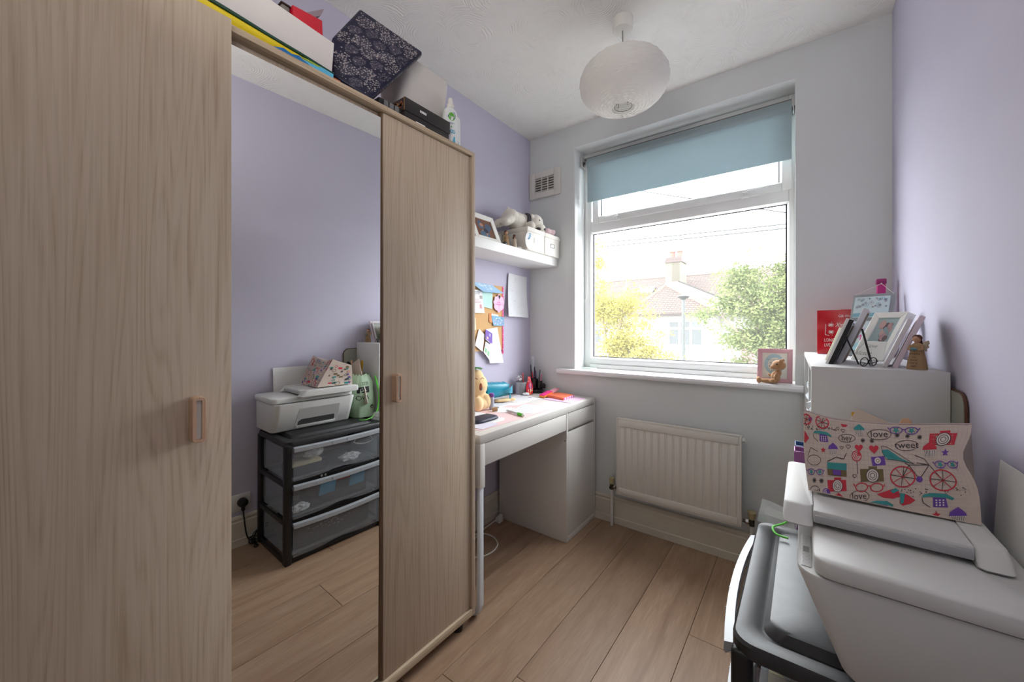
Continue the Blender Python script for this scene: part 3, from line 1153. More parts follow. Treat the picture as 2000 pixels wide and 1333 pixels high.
# tub
tb = root('plastic_tub', (.352, .94, ZW + .0725), 'pale grey tapered plastic tub on the flat black box', 'tub')
TUB = mat('tub_plastic', (206, 201, 195), .45)
def rrect(cx, cy, hx, hy, r, z, n=8):
    out = []
    for k, (sx, sy) in enumerate(((1, 1), (-1, 1), (-1, -1), (1, -1))):
        for i in range(n + 1):
            a = PI / 2 * k + PI / 2 * i / n
            out.append(V((cx + sx * (hx - r) + r * math.cos(a), cy + sy * (hy - r) + r * math.sin(a), z)))
    return out
mb = MB(TUB)
z0 = ZW + .0725
rows = []
for z, e in ((0, -.018), (.004, -.009), (.012, -.003), (.022, 0), (.10, .006), (.182, .013), (.190, .011), (.195, .004), (.196, -.004)):
    rows.append(rrect(.352, .940, .068 + e, .112 + e, .05 if e > -.01 else .045, z0 + z))
mb.ring(rows)
mb.build('tub_body', tb, smooth=50)
mb = MB(mat('tub_base', (120, 116, 112), .5))
mb.ring([rrect(.352, .940, .046, .09, .04, z0), rrect(.352, .940, .046, .09, .04, z0 + .001)])
mb.build('tub_foot', tb)
# small cartridges in a black tray
tr = root('tray', (.43, .752, ZW), 'small black tray of grey cartridges by the navy parcel', 'tray')
mb = MB(BLACKP)
mb.box(.36, .478, .705, .79, ZW, ZW + .030, .003)
mb.build('tray_body', tr)
for k in range(3):
    mb = MB(mat('cartridge_grey', (110, 110, 112), .5))
    mb.box(.478, .4815, .722 + k * .02, .738 + k * .02, ZW + .004, ZW + .027, .0015)
    mb.build('cartridge', tr)
# spray bottle and second bottle
def label_map(c, r, a_mid):
    """wrap print round a cylinder; x along the girth in metres"""
    return lambda x, y: V((c[0] + r * math.cos(a_mid + x / r), c[1] + r * math.sin(a_mid + x / r), c[2] + y))
c = (.452, 1.034, ZW)
sp = root('spray_bottle', c, 'white disinfectant spray bottle with a green oval badge', 'bottle')
BOT = mat('bottle_white', (232, 234, 234), .3)
mb = MB(BOT)
def ell(r, z, k=.72):
    return [V((c[0] + r * k * math.cos(2 * PI * i / 28), c[1] + r * math.sin(2 * PI * i / 28), c[2] + z)) for i in range(28)]
mb.ring([ell(r, z) for r, z in ((.028, 0), (.033, .004), (.034, .03), (.0345, .09), (.033, .12), (.027, .138), (.015, .149), (.012, .152))])
mb.build('bottle_body', sp, smooth=45)
mb = MB(mat('cap_white', (236, 232, 224), .35))
mb.lathe((c[0], c[1], c[2] + .150), [(.013, 0), (.0135, .012), (.010, .016), (.0085, .03), (.007, .037), (.004, .039)], 18)
mb.build('cap', sp)
af = -.55
def lm(x, y, e=.0006):
    a = af + x / .034
    return V((c[0] + (.034 * .72 + e) * math.cos(a), c[1] + (.0345 + e) * math.sin(a), c[2] + y))
mb = MB(mat('badge_green', (96, 176, 60), .35))
GRN = mat('badge_green', (96, 176, 60), .35)
BLU = mat('label_blue', (36, 66, 130), .35)
CYN = mat('label_cyan', (90, 180, 206), .35)
mb.disc(lm, .004, .105, .0135, GRN, 20, ry=.016)
l2 = lambda x, y: lm(x, y, .001)
l3 = lambda x, y: lm(x, y, .0014)
mb.p2([(-.012, .1005), (.02, .1005), (.02, .1095), (-.012, .1095)], l2, BLU)
mb.text('Dettol', .0095, l3, .004, .102, PAPER, align='C')
mb.line(l2, [(.012, .124), (.018, .119), (.021, .11)], .003, BLU)
lines_of_text(mb, l2, -.011, .018, .076, .084, 2, .0018, BLU, 3)
mb.disc(l2, .003, .067, .003, GRN, 8)
for x in (-.008, .004, .013):
    mb.loop(l2, x, .05, .007, .003, CYN if x > 0 else BLU, 14)
mb.p2([(.006, .006), (.02, .006), (.018, .034), (.012, .03)], l2, CYN)
mb.build('label_print', sp, smooth=0)
c2 = (.415, 1.092, ZW)
sb = root('shampoo_bottle', c2, 'slim white bottle with small grey print at the wardrobe corner', 'bottle')
mb = MB(BOT)
mb.lathe(c2, [(.020, 0), (.0235, .003), (.024, .06), (.0235, .128), (.021, .146), (.016, .151), (.006, .152)], 28)
mb.build('bottle_body', sb, smooth=50)
l2 = lambda x, y: V((c2[0] + .0246 * math.cos(-.5 + x / .024), c2[1] + .0246 * math.sin(-.5 + x / .024), c2[2] + y))
mb = MB(INK)
mb.disc(l2, 0, .096, .002, INK, 8)
lines_of_text(mb, l2, -.011, .012, .072, .092, 3, .0017, GREYINK, 8)
lines_of_text(mb, l2, -.008, .012, .062, .070, 2, .0022, INK, 5)
mb.loop(l2, .001, .04, .012, .005, mat('pale_blue_print', (170, 196, 206), .5), 16)
mb.build('label_print', sb, smooth=0)

# ------------------------------------------------------------------ floating shelf
SF = root('wall_shelf', (.0, 1.75, 1.61), 'white floating shelf in the window corner', 'shelf')
mb = MB(mat('shelf_white', (236, 236, 234), .4))
mb.box(.0005, .226, 1.16, Y - .001, 1.585, 1.637, .0015)
mb.build('shelf_board', SF)
ZSH = 1.6375
# storage boxes
BOXM = mat('box_white_paper', (228, 224, 216), .6, var=.02, vscale=20)
def storage_box(y0, y1, label, tag_col):
    r_ = root('storage_box', (.13, (y0 + y1) / 2, ZSH), label, 'box', 'white storage boxes on the shelf')
    mb = MB(BOXM)
    mb.box(.02, .243, y0 + .003, y1 - .003, ZSH, ZSH + .118, .0015)
    mb.build('box_body', r_)
    mb = MB(BOXM)
    mb.box(.016, .247, y0, y1, ZSH + .110, ZSH + .136, .002)
    mb.build('box_lid', r_)
    yc = (y0 + y1) / 2
    mb = MB(tag_col)
    for a in ((yc - .022, yc + .022, .052, .055), (yc - .022, yc + .022, .075, .078), (yc - .022, yc - .019, .052, .078), (yc + .019, yc + .022, .052, .078)):
        mb.box(.2425, .2455, a[0], a[1], ZSH + a[2], ZSH + a[3], .0006)
    h = mb.build('label_holder', r_)
    mb = MB(PAPER)
    mb.box(.2425, .2435, yc - .019, yc + .019, ZSH + .055, ZSH + .075)
    mb.build('label_card', h)
    return r_
storage_box(1.848, 2.038, 'white lidded storage box with a white label holder and a blue paper tag', mat('holder_white', (240, 240, 240), .3))
storage_box(2.041, 2.225, 'white lidded storage box with a metal label holder against the window wall', mat('holder_metal', (140, 136, 130), .3, .8))
# round paper tag leaning on the first box
mb = MB(PAPER)
fx = frame((.2475, 1.862, ZSH + .052), (.12, .99, 0), (0, 0, 1))
pts = [(.034 * math.cos(2 * PI * k / 24), .05 * math.sin(2 * PI * k / 24)) for k in range(24)]
mb.prism(pts, fx, (.001, 0, 0))
fx2 = lambda x, y: fx(x, y) + V((.0016, 0, 0))
SKY = mat('tag_blue', (120, 176, 206), .6)
rg = random.Random(2)
for k in range(16):
    mb.disc(fx2, rg.uniform(-.012, .014), rg.uniform(.008, .042), .004, SKY, 6)
mb.build('paper_tag', None, 'round white paper tag with blue flowers on the storage box', 'tag', at=(.248, 1.862, ZSH))
# cushioned white plush with a dark collar, lying over the boxes
PL = mat('cream_plush', (232, 226, 214), .95, bump=.7, bscale=220, bdist=.002, sheen=.5)
zb = ZSH + .1405
bp = root('plush_bear', (.12, 1.93, zb), 'cream plush bear with a dark collar sprawled over the storage boxes', 'soft toy')
blob('body', [((.11, 1.915, zb + .060), (.060, .080, .056), (R(-10), 0, 0)), ((.11, 1.858, zb + .074), (.055, .050, .050)), ((.135, 1.80, zb + .034), (.036, .066, .028), (R(26), 0, 0)), ((.160, 1.752, zb + .016), (.028, .030, .017)), ((.07, 1.81, zb + .034), (.034, .06, .026), (R(26), 0, 0)),
               ((.188, 1.965, zb + .030), (.030, .030, .029)), ((.20, 1.958, zb + .024), (.024, .026, .022)), ((.12, 1.97, zb + .066), (.05, .05, .05)), ((.10, 1.852, zb + .126), (.012, .014, .010)), ((.05, 1.99, zb + .03), (.03, .03, .03))], PL, bp, .005, 6)
hc = V((.168, 2.040, zb + .062))
hd = blob('head', [(hc, (.054, .056, .058)), (hc + V((.032, .006, -.034)), (.040, .038, .030)), (hc + V((.040, .010, -.042)), (.030, .030, .020)), (hc + V((.010, -.046, .034)), (.014, .017, .016)), (hc + V((-.02, .040, .044)), (.014, .014, .016))], PL, bp, .004, 4)
sh_ = surface(hd)
mb = MB(mat('toy_black', (30, 26, 26), .35))
nz = sh_(hc + V((.20, .03, -.05)), V((-1, -.12, .05)), -.002)
mb.ball(nz, (.007, .014, .009))
mb.build('nose', hd)
for yy in (-.016, .034):
    mb = MB(mat('toy_black', (30, 26, 26), .35))
    mb.ball(sh_(hc + V((.2, yy, .012)), V((-1, 0, -.02)), -.001), (.003, .005, .0065))
    mb.build('eye', hd)
mb = MB(mat('toy_grey_patch', (70, 66, 66), .9))
mb.ball(hc + V((.044, -.024, -.046)), (.016, .018, .011))
mb.build('mouth_patch', hd, 'dark grey muzzle patch')
mb = MB(mat('collar_grey', (62, 58, 62), .8))
cc = V((.135, 1.988, zb + .066))
ax = V((.45, .85, -.15)).normalized()
u_ = ax.orthogonal().normalized()
v_ = ax.cross(u_)
mb.ring([[cc + ax * d_ + (u_ * math.cos(2 * PI * k / 24) + v_ * math.sin(2 * PI * k / 24)) * r_ for k in range(24)] for d_, r_ in ((-.012, .052), (-.009, .056), (.009, .056), (.012, .052))])
mb.build('collar', bp)
# pink fluffy toy
blob('plush_ball', [((.20, 2.14, zb + .024), (.026, .03, .026)), ((.212, 2.17, zb + .022), (.022, .026, .024)), ((.215, 2.192, zb + .03), (.014, .014, .018))], mat('pink_fluff', (250, 216, 222), 1, bump=1, bscale=260, bdist=.006, sheen=.6), None, .004, 2,
     at=(.205, 2.16, zb), label='pale pink fluffy toy tucked beside the plush bear', cat='soft toy')
# photo frames on the shelf
def picture_frame(name, label, cat, o, ux, uy, n, w, h, b, d, fm, pic, group=None, strut=True):
    """frame lying in the plane (ux,uy) with its lower-left corner at o; n faces the viewer"""
    ux, uy, n = V(ux).normalized(), V(uy).normalized(), V(n).normalized()
    o = V(o)
    r_ = root(name, o, label, cat, group)
    F = lambda x, y, z=0: o + ux * x + uy * y - n * z
    bl_ = b if isinstance(b, tuple) else (b, b, b, b)   # left,right,bottom,top
    mb = MB(fm)
    L_, R__, B_, T_ = bl_
    oq = [(0, 0), (w, 0), (w, h), (0, h)]
    iq = [(L_, B_), (w - R__, B_), (w - R__, h - T_), (L_, h - T_)]
    for k in range(4):
        a, b2, c_, d2 = oq[k], oq[(k + 1) % 4], iq[(k + 1) % 4], iq[k]
        mb.hexa([F(*p, d) for p in (a, b2, c_, d2)], [F(*p, 0) for p in (a, b2)] + [F(*p, .002) for p in (c_, d2)], .0012, seg=1)
    fr = mb.build('frame_moulding', r_)
    mb = MB(mat('frame_back', (120, 104, 86), .8))
    mb.hexa([F(x, y, d) for x, y in ((.003, .003), (w - .003, .003), (w - .003, h - .003), (.003, h - .003))], [F(x, y, d - .003) for x, y in ((.003, .003), (w - .003, .003), (w - .003, h - .003), (.003, h - .003))])
    mb.build('back_board', r_)
    mb = MB(PAPER)
    dd = min(d - .0035, .007)
    G = lambda x, y: F(L_ + x * (w - L_ - R__), B_ + y * (h - B_ - T_), dd)
    pic(mb, G, lambda k: (lambda x, y: G(x, y) + n * .00006 * (k + 2)))
    mb.build('picture', r_, smooth=0, normals=False)
    return r_, F
def photo(cols, seed):
    def f(mb, G, lay):
        rg = random.Random(seed)
        mb.rect(G, 0, 0, 1, 1, mat('photo_bg_%d' % seed, cols[0], .25))
        for k in range(14):
            mb.disc(lay(k + 1), rg.uniform(.25, .75), rg.uniform(.12, .8), rg.uniform(.08, .2), mat('photo_%d_%d' % (seed, k % (len(cols) - 1)), cols[1 + k % (len(cols) - 1)], .25), 9)
    return f
FRW = mat('frame_white', (236, 234, 228), .4)
picture_frame('photo_frame', 'white photo frame with a blue and tan snapshot at the near end of the shelf', 'photo frame', (.200, 1.462, ZSH), (0, 1, 0), (-.42, 0, 1), (1, 0, .42), .205, .172, .030, .014, FRW,
              photo([(120, 84, 66), (90, 108, 130), (186, 140, 116), (84, 100, 124), (60, 66, 80)], 21))
picture_frame('photo_frame', 'cream photo frame half hidden behind the white one on the shelf', 'photo frame', (.168, 1.53, ZSH), (0, 1, 0), (-.42, 0, 1), (1, 0, .42), .168, .150, .022, .012, FRW,
              photo([(150, 130, 116), (176, 160, 150), (96, 84, 80)], 22))
mb = MB(mat('decor_panel', (222, 220, 212), .6))
mb.box(.045, .057, 1.70, 1.845, ZSH, ZSH + .118, .003)
fx = frame((.0575, 1.705, ZSH), (0, 1, 0), (0, 0, 1))
for k in range(9):
    mb.text('Together'[:8], .016, fx, .012 if k % 2 else .05, .012 + k * .0115, mat('pale_script', (176, 176, 168), .7), .3)
mb.build('wall_plaque', None, 'off-white plaque with pale script standing behind the figurines', 'plaque', at=(.05, 1.77, ZSH))
# figurines
def figure(x, y, z, s, label, dress, hair, skin, wing=None, face=0, group=None):
    r_ = root('figurine', (x, y, z), label, 'figurine', group, rz=face)
    mb = MB(dress)
    mb.lathe((0, 0, 0), [(.020 * s, 0), (.0205 * s, .003 * s), (.017 * s, .028 * s), (.0125 * s, .052 * s), (.0125 * s, .06 * s), (.009 * s, .066 * s), (.004 * s, .07 * s)], 20, M=Matrix.Diagonal((.8, 1, 1)))
    mb.build('dress', r_, local=True)
    mb = MB(dress)
    for k in (-1, 1):
        mb.tube([(0.0, k * .011 * s, .062 * s), (.007 * s, k * .013 * s, .052 * s), (.013 * s, k * .006 * s, .05 * s)], [.0042 * s, .004 * s, .003 * s], 8)
    mb.build('arms', r_, local=True)
    mb = MB(skin)
    mb.ball((.001 * s, 0, .079 * s), (.0085 * s, .0085 * s, .010 * s))
    mb.cyl((0, 0, .066 * s), (0, 0, .073 * s), .0035 * s)
    mb.build('head', r_, local=True)
    mb = MB(hair)
    mb.ball((-.0015 * s, 0, .0815 * s), (.0098 * s, .0098 * s, .0098 * s))
    mb.ball((-.008 * s, 0, .07 * s), (.005 * s, .0075 * s, .014 * s))
    mb.build('hair', r_, local=True)
    if wing:
        for k in (-1, 1):
            mb = MB(wing)
            o2 = [(0, 0), (.008, .012), (.02, .016), (.022, .008), (.018, .004), (.021, -.002), (.015, -.006), (.016, -.012), (.006, -.010)]
            mb.prism([(p[0] * s, p[1] * s) for p in o2], frame((-.009 * s, k * .001, .058 * s), (-.85, k * .5, .05), (0, 0, 1)), (0, k * .0018 * s, 0), .0003 * s)
            mb.build('wing', r_, local=True)
    return r_
TAN = mat('resin_tan', (166, 134, 98), .7, var=.12, vscale=60)
HAIRB = mat('resin_brown', (84, 50, 36), .7)
SKIN = mat('resin_skin', (196, 150, 122), .7)
figure(.165, 1.748, ZSH, 1.12, 'taller tan resin figurine with brown hair on the shelf', TAN, HAIRB, SKIN, None, R(-20))
figure(.190, 1.796, ZSH, .92, 'small resin figurine in a cream dress by the storage box', mat('resin_cream', (214, 200, 178), .7), HAIRB, SKIN, None, R(60))
mb = MB(mat('shell_white', (238, 236, 230), .5))
mb.ball((.205, 1.822, ZSH + .007), (.014, .022, .0075))
mb.build('pebble', None, 'smooth white pebble lying beside the small figurine', 'ornament')
mb = MB(mat('toy_black', (30, 26, 26), .35))
mb.ball((.196, 1.70, ZSH + .012), (.008, .016, .012))
mb.build('pebble', None, 'smooth black pebble lying before the tan figurine', 'ornament')

# ------------------------------------------------------------------ cork board and papers
CK = root('cork_board', (.0, 1.69, 1.01), 'cork notice board with a pink patterned edge covered in papers', 'notice board')
CORK = mat('cork', (216, 174, 122), .9, var=.08, vscale=260, bump=.3, bscale=300, bdist=.001)
PINKF = mat('pink_border', (226, 60, 132), .45)
mb = MB(CORK)
mb.box(.001, .011, 1.46, 1.905, 1.046, 1.432)
mb.build('cork_panel', CK)
mb = MB(CORK)
mb.box(.001, .0125, 1.45, 1.46, 1.04, 1.438)
mb.box(.001, .0125, 1.4601, 1.9025, 1.04, 1.0459)
mb.box(.001, .0125, 1.4601, 1.9025, 1.4321, 1.438)
mb.build('board_edge', CK)
a = (1.903, 1.916, 1.012, 1.438)
mb = MB(PINKF)
mb.box(.001, .0145, a[0], a[1], a[2], a[3], .0015)
mb.build('pink_border', CK, 'pink patterned strip down the right edge')
f = frame((.0149, a[0], a[2]), (0, 1, 0), (0, 0, 1))
rg = random.Random(7)
LP = mat('light_pink_print', (246, 190, 214), .5)
mb = MB(LP)
for k in range(46):
    mb.disc(f, rg.uniform(.002, .011), rg.uniform(.002, .424), rg.uniform(.0012, .0026), LP, 6)
mb.build('border_print', CK, smooth=0, kind='stuff')
def pinned(name, label, cat, corners, m, x=.0125, curl=.006, pr=None, th=.0006, group=None, seed=1):
    """sheet on the left wall; corners in (y,z): TL,TR,BR,BL"""
    c = [V((0, a, b_)) for a, b_ in corners]
    ph_ = seed * 1.7
    def f(u, v):
        p = c[3].lerp(c[2], u).lerp(c[0].lerp(c[1], u), v)
        p.x = x + curl * ((1 - v) ** 2 * .9 + .25 * math.sin(3 * u + ph_) ** 2)
        return p
    mb = MB(m)
    mb.sheet(lambda u, v: f(u, v), 8, 8, -th)
    if pr:
        mb2 = mb
        g = lambda x_, y_: f(min(max(x_, 0), 1), min(max(y_, 0), 1)) + V((th + .0005, 0, 0))
        pr(mb2, g)
    cy = sum(a for a, _ in corners) / 4
    cz_ = min(b_ for _, b_ in corners)
    return mb.build(name, None, label, cat, group, at=(x, cy, cz_), normals=False)
PB = mat('poster_blue', (150, 190, 222), .6)
PB2 = mat('poster_pale', (206, 222, 232), .6)
MINT = mat('mint_card', (190, 230, 220), .6)
PURP = mat('purple_card', (104, 62, 176), .5)
PKTAG = mat('pink_tag', (240, 186, 222), .6)
MAG = mat('magenta_ink', (216, 40, 120), .6)
GRNI = mat('green_ink', (60, 170, 90), .6)
def pr_mint(mb, g):
    lines_of_text(mb, g, .15, .9, .2, .85, 7, .012, mat('mint_ink', (150, 200, 190), .7), 4)
pinned('card', 'pale mint card pinned under the blue leaflet', 'card', ((1.712, 1.402), (1.808, 1.398), (1.80, 1.292), (1.722, 1.301)), MINT, .0128, .004, pr_mint)
def pr_rec(mb, g):
    lines_of_text(mb, g, .1, .9, .8, .95, 3, .02, GREYINK, 5)
    mb.rect(g, .05, .62, .95, .76, mat('till_grey', (176, 164, 164), .7))
    lines_of_text(mb, g, .1, .9, .42, .6, 3, .02, mat('dusty_pink_ink', (206, 150, 156), .7), 6)
    mb.rect(g, .15, .2, .85, .38, mat('dusty_pink_ink', (206, 150, 156), .7))
pinned('receipt', 'white till receipt with pink blocks pinned at the top left of the cork board', 'receipt', ((1.60, 1.398), (1.712, 1.400), (1.728, 1.264), (1.60, 1.262)), PAPER, .0136, .006, pr_rec, seed=2)
def pr_blue(mb, g):
    rg = random.Random(3)
    for k in range(26):
        mb.disc(g, rg.uniform(.25, .8), rg.uniform(.3, .9), rg.uniform(.02, .06), PB2, 7)
pinned('leaflet', 'pale blue leaflet curling over along the top of the cork board', 'leaflet', ((1.60, 1.445), (1.80, 1.437), (1.90, 1.392), (1.70, 1.388)), PB, .016, .016, pr_blue, seed=3)
# scalloped butterfly tag
TG = []
for k in range(48):
    a = 2 * PI * k / 48
    TG.append((1.858 + (.040 + .005 * math.sin(9 * a) + .010 * abs(math.cos(a))) * math.cos(a), 1.328 + (.052 + .006 * math.cos(8 * a)) * math.sin(a)))
mb = MB(PKTAG)
mb.prism(TG, lambda a, b_: V((.0215, a, b_)), (.0012, 0, 0))
f = lambda a, b_: V((.0232, a, b_))
for s_ in (-1, 1):
    for yy, zz, r in ((.026, 1.352, .018), (.022, 1.304, .014)):
        for q in range(3):
            mb.loop(f, 1.858 + s_ * yy, zz, r - q * .0045, .0014, mat('tag_white', (250, 240, 250), .6), 14)
for k, s_ in enumerate(('Happy', 'Birthday')):
    mb.text(s_, .0125, f, 1.858, 1.332 - k * .014, mat('pink_ink', (220, 110, 180), .6), .25, align='C')
mb.p2([(1.852, 1.378), (1.872, 1.379), (1.872, 1.368), (1.864, 1.352), (1.856, 1.366)], f, INK)
mb.build('gift_tag', None, 'pink scalloped butterfly tag hanging at the right of the cork board', 'tag', at=(.022, 1.858, 1.27), smooth=0)
pinned('card', 'orange slip of card pinned beside the small blue picture card', 'card', ((1.774, 1.266), (1.80, 1.266), (1.80, 1.206), (1.774, 1.212)), mat('orange_slip', (222, 130, 60), .6), .0135, .003, seed=4)
pinned('card', 'white card edge showing above the small blue picture card', 'card', ((1.795, 1.264), (1.862, 1.258), (1.862, 1.22), (1.797, 1.215)), PAPER, .0142, .002, seed=5)
def pr_pic(mb, g):
    rg = random.Random(6)
    for k in range(34):
        mb.disc(g, rg.uniform(.12, .9), rg.uniform(.1, .85), rg.uniform(.03, .08), rg.choice([mat('pic_teal', (60, 130, 170), .5), mat('pic_ice', (190, 214, 226), .5), mat('pic_pink', (196, 170, 200), .5)]), 7)
pinned('picture_card', 'small blue picture card pinned low at the right of the cork board', 'card', ((1.796, 1.252), (1.914, 1.245), (1.912, 1.189), (1.808, 1.190)), mat('pic_blue', (110, 166, 200), .5), .0155, .006, pr_pic, seed=6)
pinned('paper_sheet', 'large white sheet of paper pinned at the foot of the cork board', 'paper', ((1.742, 1.168), (1.852, 1.180), (1.906, .956), (1.772, .962)), PAPER, .0135, .008, None, seed=7)
def pr_g(mb, g):
    lines_of_text(mb, g, .1, .9, .62, .9, 3, .02, GREYINK, 2)
    mb.rect(g, .08, .16, .46, .5, mat('pale_green', (200, 236, 206), .6))
    mb.rect(g, .54, .16, .92, .5, mat('pale_green', (200, 236, 206), .6))
    g2 = lambda x, y: g(x, y) + V((.0005, 0, 0))
    for a in (.1, .56):
        for b_ in (.4, .29, .18):
            mb.rect(g2, a + .03, b_, a + .3, b_ + .06, GRNI)
pinned('voucher', 'white voucher with two green blocks pinned over the large sheet', 'voucher', ((1.735, 1.096), (1.782, 1.070), (1.764, .985), (1.712, 1.032)), PAPER, .020, .004, pr_g, seed=8)
def pr_p(mb, g):
    mb.text('EE', .34, g, .52, .6, PAPER, sx=.8)
    mb.star(g, .3, .3, .16, mat('badge_peach', (250, 190, 160), .5), 6, .6)
    mb.rect(g, 0, 0, 1, .06, PAPER)
pinned('card', 'small purple card with white letters pinned on the cork board', 'card', ((1.732, 1.168), (1.792, 1.142), (1.790, 1.074), (1.726, 1.108)), PURP, .0235, .003, pr_p, seed=9)
def pr_l(mb, g):
    rg = random.Random(8)
    for k in range(7):
        mb.disc(g, rg.uniform(.2, .9), rg.uniform(.1, .8), .015, rg.choice([GRNI, MAG, GREYINK]), 6)
pinned('paper_note', 'white diamond-turned note pinned at the lower left of the cork board', 'note', ((1.680, 1.172), (1.732, 1.135), (1.706, 1.036), (1.640, 1.075)), PAPER, .0165, .005, pr_l, seed=10)
pinned('card', 'cream card pinned at the left edge of the cork board', 'card', ((1.60, 1.235), (1.655, 1.235), (1.655, 1.165), (1.60, 1.165)), mat('cream_card', (240, 228, 190), .6), .0135, .004, seed=11)
def pr_draw(mb, g):
    rg = random.Random(12)
    PEN = mat('pencil', (196, 196, 204), .8)
    mb.text('E', .10, g, .4, .86, PEN)
    for k in range(24):
        x, y = rg.uniform(.12, .8), rg.uniform(.06, .84)
        mb.loop(g, x, y, rg.uniform(.02, .06), .004, PEN, 10, ry=rg.uniform(.01, .03), a1=rg.uniform(2, 6))
pinned('paper_drawing', 'white sheet with a faint pencil drawing taped to the lilac wall', 'paper', ((1.972, 1.532), (2.176, 1.526), (2.163, 1.246), (1.944, 1.250)), mat('drawing_paper', (228, 230, 234), .8), .004, .026, pr_draw, seed=12)

# ------------------------------------------------------------------ desk
ZD = .745
dk = root('desk', (.26, 1.68, 0), 'white desk with a drawer and a narrow cupboard pedestal along the left wall', 'desk')
DW = mat('desk_white', (230, 227, 221), .4, var=.015, vscale=6)
def dpart(name, *b, bev=.0012, parent=None, m=None, label=None):
    mb = MB(m or DW)
    mb.box(*b, bev)
    return mb.build(name, parent or dk, label)
y0, y1, xf = 1.149, 2.212, .502
dpart('desktop', .022, xf, y0, y1, ZD - .036, ZD, bev=.0018)
dpart('side_panel', .03, xf, 1.853, 1.869, .001, ZD - .0365)
dpart('side_panel', .03, xf, y1 - .016, y1, .001, ZD - .0365)
dpart('pedestal_base', .03, xf, 1.8695, y1 - .0165, .001, .034)
dpart('pedestal_back', .03, .04, 1.8695, y1 - .0165, .035, ZD - .0365)
dpart('pedestal_shelf', .05, xf - .02, 1.8695, y1 - .0165, .600, .607)
mb = MB(DARK)
mb.box(.06, xf - .10, 1.870, y1 - .017, .585, .6)
mb.build('slot_shadow_board', dk)
dpart('drawer', .08, xf - .001, 1.873, 2.192, .617, .7045)
dpart('cupboard_door', xf - .018, xf - .001, 1.873, 2.192, .036, .5985)
dpart('drawer', .08, xf - .001, 1.182, 1.850, .617, .7055)
dpart('drawer_rail', .04, xf - .02, 1.18, 1.852, .655, .7085)
dpart('end_panel', .03, xf, y0, 1.179, .530, ZD - .0365)
mb = MB(mat('leg_metal', (214, 219, 224), .35))
leg = [(xf - .004, .531), (xf - .004, .055), (xf - .016, .020), (xf - .042, .003), (.045, .003), (.045, .016), (xf - .05, .016), (xf - .030, .032), (xf - .0185, .06), (xf - .0185, .531)]
mb.prism(leg, lambda a, b_: V((a, y0 + .002, b_)), (0, .024, 0), .002)
mb.prism([(.03, .531), (.03, .003), (.0445, .003), (.0445, .531)], lambda a, b_: V((a, y0 + .002, b_)), (0, .024, 0), .002)
mb.build('leg_frame', dk, 'metal U-shaped leg frame')
mb = MB(INK)
mb.disc(frame((xf - .004, 1.8525, .558), (1, 0, 0), (0, 0, 1)), -.006, 0, .003, INK, 8)
mb.build('screw_hole', dk, smooth=0)
ZT = ZD + .0004

def flat(name, label, cat, pts, m, th=.0008, z=ZT, pr=None, group=None, bev=0, bend=None):
    """flat item on a table: pts (x,y) anticlockwise"""
    c = (sum(p[0] for p in pts) / len(pts), sum(p[1] for p in pts) / len(pts), z)
    mb = MB(m)
    mb.hexa([V((a, b_, z)) for a, b_ in pts], [V((a, b_, z + th)) for a, b_ in pts], bev)
    if pr:
        def g(u, v):
            a = V(pts[0] + (0,)).lerp(V(pts[1] + (0,)), u)
            b_ = V(pts[3] + (0,)).lerp(V(pts[2] + (0,)), u)
            p = a.lerp(b_, v)
            p.z = z + th + .0003
            return p
        pr(mb, g)
    return mb.build(name, None, label, cat, group, at=c)
PKMAT = mat('pink_desk_pad', (238, 208, 208), .6)
flat('desk_mat', 'pale pink desk mat along the front of the desk', 'desk mat', [(.12, 1.20), (.455, 1.20), (.475, 1.80), (.14, 1.82)], PKMAT, .001)
zt2 = ZT + .0012
flat('paper_sheet', 'white sheet of paper by the navy pouch', 'paper', [(.30, 1.22), (.415, 1.24), (.425, 1.40), (.395, 1.445), (.31, 1.43)], PAPER, .0006, zt2)
flat('paper_sheet', 'crumpled pale sheet under the navy pouch at the near desk edge', 'paper', [(.36, 1.21), (.452, 1.22), (.448, 1.33), (.40, 1.34)], mat('paper_lilac', (222, 220, 236), .8), .0006, zt2 + .0008)
# navy pouch
mb = MB(mat('navy_pouch', (36, 38, 60), .5, bump=.2, bscale=700, bdist=.0003))
def sup(u, cx, cy, hx, hy, z):
    c_, s_ = math.cos(u), math.sin(u)
    return V((cx + hx * math.copysign(abs(c_) ** .5, c_), cy + hy * math.copysign(abs(s_) ** .5, s_), z))
mb.ring([[sup(2 * PI * k / 40, .335, 1.345, .052 * e, .082 * e, zt2 + .0018 + z) for k in range(40)] for z, e in ((0, .94), (.003, 1), (.007, 1), (.012, .93), (.014, .8))])
mb.build('pouch', None, 'navy zip pouch lying on papers at the near end of the desk', 'pouch', smooth=60)
flat('envelope', 'white envelope lying on the navy pouch', 'envelope', [(.20, 1.26), (.30, 1.27), (.315, 1.40), (.22, 1.40)], PAPER, .0015, zt2 + .0165)
def pr_lines(mb, g):
    INKG = mat('grey_print', (184, 188, 204), .7)
    for k in range(9):
        y = .06 + k * .1
        x = .05
        rg = random.Random(k)
        while x < .93:
            d_ = rg.uniform(.05, .12)
            mb.rect(g, x, y, min(.95, x + d_), y + .026, INKG)
            x += d_ + .02
flat('printed_sheet', 'white sheet of large printed lines at the middle of the desk', 'paper', [(.34, 1.545), (.452, 1.60), (.448, 1.79), (.275, 1.775)], PAPER, .0006, zt2, pr_lines)
def pr_small(mb, g):
    lines_of_text(mb, g, .08, .9, .1, .9, 12, .02, mat('pale_grey_print', (222, 223, 230), .8), 3)
    mb.rect(g, .55, .86, .68, .9, mat('blue_print', (70, 110, 200), .6))
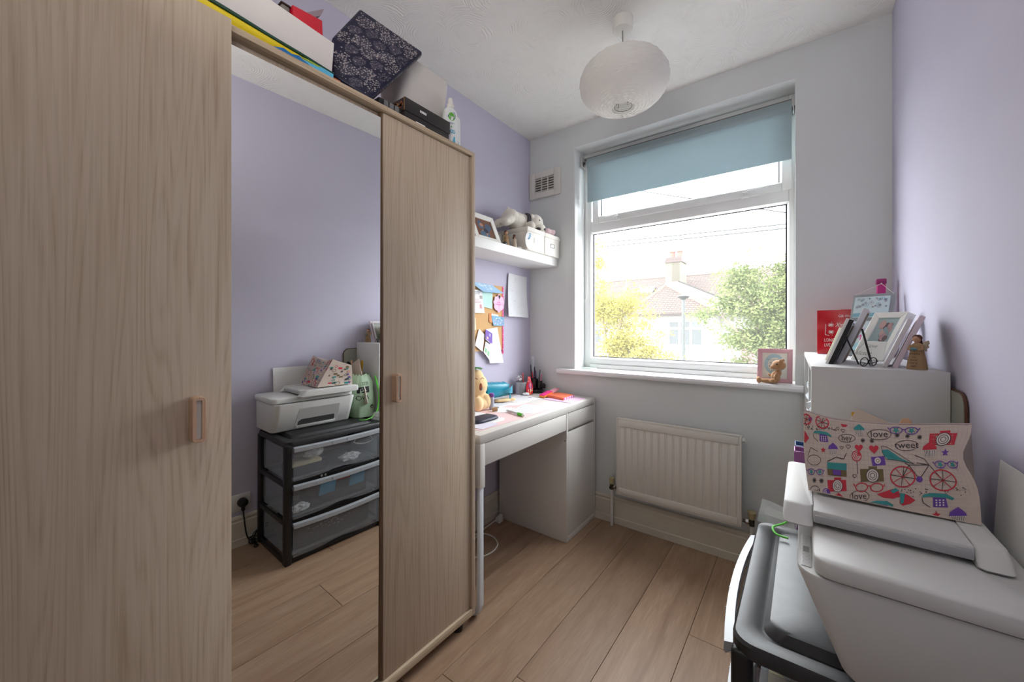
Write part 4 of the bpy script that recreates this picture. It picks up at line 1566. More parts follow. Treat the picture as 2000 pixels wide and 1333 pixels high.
flat('paper_sheet', 'large white sheet at the back of the desk beside the teal wrapped gift', 'paper', [(.14, 1.62), (.27, 1.72), (.262, 1.98), (.07, 2.0)], PAPER, .0006, ZT + .0012, pr_small)
flat('notepad', 'white pad of paper under the teal wrapped gift', 'notepad', [(.115, 1.57), (.235, 1.60), (.225, 1.74), (.11, 1.72)], mat('pad_white', (228, 228, 234), .7), .006, ZT + .002)
flat('paper_sheet', 'white strip of paper behind the pen on the desk mat', 'paper', [(.245, 1.50), (.33, 1.53), (.30, 1.66), (.225, 1.62)], PAPER, .0006, zt2)
flat('card_sleeve', 'pink card folder at the far end of the desk', 'folder', [(.28, 1.962), (.470, 1.955), (.474, 2.135), (.31, 2.16)], mat('pink_card', (240, 204, 232), .6), .0025, ZT, None, None, .0004)
# orange notebook with striped fore-edge
nb = root('notebook', (.34, 2.07, ZT + .003), 'orange notebook with a pink and white striped edge on the pink folder', 'notebook')
q = [V((.262, 2.032, ZT + .003)), V((.402, 1.995, ZT + .003)), V((.398, 2.135, ZT + .003)), V((.262, 2.165, ZT + .003))]
up = V((0, 0, .014))
mb = MB(mat('orange_cover', (246, 128, 90), .5))
mb.hexa(q, [p + up for p in q], .001)
mb.build('cover', nb)
mb = MB(mat('stripe_white', (250, 244, 250), .6))
g = lambda x, y: q[1].lerp(q[2], x) + up * y + V((.0006, 0, 0))
for k in range(9):
    mb.rect(g, .02 + k * .107, .04, .02 + (k + 1) * .107, .96, mat('stripe_white', (250, 244, 250), .6) if k % 2 else mat('stripe_pink', (232, 120, 196), .6))
mb.build('striped_edge', nb, 'pink and white striped page edge', smooth=0)
# packet of page flags
hp = root('page_flags', (.235, 2.10, ZT + .018), 'strip of pink and orange page flags lying across the notebook corner', 'page flags')
a_, b2 = V((.235, 1.990, ZT + .004)), V((.235, 2.175, ZT + .030))
sd, up2 = V((.034, .004, 0)), V((0, 0, .010))
for k, (t0, t1, c_, nm) in enumerate(((0, .52, (252, 150, 52), 'flag_orange'), (.52, 1, (250, 176, 190), 'flag_pale_pink'))):
    mb = MB(mat(nm, c_, .5))
    p0, p1 = a_.lerp(b2, t0), a_.lerp(b2, t1)
    mb.hexa([p0, p0 + sd, p1 + sd, p1], [p + up2 for p in (p0, p0 + sd, p1 + sd, p1)], .0006)
    if k == 0:
        mb.hexa([p + up2 for p in (p0, p0 + sd, p1 + sd, p1)], [p + up2 * 1.6 for p in (p0, p0 + sd, p1 + sd, p1)], .0004, m=mat('flag_magenta', (236, 52, 140), .5))
    mb.build('flag_block', hp)
# pen with a green cap
pn = root('highlighter', (.38, 1.54, zt2), 'clear pen with a bright green end lying on the desk mat', 'pen')
p0, p1 = V((.318, 1.556, zt2 + .007)), V((.462, 1.512, zt2 + .007))
mb = MB(mat('pen_clear', (200, 206, 210), .2))
mb.tube([p0, p0.lerp(p1, .08), p0.lerp(p1, .68)], [.003, .0055, .0055], 12)
mb.build('barrel', pn)
mb = MB(mat('pen_green', (70, 196, 40), .35))
mb.tube([p0.lerp(p1, .66), p0.lerp(p1, .7), p0.lerp(p1, .9)], [.0075, .008, .0075], 12)
mb.build('green_grip', pn)
mb = MB(mat('pen_white', (236, 240, 236), .35))
mb.tube([p0.lerp(p1, .9), p0.lerp(p1, .98), p1], [.006, .005, .002], 12)
mb.build('tip', pn)
# plush root vegetable at the wardrobe edge
PLB = mat('peach_plush', (240, 208, 158), .95, bump=.5, bscale=300, bdist=.001, sheen=.4)
pv = root('plush_vegetable', (.165, 1.50, ZT), 'cream plush vegetable toy with green leaves and a stitched smile', 'soft toy')
c = V((.165, 1.497, ZT))
K_ = 1.16
pvb = blob('body', [(c + V(p) * K_, tuple(x * K_ for x in r)) for p, r in (((0, 0, .112), (.050, .052, .056)), ((-.002, -.004, .150), (.036, .038, .036)), ((.004, .004, .075), (.034, .036, .04)), ((.010, .004, .032), (.044, .048, .034)), ((.034, .026, .040), (.022, .026, .036)), ((.036, -.03, .036), (.022, .024, .034)))], PLB, pv, .004, 6)
mb = MB(mat('leaf_green', (72, 128, 62), .8))
for k in range(6):
    a = k * 1.05
    dv = V((math.cos(a), math.sin(a), 0))
    s2 = V((-math.sin(a), math.cos(a), 0))
    o = c + V((-.002, -.004, .182)) * K_
    pts = [(0, -.006), (.02, -.013), (.038, -.006), (.042, 0), (.038, .006), (.02, .013), (0, .006)]
    mb.hexa([o + dv * x + s2 * y + V((0, 0, .012 - 5 * x * x)) for x, y in pts], [o + dv * x + s2 * y + V((0, 0, .015 - 5 * x * x)) for x, y in pts])
mb.build('leaves', pv)
sv_ = surface(pvb)
def onface(dy, dz, lift=.0006):
    return sv_(c + V((.3, -.09, .118 * K_ + dz)) + V((-.28, .96, 0)) * dy, V((-.96, .28, 0)), lift)
mb = MB(mat('stitch_brown', (96, 62, 40), .8))
mb.tube([onface(.012 + .012 * (k - 4) / 4, .030 + .006 * math.sin(PI * k / 8)) for k in range(9)], .0013, 5)
mb.tube([onface(-.030 + .010 * (k - 4) / 4, .030 + .006 * math.sin(PI * k / 8)) for k in range(9)], .0013, 5)
mb.build('stitched_eyes', pv)
mb = MB(mat('mouth_brown', (150, 76, 44), .8))
mb.ball(onface(-.004, -.008, -.006), (.008, .012, .021))
mb.ball(onface(-.003, -.017, -.004), (.008, .008, .010), m=mat('tongue_grey', (96, 96, 112), .6))
mb.build('mouth', pv)
# glue stick
gs = root('glue_stick', (.222, 1.552, ZT + .002), 'glue stick with a purple cap beside the plush vegetable', 'glue stick')
mb = MB(mat('glue_grey', (170, 176, 190), .35))
mb.cyl((.222, 1.552, ZT + .0015), (.222, 1.552, ZT + .068), .0125, seg=20)
f = lambda x, y: V((.222 + .0128 * math.cos(-.4 + x / .0125), 1.552 + .0128 * math.sin(-.4 + x / .0125), ZT + y))
mb.rect(f, -.012, .012, .012, .026, mat('glue_pink', (222, 60, 110), .4))
mb.rect(f, -.012, .034, .012, .042, mat('glue_pink', (222, 60, 110), .4))
mb.rect(f, -.012, .002, .012, .008, mat('glue_purple', (120, 66, 160), .4))
mb.build('tube', gs)
mb = MB(mat('glue_purple', (120, 66, 160), .4))
mb.lathe((.222, 1.552, ZT + .068), [(.0125, 0), (.0132, .002), (.0132, .016), (.011, .019), (.003, .020)], 20)
mb.build('cap', gs)
mb = MB(mat('cork_brown', (176, 140, 100), .85, var=.25, vscale=200))
mb.cyl((.258, 1.515, zt2 + .0105), (.274, 1.535, zt2 + .0105), .0105, .009, 16)
mb.build('cork', None, 'short brown cork lying on the desk mat', 'cork')
# teal wrapped gift with ribbon
TEAL = mat('teal_satin', (22, 140, 168), .28)
tg = root('wrapped_gift', (.12, 1.72, ZT + .008), 'teal satin gift bundle with a ribbon resting on a cream plush', 'gift')
zb2 = ZT + .0085
rows = []
for k in range(9):
    t_ = k / 8
    yc = 1.612 + .150 * t_
    hx = .046 * (1 - .30 * t_ ** 2)
    zt_ = .118 * (1 - .10 * t_)
    zb_ = .022 + .012 * t_
    r_ = []
    for i in range(20):
        a = 2 * PI * i / 20
        c_, s_ = math.cos(a), math.sin(a)
        wob = .0035 * math.sin(5 * a + 3 * k) * (.4 + t_)
        r_.append(V((.10 + .045 * t_ + (hx + wob) * math.copysign(abs(c_) ** .6, c_), yc, zb2 + (zt_ + zb_) / 2 + ((zt_ - zb_) / 2 + wob) * math.copysign(abs(s_) ** .6, s_))))
    rows.append(r_)
mb = MB(TEAL)
mb.ring(rows)
mb.build('satin_wrap', tg, smooth=50)
mb = MB(mat('teal_ribbon', (90, 176, 200), .3))
for k in range(5):
    a = -1.0 + k * .5
    b0 = V((.178, 1.742, zb2 + .062))
    mb.sheet(lambda u, v: b0 + V((.004 + .012 * math.sin(u * PI), -.03 + .075 * u, .004 + .022 * math.sin(a) * u + .010 * (v - .5))), 8, 1, .0008)
mb.box(.186, .189, 1.752, 1.762, zb2 + .006, zb2 + .06, .001, m=TEAL)
mb.build('ribbon', tg)
blob('soft_toy', [((.165, 1.735, ZT + .0185), (.034, .048, .010)), ((.19, 1.775, ZT + .0185), (.02, .024, .010)), ((.15, 1.70, ZT + .018), (.03, .03, .0095))], PLB, None, .0035, 5, at=(.165, 1.74, ZT + .008),
     label='flattened cream plush toy under the teal gift bundle', cat='soft toy')
# tin with lettering
tn = root('tin_can', (.062, 2.04, ZT), 'grey printed tin holding foil and pens at the back of the desk', 'tin')
TINM = mat('tin_grey', (176, 176, 180), .4)
tc = (.062, 2.045, ZT)
mb = MB(TINM)
mb.lathe(tc, [(.038, 0), (.040, .002), (.040, .078), (.041, .080), (.0385, .080), (.0385, .01)], 32, cap1=True)
mb.build('can', tn)
l2 = lambda x, y: V((tc[0] + .0406 * math.cos(-.62 + x / .04), tc[1] + .0406 * math.sin(-.62 + x / .04), tc[2] + y))
mb = MB(GREYINK)
mb.text('Merry Ch', .012, l2, 0, .060, mat('ink_slate', (86, 88, 98), .6), align='C')
lines_of_text(mb, l2, -.03, .03, .008, .054, 9, .0022, GREYINK, 11)
mb.build('tin_lettering', tn, smooth=0)
FOIL = mat('silver_foil', (214, 214, 218), .25, .8)
rg = random.Random(4)
def crumple(name, c, r, m, label, cat, seed=1, parent=None, squash=1.0):
    rg2 = random.Random(seed)
    bm = bmesh.new()
    bmesh.ops.create_icosphere(bm, subdivisions=3, radius=1)
    for v in bm.verts:
        k = .72 + .5 * rg2.random()
        v.co = V((v.co.x * r[0] * k, v.co.y * r[1] * k, (v.co.z * k) * r[2]))
    zmin = min(v.co.z for v in bm.verts)
    mb = MB(m)
    mb.bm.free()
    mb.bm = bm
    mb.mats = [m]
    for v in bm.verts:
        v.co += V((c[0], c[1], c[2] - zmin))
    return mb.build(name, parent, None if parent else label, None if parent else cat, at=None if parent else c, smooth=0)
crumple('foil_ball', (.052, 2.03, ZT + .081), (.022, .022, .02), FOIL, 'crumpled silver foil on top of the grey tin', 'foil', 5)
crumple('tissue', (.13, 2.0, ZT + .002), (.02, .022, .009), mat('tissue_white', (240, 240, 242), .9), 'scrap of white tissue on the desk before the tin', 'tissue', 6)
def pencil(p0, p1, r, m, label, cat='pen', tip=None, group=None):
    mb = MB(m)
    p0, p1 = V(p0), V(p1)
    mb.tube([p0, p0.lerp(p1, .02), p0.lerp(p1, .93), p1], [r * .8, r, r, r * .5], 8)
    if tip:
        mb.tube([p0.lerp(p1, .86), p0.lerp(p1, .99)], [r * 1.15, r * .9], 8, tip)
    return mb.build('pen', None, label, cat, group, at=p0)
pencil((.068, 2.06, ZT + .014), (.05, 2.075, ZT + .135), .004, mat('pencil_red', (196, 56, 66), .4), 'red pencil standing in the grey tin')
# desk tidy with pens
ph0 = root('pen_holder', (.10, 2.16, ZT), 'round black desk tidy with compartments full of pens', 'pen holder')
mb = MB(mat('tidy_black', (26, 24, 24), .2))
hc2 = (.098, 2.158, ZT)
mb.lathe(hc2, [(.05, 0), (.054, .003), (.054, .018), (.050, .022), (.048, .014), (.02, .010)], 30)
for dx, dy, r, h in ((-.014, -.014, .024, .085), (.014, .02, .022, .065), (-.02, .026, .018, .075)):
    mb.lathe((hc2[0] + dx, hc2[1] + dy, ZT + .01), [(r, 0), (r, h), (r - .0018, h), (r - .0018, .006)], 20, cap1=True)
mb.build('tidy', ph0)
INKB = mat('pen_black', (30, 30, 34), .35)
pens = [(-.02, -.02, -.004, -.006, .165, 'pen_black'), (-.012, -.008, .004, .006, .15, 'pen_black'), (-.022, -.004, -.008, -.004, .13, 'pen_slate'), (.008, .016, .010, .01, .13, 'pen_slate'), (.018, .024, .006, .012, .12, 'pen_clear2'), (.02, .014, .014, .006, .10, 'pen_pinkish'), (-.018, .03, -.01, .01, .12, 'pen_purple'), (-.02, .022, -.014, .004, .115, 'pen_black'), (-.006, -.018, -.002, -.014, .12, 'pen_redd')]
PL_ = ['tallest black pen in the desk tidy', 'second tallest black pen in the desk tidy', 'slate grey pen leaning left in the desk tidy', 'slate grey pen at the middle of the desk tidy', 'clear grey pen at the right of the desk tidy', 'short pink pen at the front of the desk tidy', 'purple pen at the back of the desk tidy', 'shortest black pen at the back of the desk tidy', 'dark red pen at the front of the desk tidy']
PC = {'pen_black': (30, 30, 34), 'pen_slate': (84, 88, 96), 'pen_clear2': (180, 186, 190), 'pen_pinkish': (214, 120, 150), 'pen_purple': (96, 60, 120), 'pen_redd': (170, 40, 56)}
for k, (dx, dy, tx, ty, h, m) in enumerate(pens):
    o = pencil((hc2[0] + dx, hc2[1] + dy, ZT + .021), (hc2[0] + dx + tx, hc2[1] + dy + ty, ZT + .021 + h), .0042, mat(m, PC[m], .35), PL_[k], 'pen', group='pens in the desk tidy')
mb = MB(clear('ruler_clear', (214, 222, 228), .45, .1, .1))
mb.box(.046, .074, 2.172, 2.1735, ZT + .02, ZT + .235, .0005)
mb.box(.048, .050, 2.1714, 2.1718, ZT + .03, ZT + .230, m=GREYINK)
for k in range(20):
    mb.box(.050, .056, 2.1714, 2.1718, ZT + .03 + k * .01, ZT + .0306 + k * .01, m=GREYINK)
mb.build('ruler', None, 'clear plastic ruler standing upright in the desk tidy', 'ruler')
crumple('black_bow', (.135, 2.192, ZT + .0225), (.016, .02, .018), mat('bow_black', (40, 36, 40), .25, .2), 'shiny black crumpled wrapper on the rim of the desk tidy', 'wrapper', 8)
# red sweet packet leaning on the tidy
sw = root('sweet_packet', (.135, 2.06, ZT), 'shiny red sweet packet leaning against the pens', 'sweet packet')
SWR = mat('sweet_red', (214, 40, 58), .25)
o, ux_, uz_ = V((.128, 2.045, ZT + .002)), V((.25, .95, .02)).normalized(), V((-.24, .26, 1)).normalized()
nn = ux_.cross(uz_).normalized()
if nn.x < 0:
    nn = -nn
def pk(u, v, s_):
    wd_ = .017 + .012 * math.sin(PI * min(1, .12 + v * 1.1)) - .010 * max(0, v - .5)
    th_ = .010 * math.sin(PI * u) * max(0, math.sin(PI * v)) ** .5
    return o + ux_ * ((u - .5) * 2 * wd_) + uz_ * (v * .118) + nn * (s_ * th_)
mb = MB(SWR)
mb.grid(lambda u, v: pk(u, v, 1), 8, 12)
mb.grid(lambda u, v: pk(u, v, -1), 8, 12)
mb.build('packet', sw, weld=True)
mb = MB(PAPER)
g = lambda x, y: pk(x, y, 1) + nn * .0008
rg = random.Random(10)
for k in range(16):
    mb.star(g, rg.uniform(.12, .88), rg.choice([rg.uniform(.04, .3), rg.uniform(.72, .96)]), .07, PAPER if k % 3 else mat('sweet_yellow', (246, 200, 60), .4), 4, .4)
gv = lambda x, y: g(.62 - y * .5, .32 + x * .42)
mb.disc(g, .5, .5, .26, mat('sweet_violet', (110, 60, 150), .4), 12, ry=.17)
g3 = lambda x, y: gv(x, y) + nn * .0006
mb.text('lovem', .44, g3, .04, .12, PAPER, sx=.62)
mb.build('packet_print', sw, smooth=0)

# white lead with plug under the desk
pl = root('power_lead', (.1, 1.68, .0), 'white power lead with a plug coiled on the floor under the desk', 'cable')
mb = MB(WCABLE)
pts = [(.058, 1.79, .022), (.05, 1.74, .010), (.05, 1.68, .005), (.07, 1.60, .005), (.10, 1.50, .005), (.16, 1.44, .005), (.215, 1.47, .005), (.235, 1.54, .005), (.215, 1.61, .005), (.16, 1.65, .005), (.10, 1.655, .005), (.06, 1.62, .010), (.045, 1.55, .005), (.045, 1.40, .005)]
def spline(pts, n=8):
    P_ = [V(p) for p in pts]
    out = []
    for i in range(len(P_) - 1):
        p0, p1, p2, p3 = P_[max(i - 1, 0)], P_[i], P_[i + 1], P_[min(i + 2, len(P_) - 1)]
        for k in range(n):
            t_ = k / n
            out.append(.5 * ((2 * p1) + (p2 - p0) * t_ + (2 * p0 - 5 * p1 + 4 * p2 - p3) * t_ ** 2 + (3 * p1 - p0 - 3 * p2 + p3) * t_ ** 3))
    out.append(P_[-1])
    return out
mb.tube(spline(pts), .0038, 7)
mb.build('lead', pl)
mb = MB(WCABLE)
mb.hexa([(.045, 1.790, .003), (.085, 1.785, .003), (.080, 1.835, .003), (.052, 1.838, .003)], [(.048, 1.793, .030), (.082, 1.789, .030), (.078, 1.830, .045), (.054, 1.833, .045)], .006)
mb.build('plug', pl)

# ------------------------------------------------------------------ window sill things
flat('card_coaster', 'pale mint glass coaster at the left end of the window sill', 'coaster', [(.362, 2.290), (.440, 2.275), (.455, 2.345), (.375, 2.362)], mat('mint_glass', (206, 232, 220), .2), .005, ZS + .0004, None, None, .001)
ROSE = mat('rose_frame', (206, 160, 168), .45)
def pic_heart(mb, G, lay):
    mb.rect(G, 0, 0, 1, 1, mat('mount_cream', (226, 226, 216), .6))
    mb.disc(lay(1), .48, .56, .40, mat('watercolour_blue', (176, 206, 214), .7), 24, ry=.40)
    mb.disc(lay(2), .52, .54, .30, mat('mount_cream', (226, 226, 216), .6), 20, ry=.28)
    T_ = mat('soft_text', (110, 124, 124), .7)
    for k, s_ in enumerate(('There is no better', 'BEST friend', 'than a')):
        mb.text(s_, .085, lay(3), .5, .70 - k * .12, T_, 0, 1.0, 'C')
    mb.text('Jake', .19, lay(3), .5, .28, T_, .35, 1.0, 'C')
picture_frame('photo_frame', 'dusty pink picture frame with a round blue verse on the window sill', 'picture frame', (1.347, 2.262, ZS + .001), (.993, .06, 0), (.01, .17, 1), (.05, -1, .17), .143, .165, .020, .014, ROSE, pic_heart)
mb = MB(mat('mdf_tan', (190, 160, 116), .8))
mb.hexa([(1.455, 2.283, ZS + .0005), (1.485, 2.283, ZS + .0005), (1.485, 2.287, ZS + .0005), (1.455, 2.287, ZS + .0005)], [(1.462, 2.300, ZS + .06), (1.480, 2.300, ZS + .06), (1.480, 2.304, ZS + .06), (1.462, 2.304, ZS + .06)]) if False else None
# small plain brown bear
BRN = mat('brown_plush', (176, 132, 92), .9, var=.1, vscale=90, bump=.6, bscale=320, bdist=.001, sheen=.3)
bb = root('teddy_bear', (1.42, 2.228, ZS), 'small brown plush bear sitting before the dusty pink frame on the sill', 'soft toy')
o = V((1.425, 2.232, ZS + .0005))
blob('body', [(o + V((0, 0, .030)), (.020, .020, .030)), (o + V((.010, 0, .052)), (.015, .016, .018)), (o + V((-.030, -.014, .011)), (.034, .010, .010), (0, 0, .25)), (o + V((-.034, .010, .011)), (.034, .010, .010), (0, 0, -.1)), (o + V((-.066, -.022, .014)), (.011, .011, .015)), (o + V((-.070, .012, .014)), (.011, .011, .015)),
               (o + V((.004, -.020, .036)), (.009, .009, .024), (.35, .2, 0)), (o + V((-.010, -.024, .013)), (.013, .009, .010)), (o + V((-.012, .018, .034)), (.022, .008, .008), (0, .35, 0))], BRN, bb, .0022, 5)
hh_ = o + V((.013, -.002, .088))
hd = blob('head', [(hh_, (.029, .027, .025)), (hh_ + V((-.022, -.008, -.009)), (.014, .014, .011)), (hh_ + V((.010, -.018, .022)), (.009, .006, .009)), (hh_ + V((.014, .018, .022)), (.009, .006, .009))], BRN, bb, .0022, 5)
sh_ = surface(hd)
mb = MB(INK)
for p_, r_ in (((.002, -.2, .006), .0032), ((-.018, -.2, .004), .003)):
    mb.ball(sh_(hh_ + V(p_), (-.05, 1, 0)), r_)
mb.ball(sh_(hh_ + V((-.2, -.008, -.006)), (1, 0, 0)), (.003, .005, .0035))
mb.build('eyes_and_nose', hd)

# ------------------------------------------------------------------ white shelf unit, right of the window
ZU = 1.068
ub = root('shelf_unit', (1.675, 1.385, 0), 'white open shelf unit standing end-on in the right window corner', 'shelf unit', rz=R(.98))
L_U, XA, XB = .815, -.126, .1415       # local: x -.126..128, y 0...815
UW = mat('unit_white', (214, 214, 213), .5, var=.015, vscale=5)
def upart(name, *b, m=None):
    mb = MB(m or UW)
    mb.box(*b, .0012)
    return mb.build(name, ub, local=True)
upart('top_panel', XA, XB, .0162, L_U - .0162, ZU - .016, ZU)
upart('end_panel', XA, XB, 0, .016, .001, ZU)
upart('end_panel', XA, XB, L_U - .016, L_U, .001, ZU)
upart('divider', XA + .004, XB - .006, .40, .415, .04, ZU - .0165)
for z in (.03, .30, .56, .83):
    upart('shelf', XA + .004, XB - .006, .0165, .3995, z, z + .015)
    upart('shelf', XA + .004, XB - .006, .4155, L_U - .0165, z, z + .015)
upart('back_panel', XB - .005, XB, .0165, L_U - .0165, .03, ZU - .0165)
MU = WM[ub]
def U(x, y, z):
    return MU @ V((x, y, z))
crumple('white_cloth', U(-.075, .30, .846), (.055, .06, .05), mat('cloth_white', (228, 234, 238), .9), 'crumpled white cloth on the top inner shelf of the unit', 'cloth', 12)
crumple('white_cloth', U(-.07, .62, .846), (.05, .09, .06), mat('cloth_white', (228, 234, 238), .9), 'white cloth bundle at the window end of the top inner shelf', 'cloth', 13)
mb = MB(mat('marker_black', (30, 34, 36), .4))
q0, q1 = U(-.126, .10, .586), U(.0, .10, .586)
mb.tube([q0, q0.lerp(q1, .06), q0.lerp(q1, .14), q1], [.001, .004, .008, .008], 10)
mb.build('marker', None, 'black marker pen poking out of the shelf unit', 'pen') if False else None
# magazine files standing on a shelf and poking out
def mag_file(y, c, label, x0, th):
    r_ = root('magazine_file', U(-.05, y, .576), label, 'magazine file', 'magazine files in the shelf unit')
    m = mat('file_%d_%d' % (c[0], c[2]), c, .45)
    z0_, zt_ = .576, .905
    for b_ in ((x0, .09, y, y + .003, z0_, zt_ - .09), (x0, .09, y + th - .003, y + th, z0_, zt_ - .09), (x0, x0 + .003, y + .003, y + th - .003, z0_, zt_ - .015), (.087, .09, y + .003, y + th - .003, z0_, zt_ - .09), (x0 + .003, .087, y + .003, y + th - .003, z0_, z0_ + .003)):
        mb = MB(m)
        mb.box(b_[0], b_[1], b_[2], b_[3], b_[4], min(b_[5], .815), .0005)
        for v in mb.bm.verts:
            v.co = MU @ v.co
        mb.build('panel', r_)
mag_file(.020, (150, 84, 150), 'purple magazine file poking out of the shelf unit', -.165, .06)
mag_file(.090, (52, 88, 140), 'blue magazine file behind the purple one in the shelf unit', -.163, .06)
crumple('plastic_bag', U(-.135, .195, .576), (.03, .03, .09), clear('film_grey', (180, 186, 190), .35, .1, .15), 'crumpled clear plastic bag beside the magazine files', 'bag', 14)
# bag wedged between the unit and the wall
gb = root('handbag', (1.821, 1.38, .62), 'flat grey-green bag with brown piping wedged between unit and wall', 'bag')
mb = MB(mat('bag_olive', (150, 152, 142), .8))
def bo(k, e=0):
    pts = []
    for (cx_, cz_, a0_) in ((1.43, .99, 0), (1.335, .99, PI / 2)):
        for i in range(9):
            a = a0_ + PI / 2 * i / 8
            pts.append((cx_ + (.035 + e) * math.cos(a), cz_ + (.035 + e) * math.sin(a)))
    pts += [(1.30 - e, .62), (1.465 + e, .62)]
    return pts
mb.prism(bo(0), lambda a, b_: V((1.8175, a, b_)), (.0080, 0, 0), .002)
mb.build('bag_body', gb)
mb = MB(mat('piping_brown', (92, 58, 40), .6))
mb.tube([V((1.8220, a, b_)) for a, b_ in bo(0, .001)], .0034, 8, closed=True)
mb.build('piping', gb)
mb = MB(BLACKP)
mb.prism([(1.33 + .02 * math.cos(t_ * PI / 8), .90 + .045 * math.sin(t_ * PI / 8)) for t_ in range(9)] + [(1.31, .82), (1.35, .82)], lambda a, b_: V((1.8155, a, b_)), (.004, 0, 0), .001)
mb.build('pocket', gb, 'black rounded pocket')

# things on top of the unit
ZU1 = ZU + .0006
def gift_pack(o, w, h, lean, label, seed, texts):
    r_ = root('gift_wrap_pack', o, label, 'gift wrap', 'red gift wrap packs')
    ux_ = V((.985, -.17, 0)).normalized()
    uz_ = V((0, lean, 1)).normalized()
    n = ux_.cross(uz_).normalized()
    if n.y > 0:
        n = -n
    o = V(o)
    mb = MB(mat('wrap_red', (196, 14, 34), .22))
    F = lambda x, y: o + ux_ * x + uz_ * y
    mb.hexa([F(*p) - n * .012 for p in ((0, 0), (w, 0), (w, h), (0, h))], [F(*p) for p in ((0, 0), (w, 0), (w, h), (0, h))], .002)
    mb.build('pack', r_)
    g = lambda x, y: F(x * w, y * h) + n * .0005
    mb = MB(PAPER)
    texts(mb, g)
    mb.build('pack_print', r_, smooth=0)
def t1(mb, g):
    mb.text('Gift Wrap', .085, g, .52, .83, PAPER, .15, .95)
    WI = mat('wrap_white', (240, 226, 222), .5)
    mb.line(g, [(.22, .68), (.2, .44), (.3, .42)], .012, WI)
    for x, y in ((.34, .66), (.34, .5)):
        for k in range(4):
            a = PI * k / 4
            mb.line(g, [(x - .07 * math.cos(a), y - .05 * math.sin(a)), (x + .07 * math.cos(a), y + .05 * math.sin(a))], .012, WI)
    mb.text('Xmas', .13, g, .44, .62, WI, .4)
    mb.text('joy', .12, g, .50, .47, WI, .4)
    mb.text('LONG', .11, g, .18, .28, WI, 0, .8)
    mb.text('LIVE', .10, g, .18, .17, WI, 0, .8)
    for k in range(14):
        rg = random.Random(k)
        mb.disc(g, rg.uniform(.2, .9), rg.uniform(.05, .75), .008, WI, 6)
def t2_(mb, g):
    WI = mat('wrap_white', (240, 226, 222), .5)
    for k, (s_, z) in enumerate((('Snow', .47), ('from', .33), ('My', .19), ('STAR', .06))):
        mb.text(s_, .13, g, .22 + .04 * (k % 2), z, WI, .3 if k != 3 else 0, .9)
    for k in range(20):
        rg = random.Random(k + 50)
        mb.disc(g, rg.uniform(.15, .9), rg.uniform(.05, .9), .01, WI, 6)
gift_pack((1.577, 2.060, ZU1), .135, .183, .10, 'red gift wrap pack with white lettering at the left end of the unit top', 1, t1)
gift_pack((1.655, 2.085, ZU1), .105, .186, .10, 'second red gift wrap pack tucked behind the first and the frames', 2, t2_)
# pink tape dispenser box at the wall
mb = MB(mat('magenta_plastic', (196, 30, 130), .4))
mb.box(1.766, 1.792, 2.105, 2.135, ZU1, ZU1 + .282, .004)
mb.box(1.764, 1.794, 2.103, 2.137, ZU1 + .282, ZU1 + .304, .004, m=mat('magenta_cap', (150, 22, 100), .4))
mb.build('tall_box', None, 'tall magenta tube box standing in the corner behind the plaque', 'box')
# hanging plaque
hpq = root('hanging_plaque', (1.70, 1.95, ZU1), 'grey edged plaque with a string and blue floral sign leaning in the corner', 'plaque')
o, ux_, uz_ = V((1.658, 1.985, ZU1 + .001)), V((.965, -.25, .02)).normalized(), V((.135, .19, 1)).normalized()
n = ux_.cross(uz_).normalized()
if n.y > 0:
    n = -n
F = lambda x, y, z=0: o + ux_ * x + uz_ * y + n * z
PWID, PH = .120, .243
mb = MB(mat('plaque_grey', (150, 154, 156), .6))
mb.hexa([F(*p, -.010) for p in ((0, 0), (PWID, 0), (PWID, PH), (0, PH))], [F(*p, 0) for p in ((0, 0), (PWID, 0), (PWID, PH), (0, PH))], .001)
mb.build('board', hpq)
mb = MB(mat('plaque_pale', (206, 224, 226), .6))
mb.hexa([F(*p, .0) for p in ((.008, .150), (PWID - .012, .150), (PWID - .012, PH - .012), (.008, PH - .012))], [F(*p, .006) for p in ((.008, .150), (PWID - .012, .150), (PWID - .012, PH - .012), (.008, PH - .012))], .0008)
mb.hexa([F(*p, .0) for p in ((.008, .02), (PWID - .012, .02), (PWID - .012, .135), (.008, .135))], [F(*p, .006) for p in ((.008, .02), (PWID - .012, .02), (PWID - .012, .135), (.008, .135))], .0008)
tl = mb.build('sign_tile', hpq)
g = lambda x, y: F(x, y, .0065)
rg = random.Random(31)
mb = MB(GREYINK)
for k in range(26):
    x, y = rg.uniform(.016, PWID - .02), rg.uniform(.185, PH - .02)
    mb.loop(g, x, y, rg.uniform(.003, .007), .0012, rg.choice([mat('deco_blue', (130, 170, 186), .6), mat('deco_rose', (186, 160, 166), .6), mat('deco_grey', (150, 156, 160), .6)]), 10)
    mb.disc(lambda a, b_: F(a, b_, .0068), x, y, .0018, mat('deco_slate', (110, 110, 126), .6), 6)
mb.rect(g, .008, .152, PWID - .012, .166, mat('deco_teal', (130, 180, 192), .6))
mb.text('YOU &', .016, g, .024, .098, mat('deco_pinkpale', (222, 160, 196), .6))
mb.text('ME', .034, g, .022, .058, mat('deco_pink', (220, 90, 160), .6))
mb.rect(g, .010, .024, PWID - .014, .048, mat('deco_aqua', (170, 214, 222), .6))
mb.build('sign_print', tl, smooth=0)
mb = MB(mat('string_white', (226, 224, 216), .8))
pk_ = F(.074, PH + .042, -.01)
mb.tube([F(.006, PH - .002, .003), pk_, F(PWID - .006, PH - .004, .003)], .0011, 6)
mb.ball(pk_, .0025)
mb.build('string', hpq)
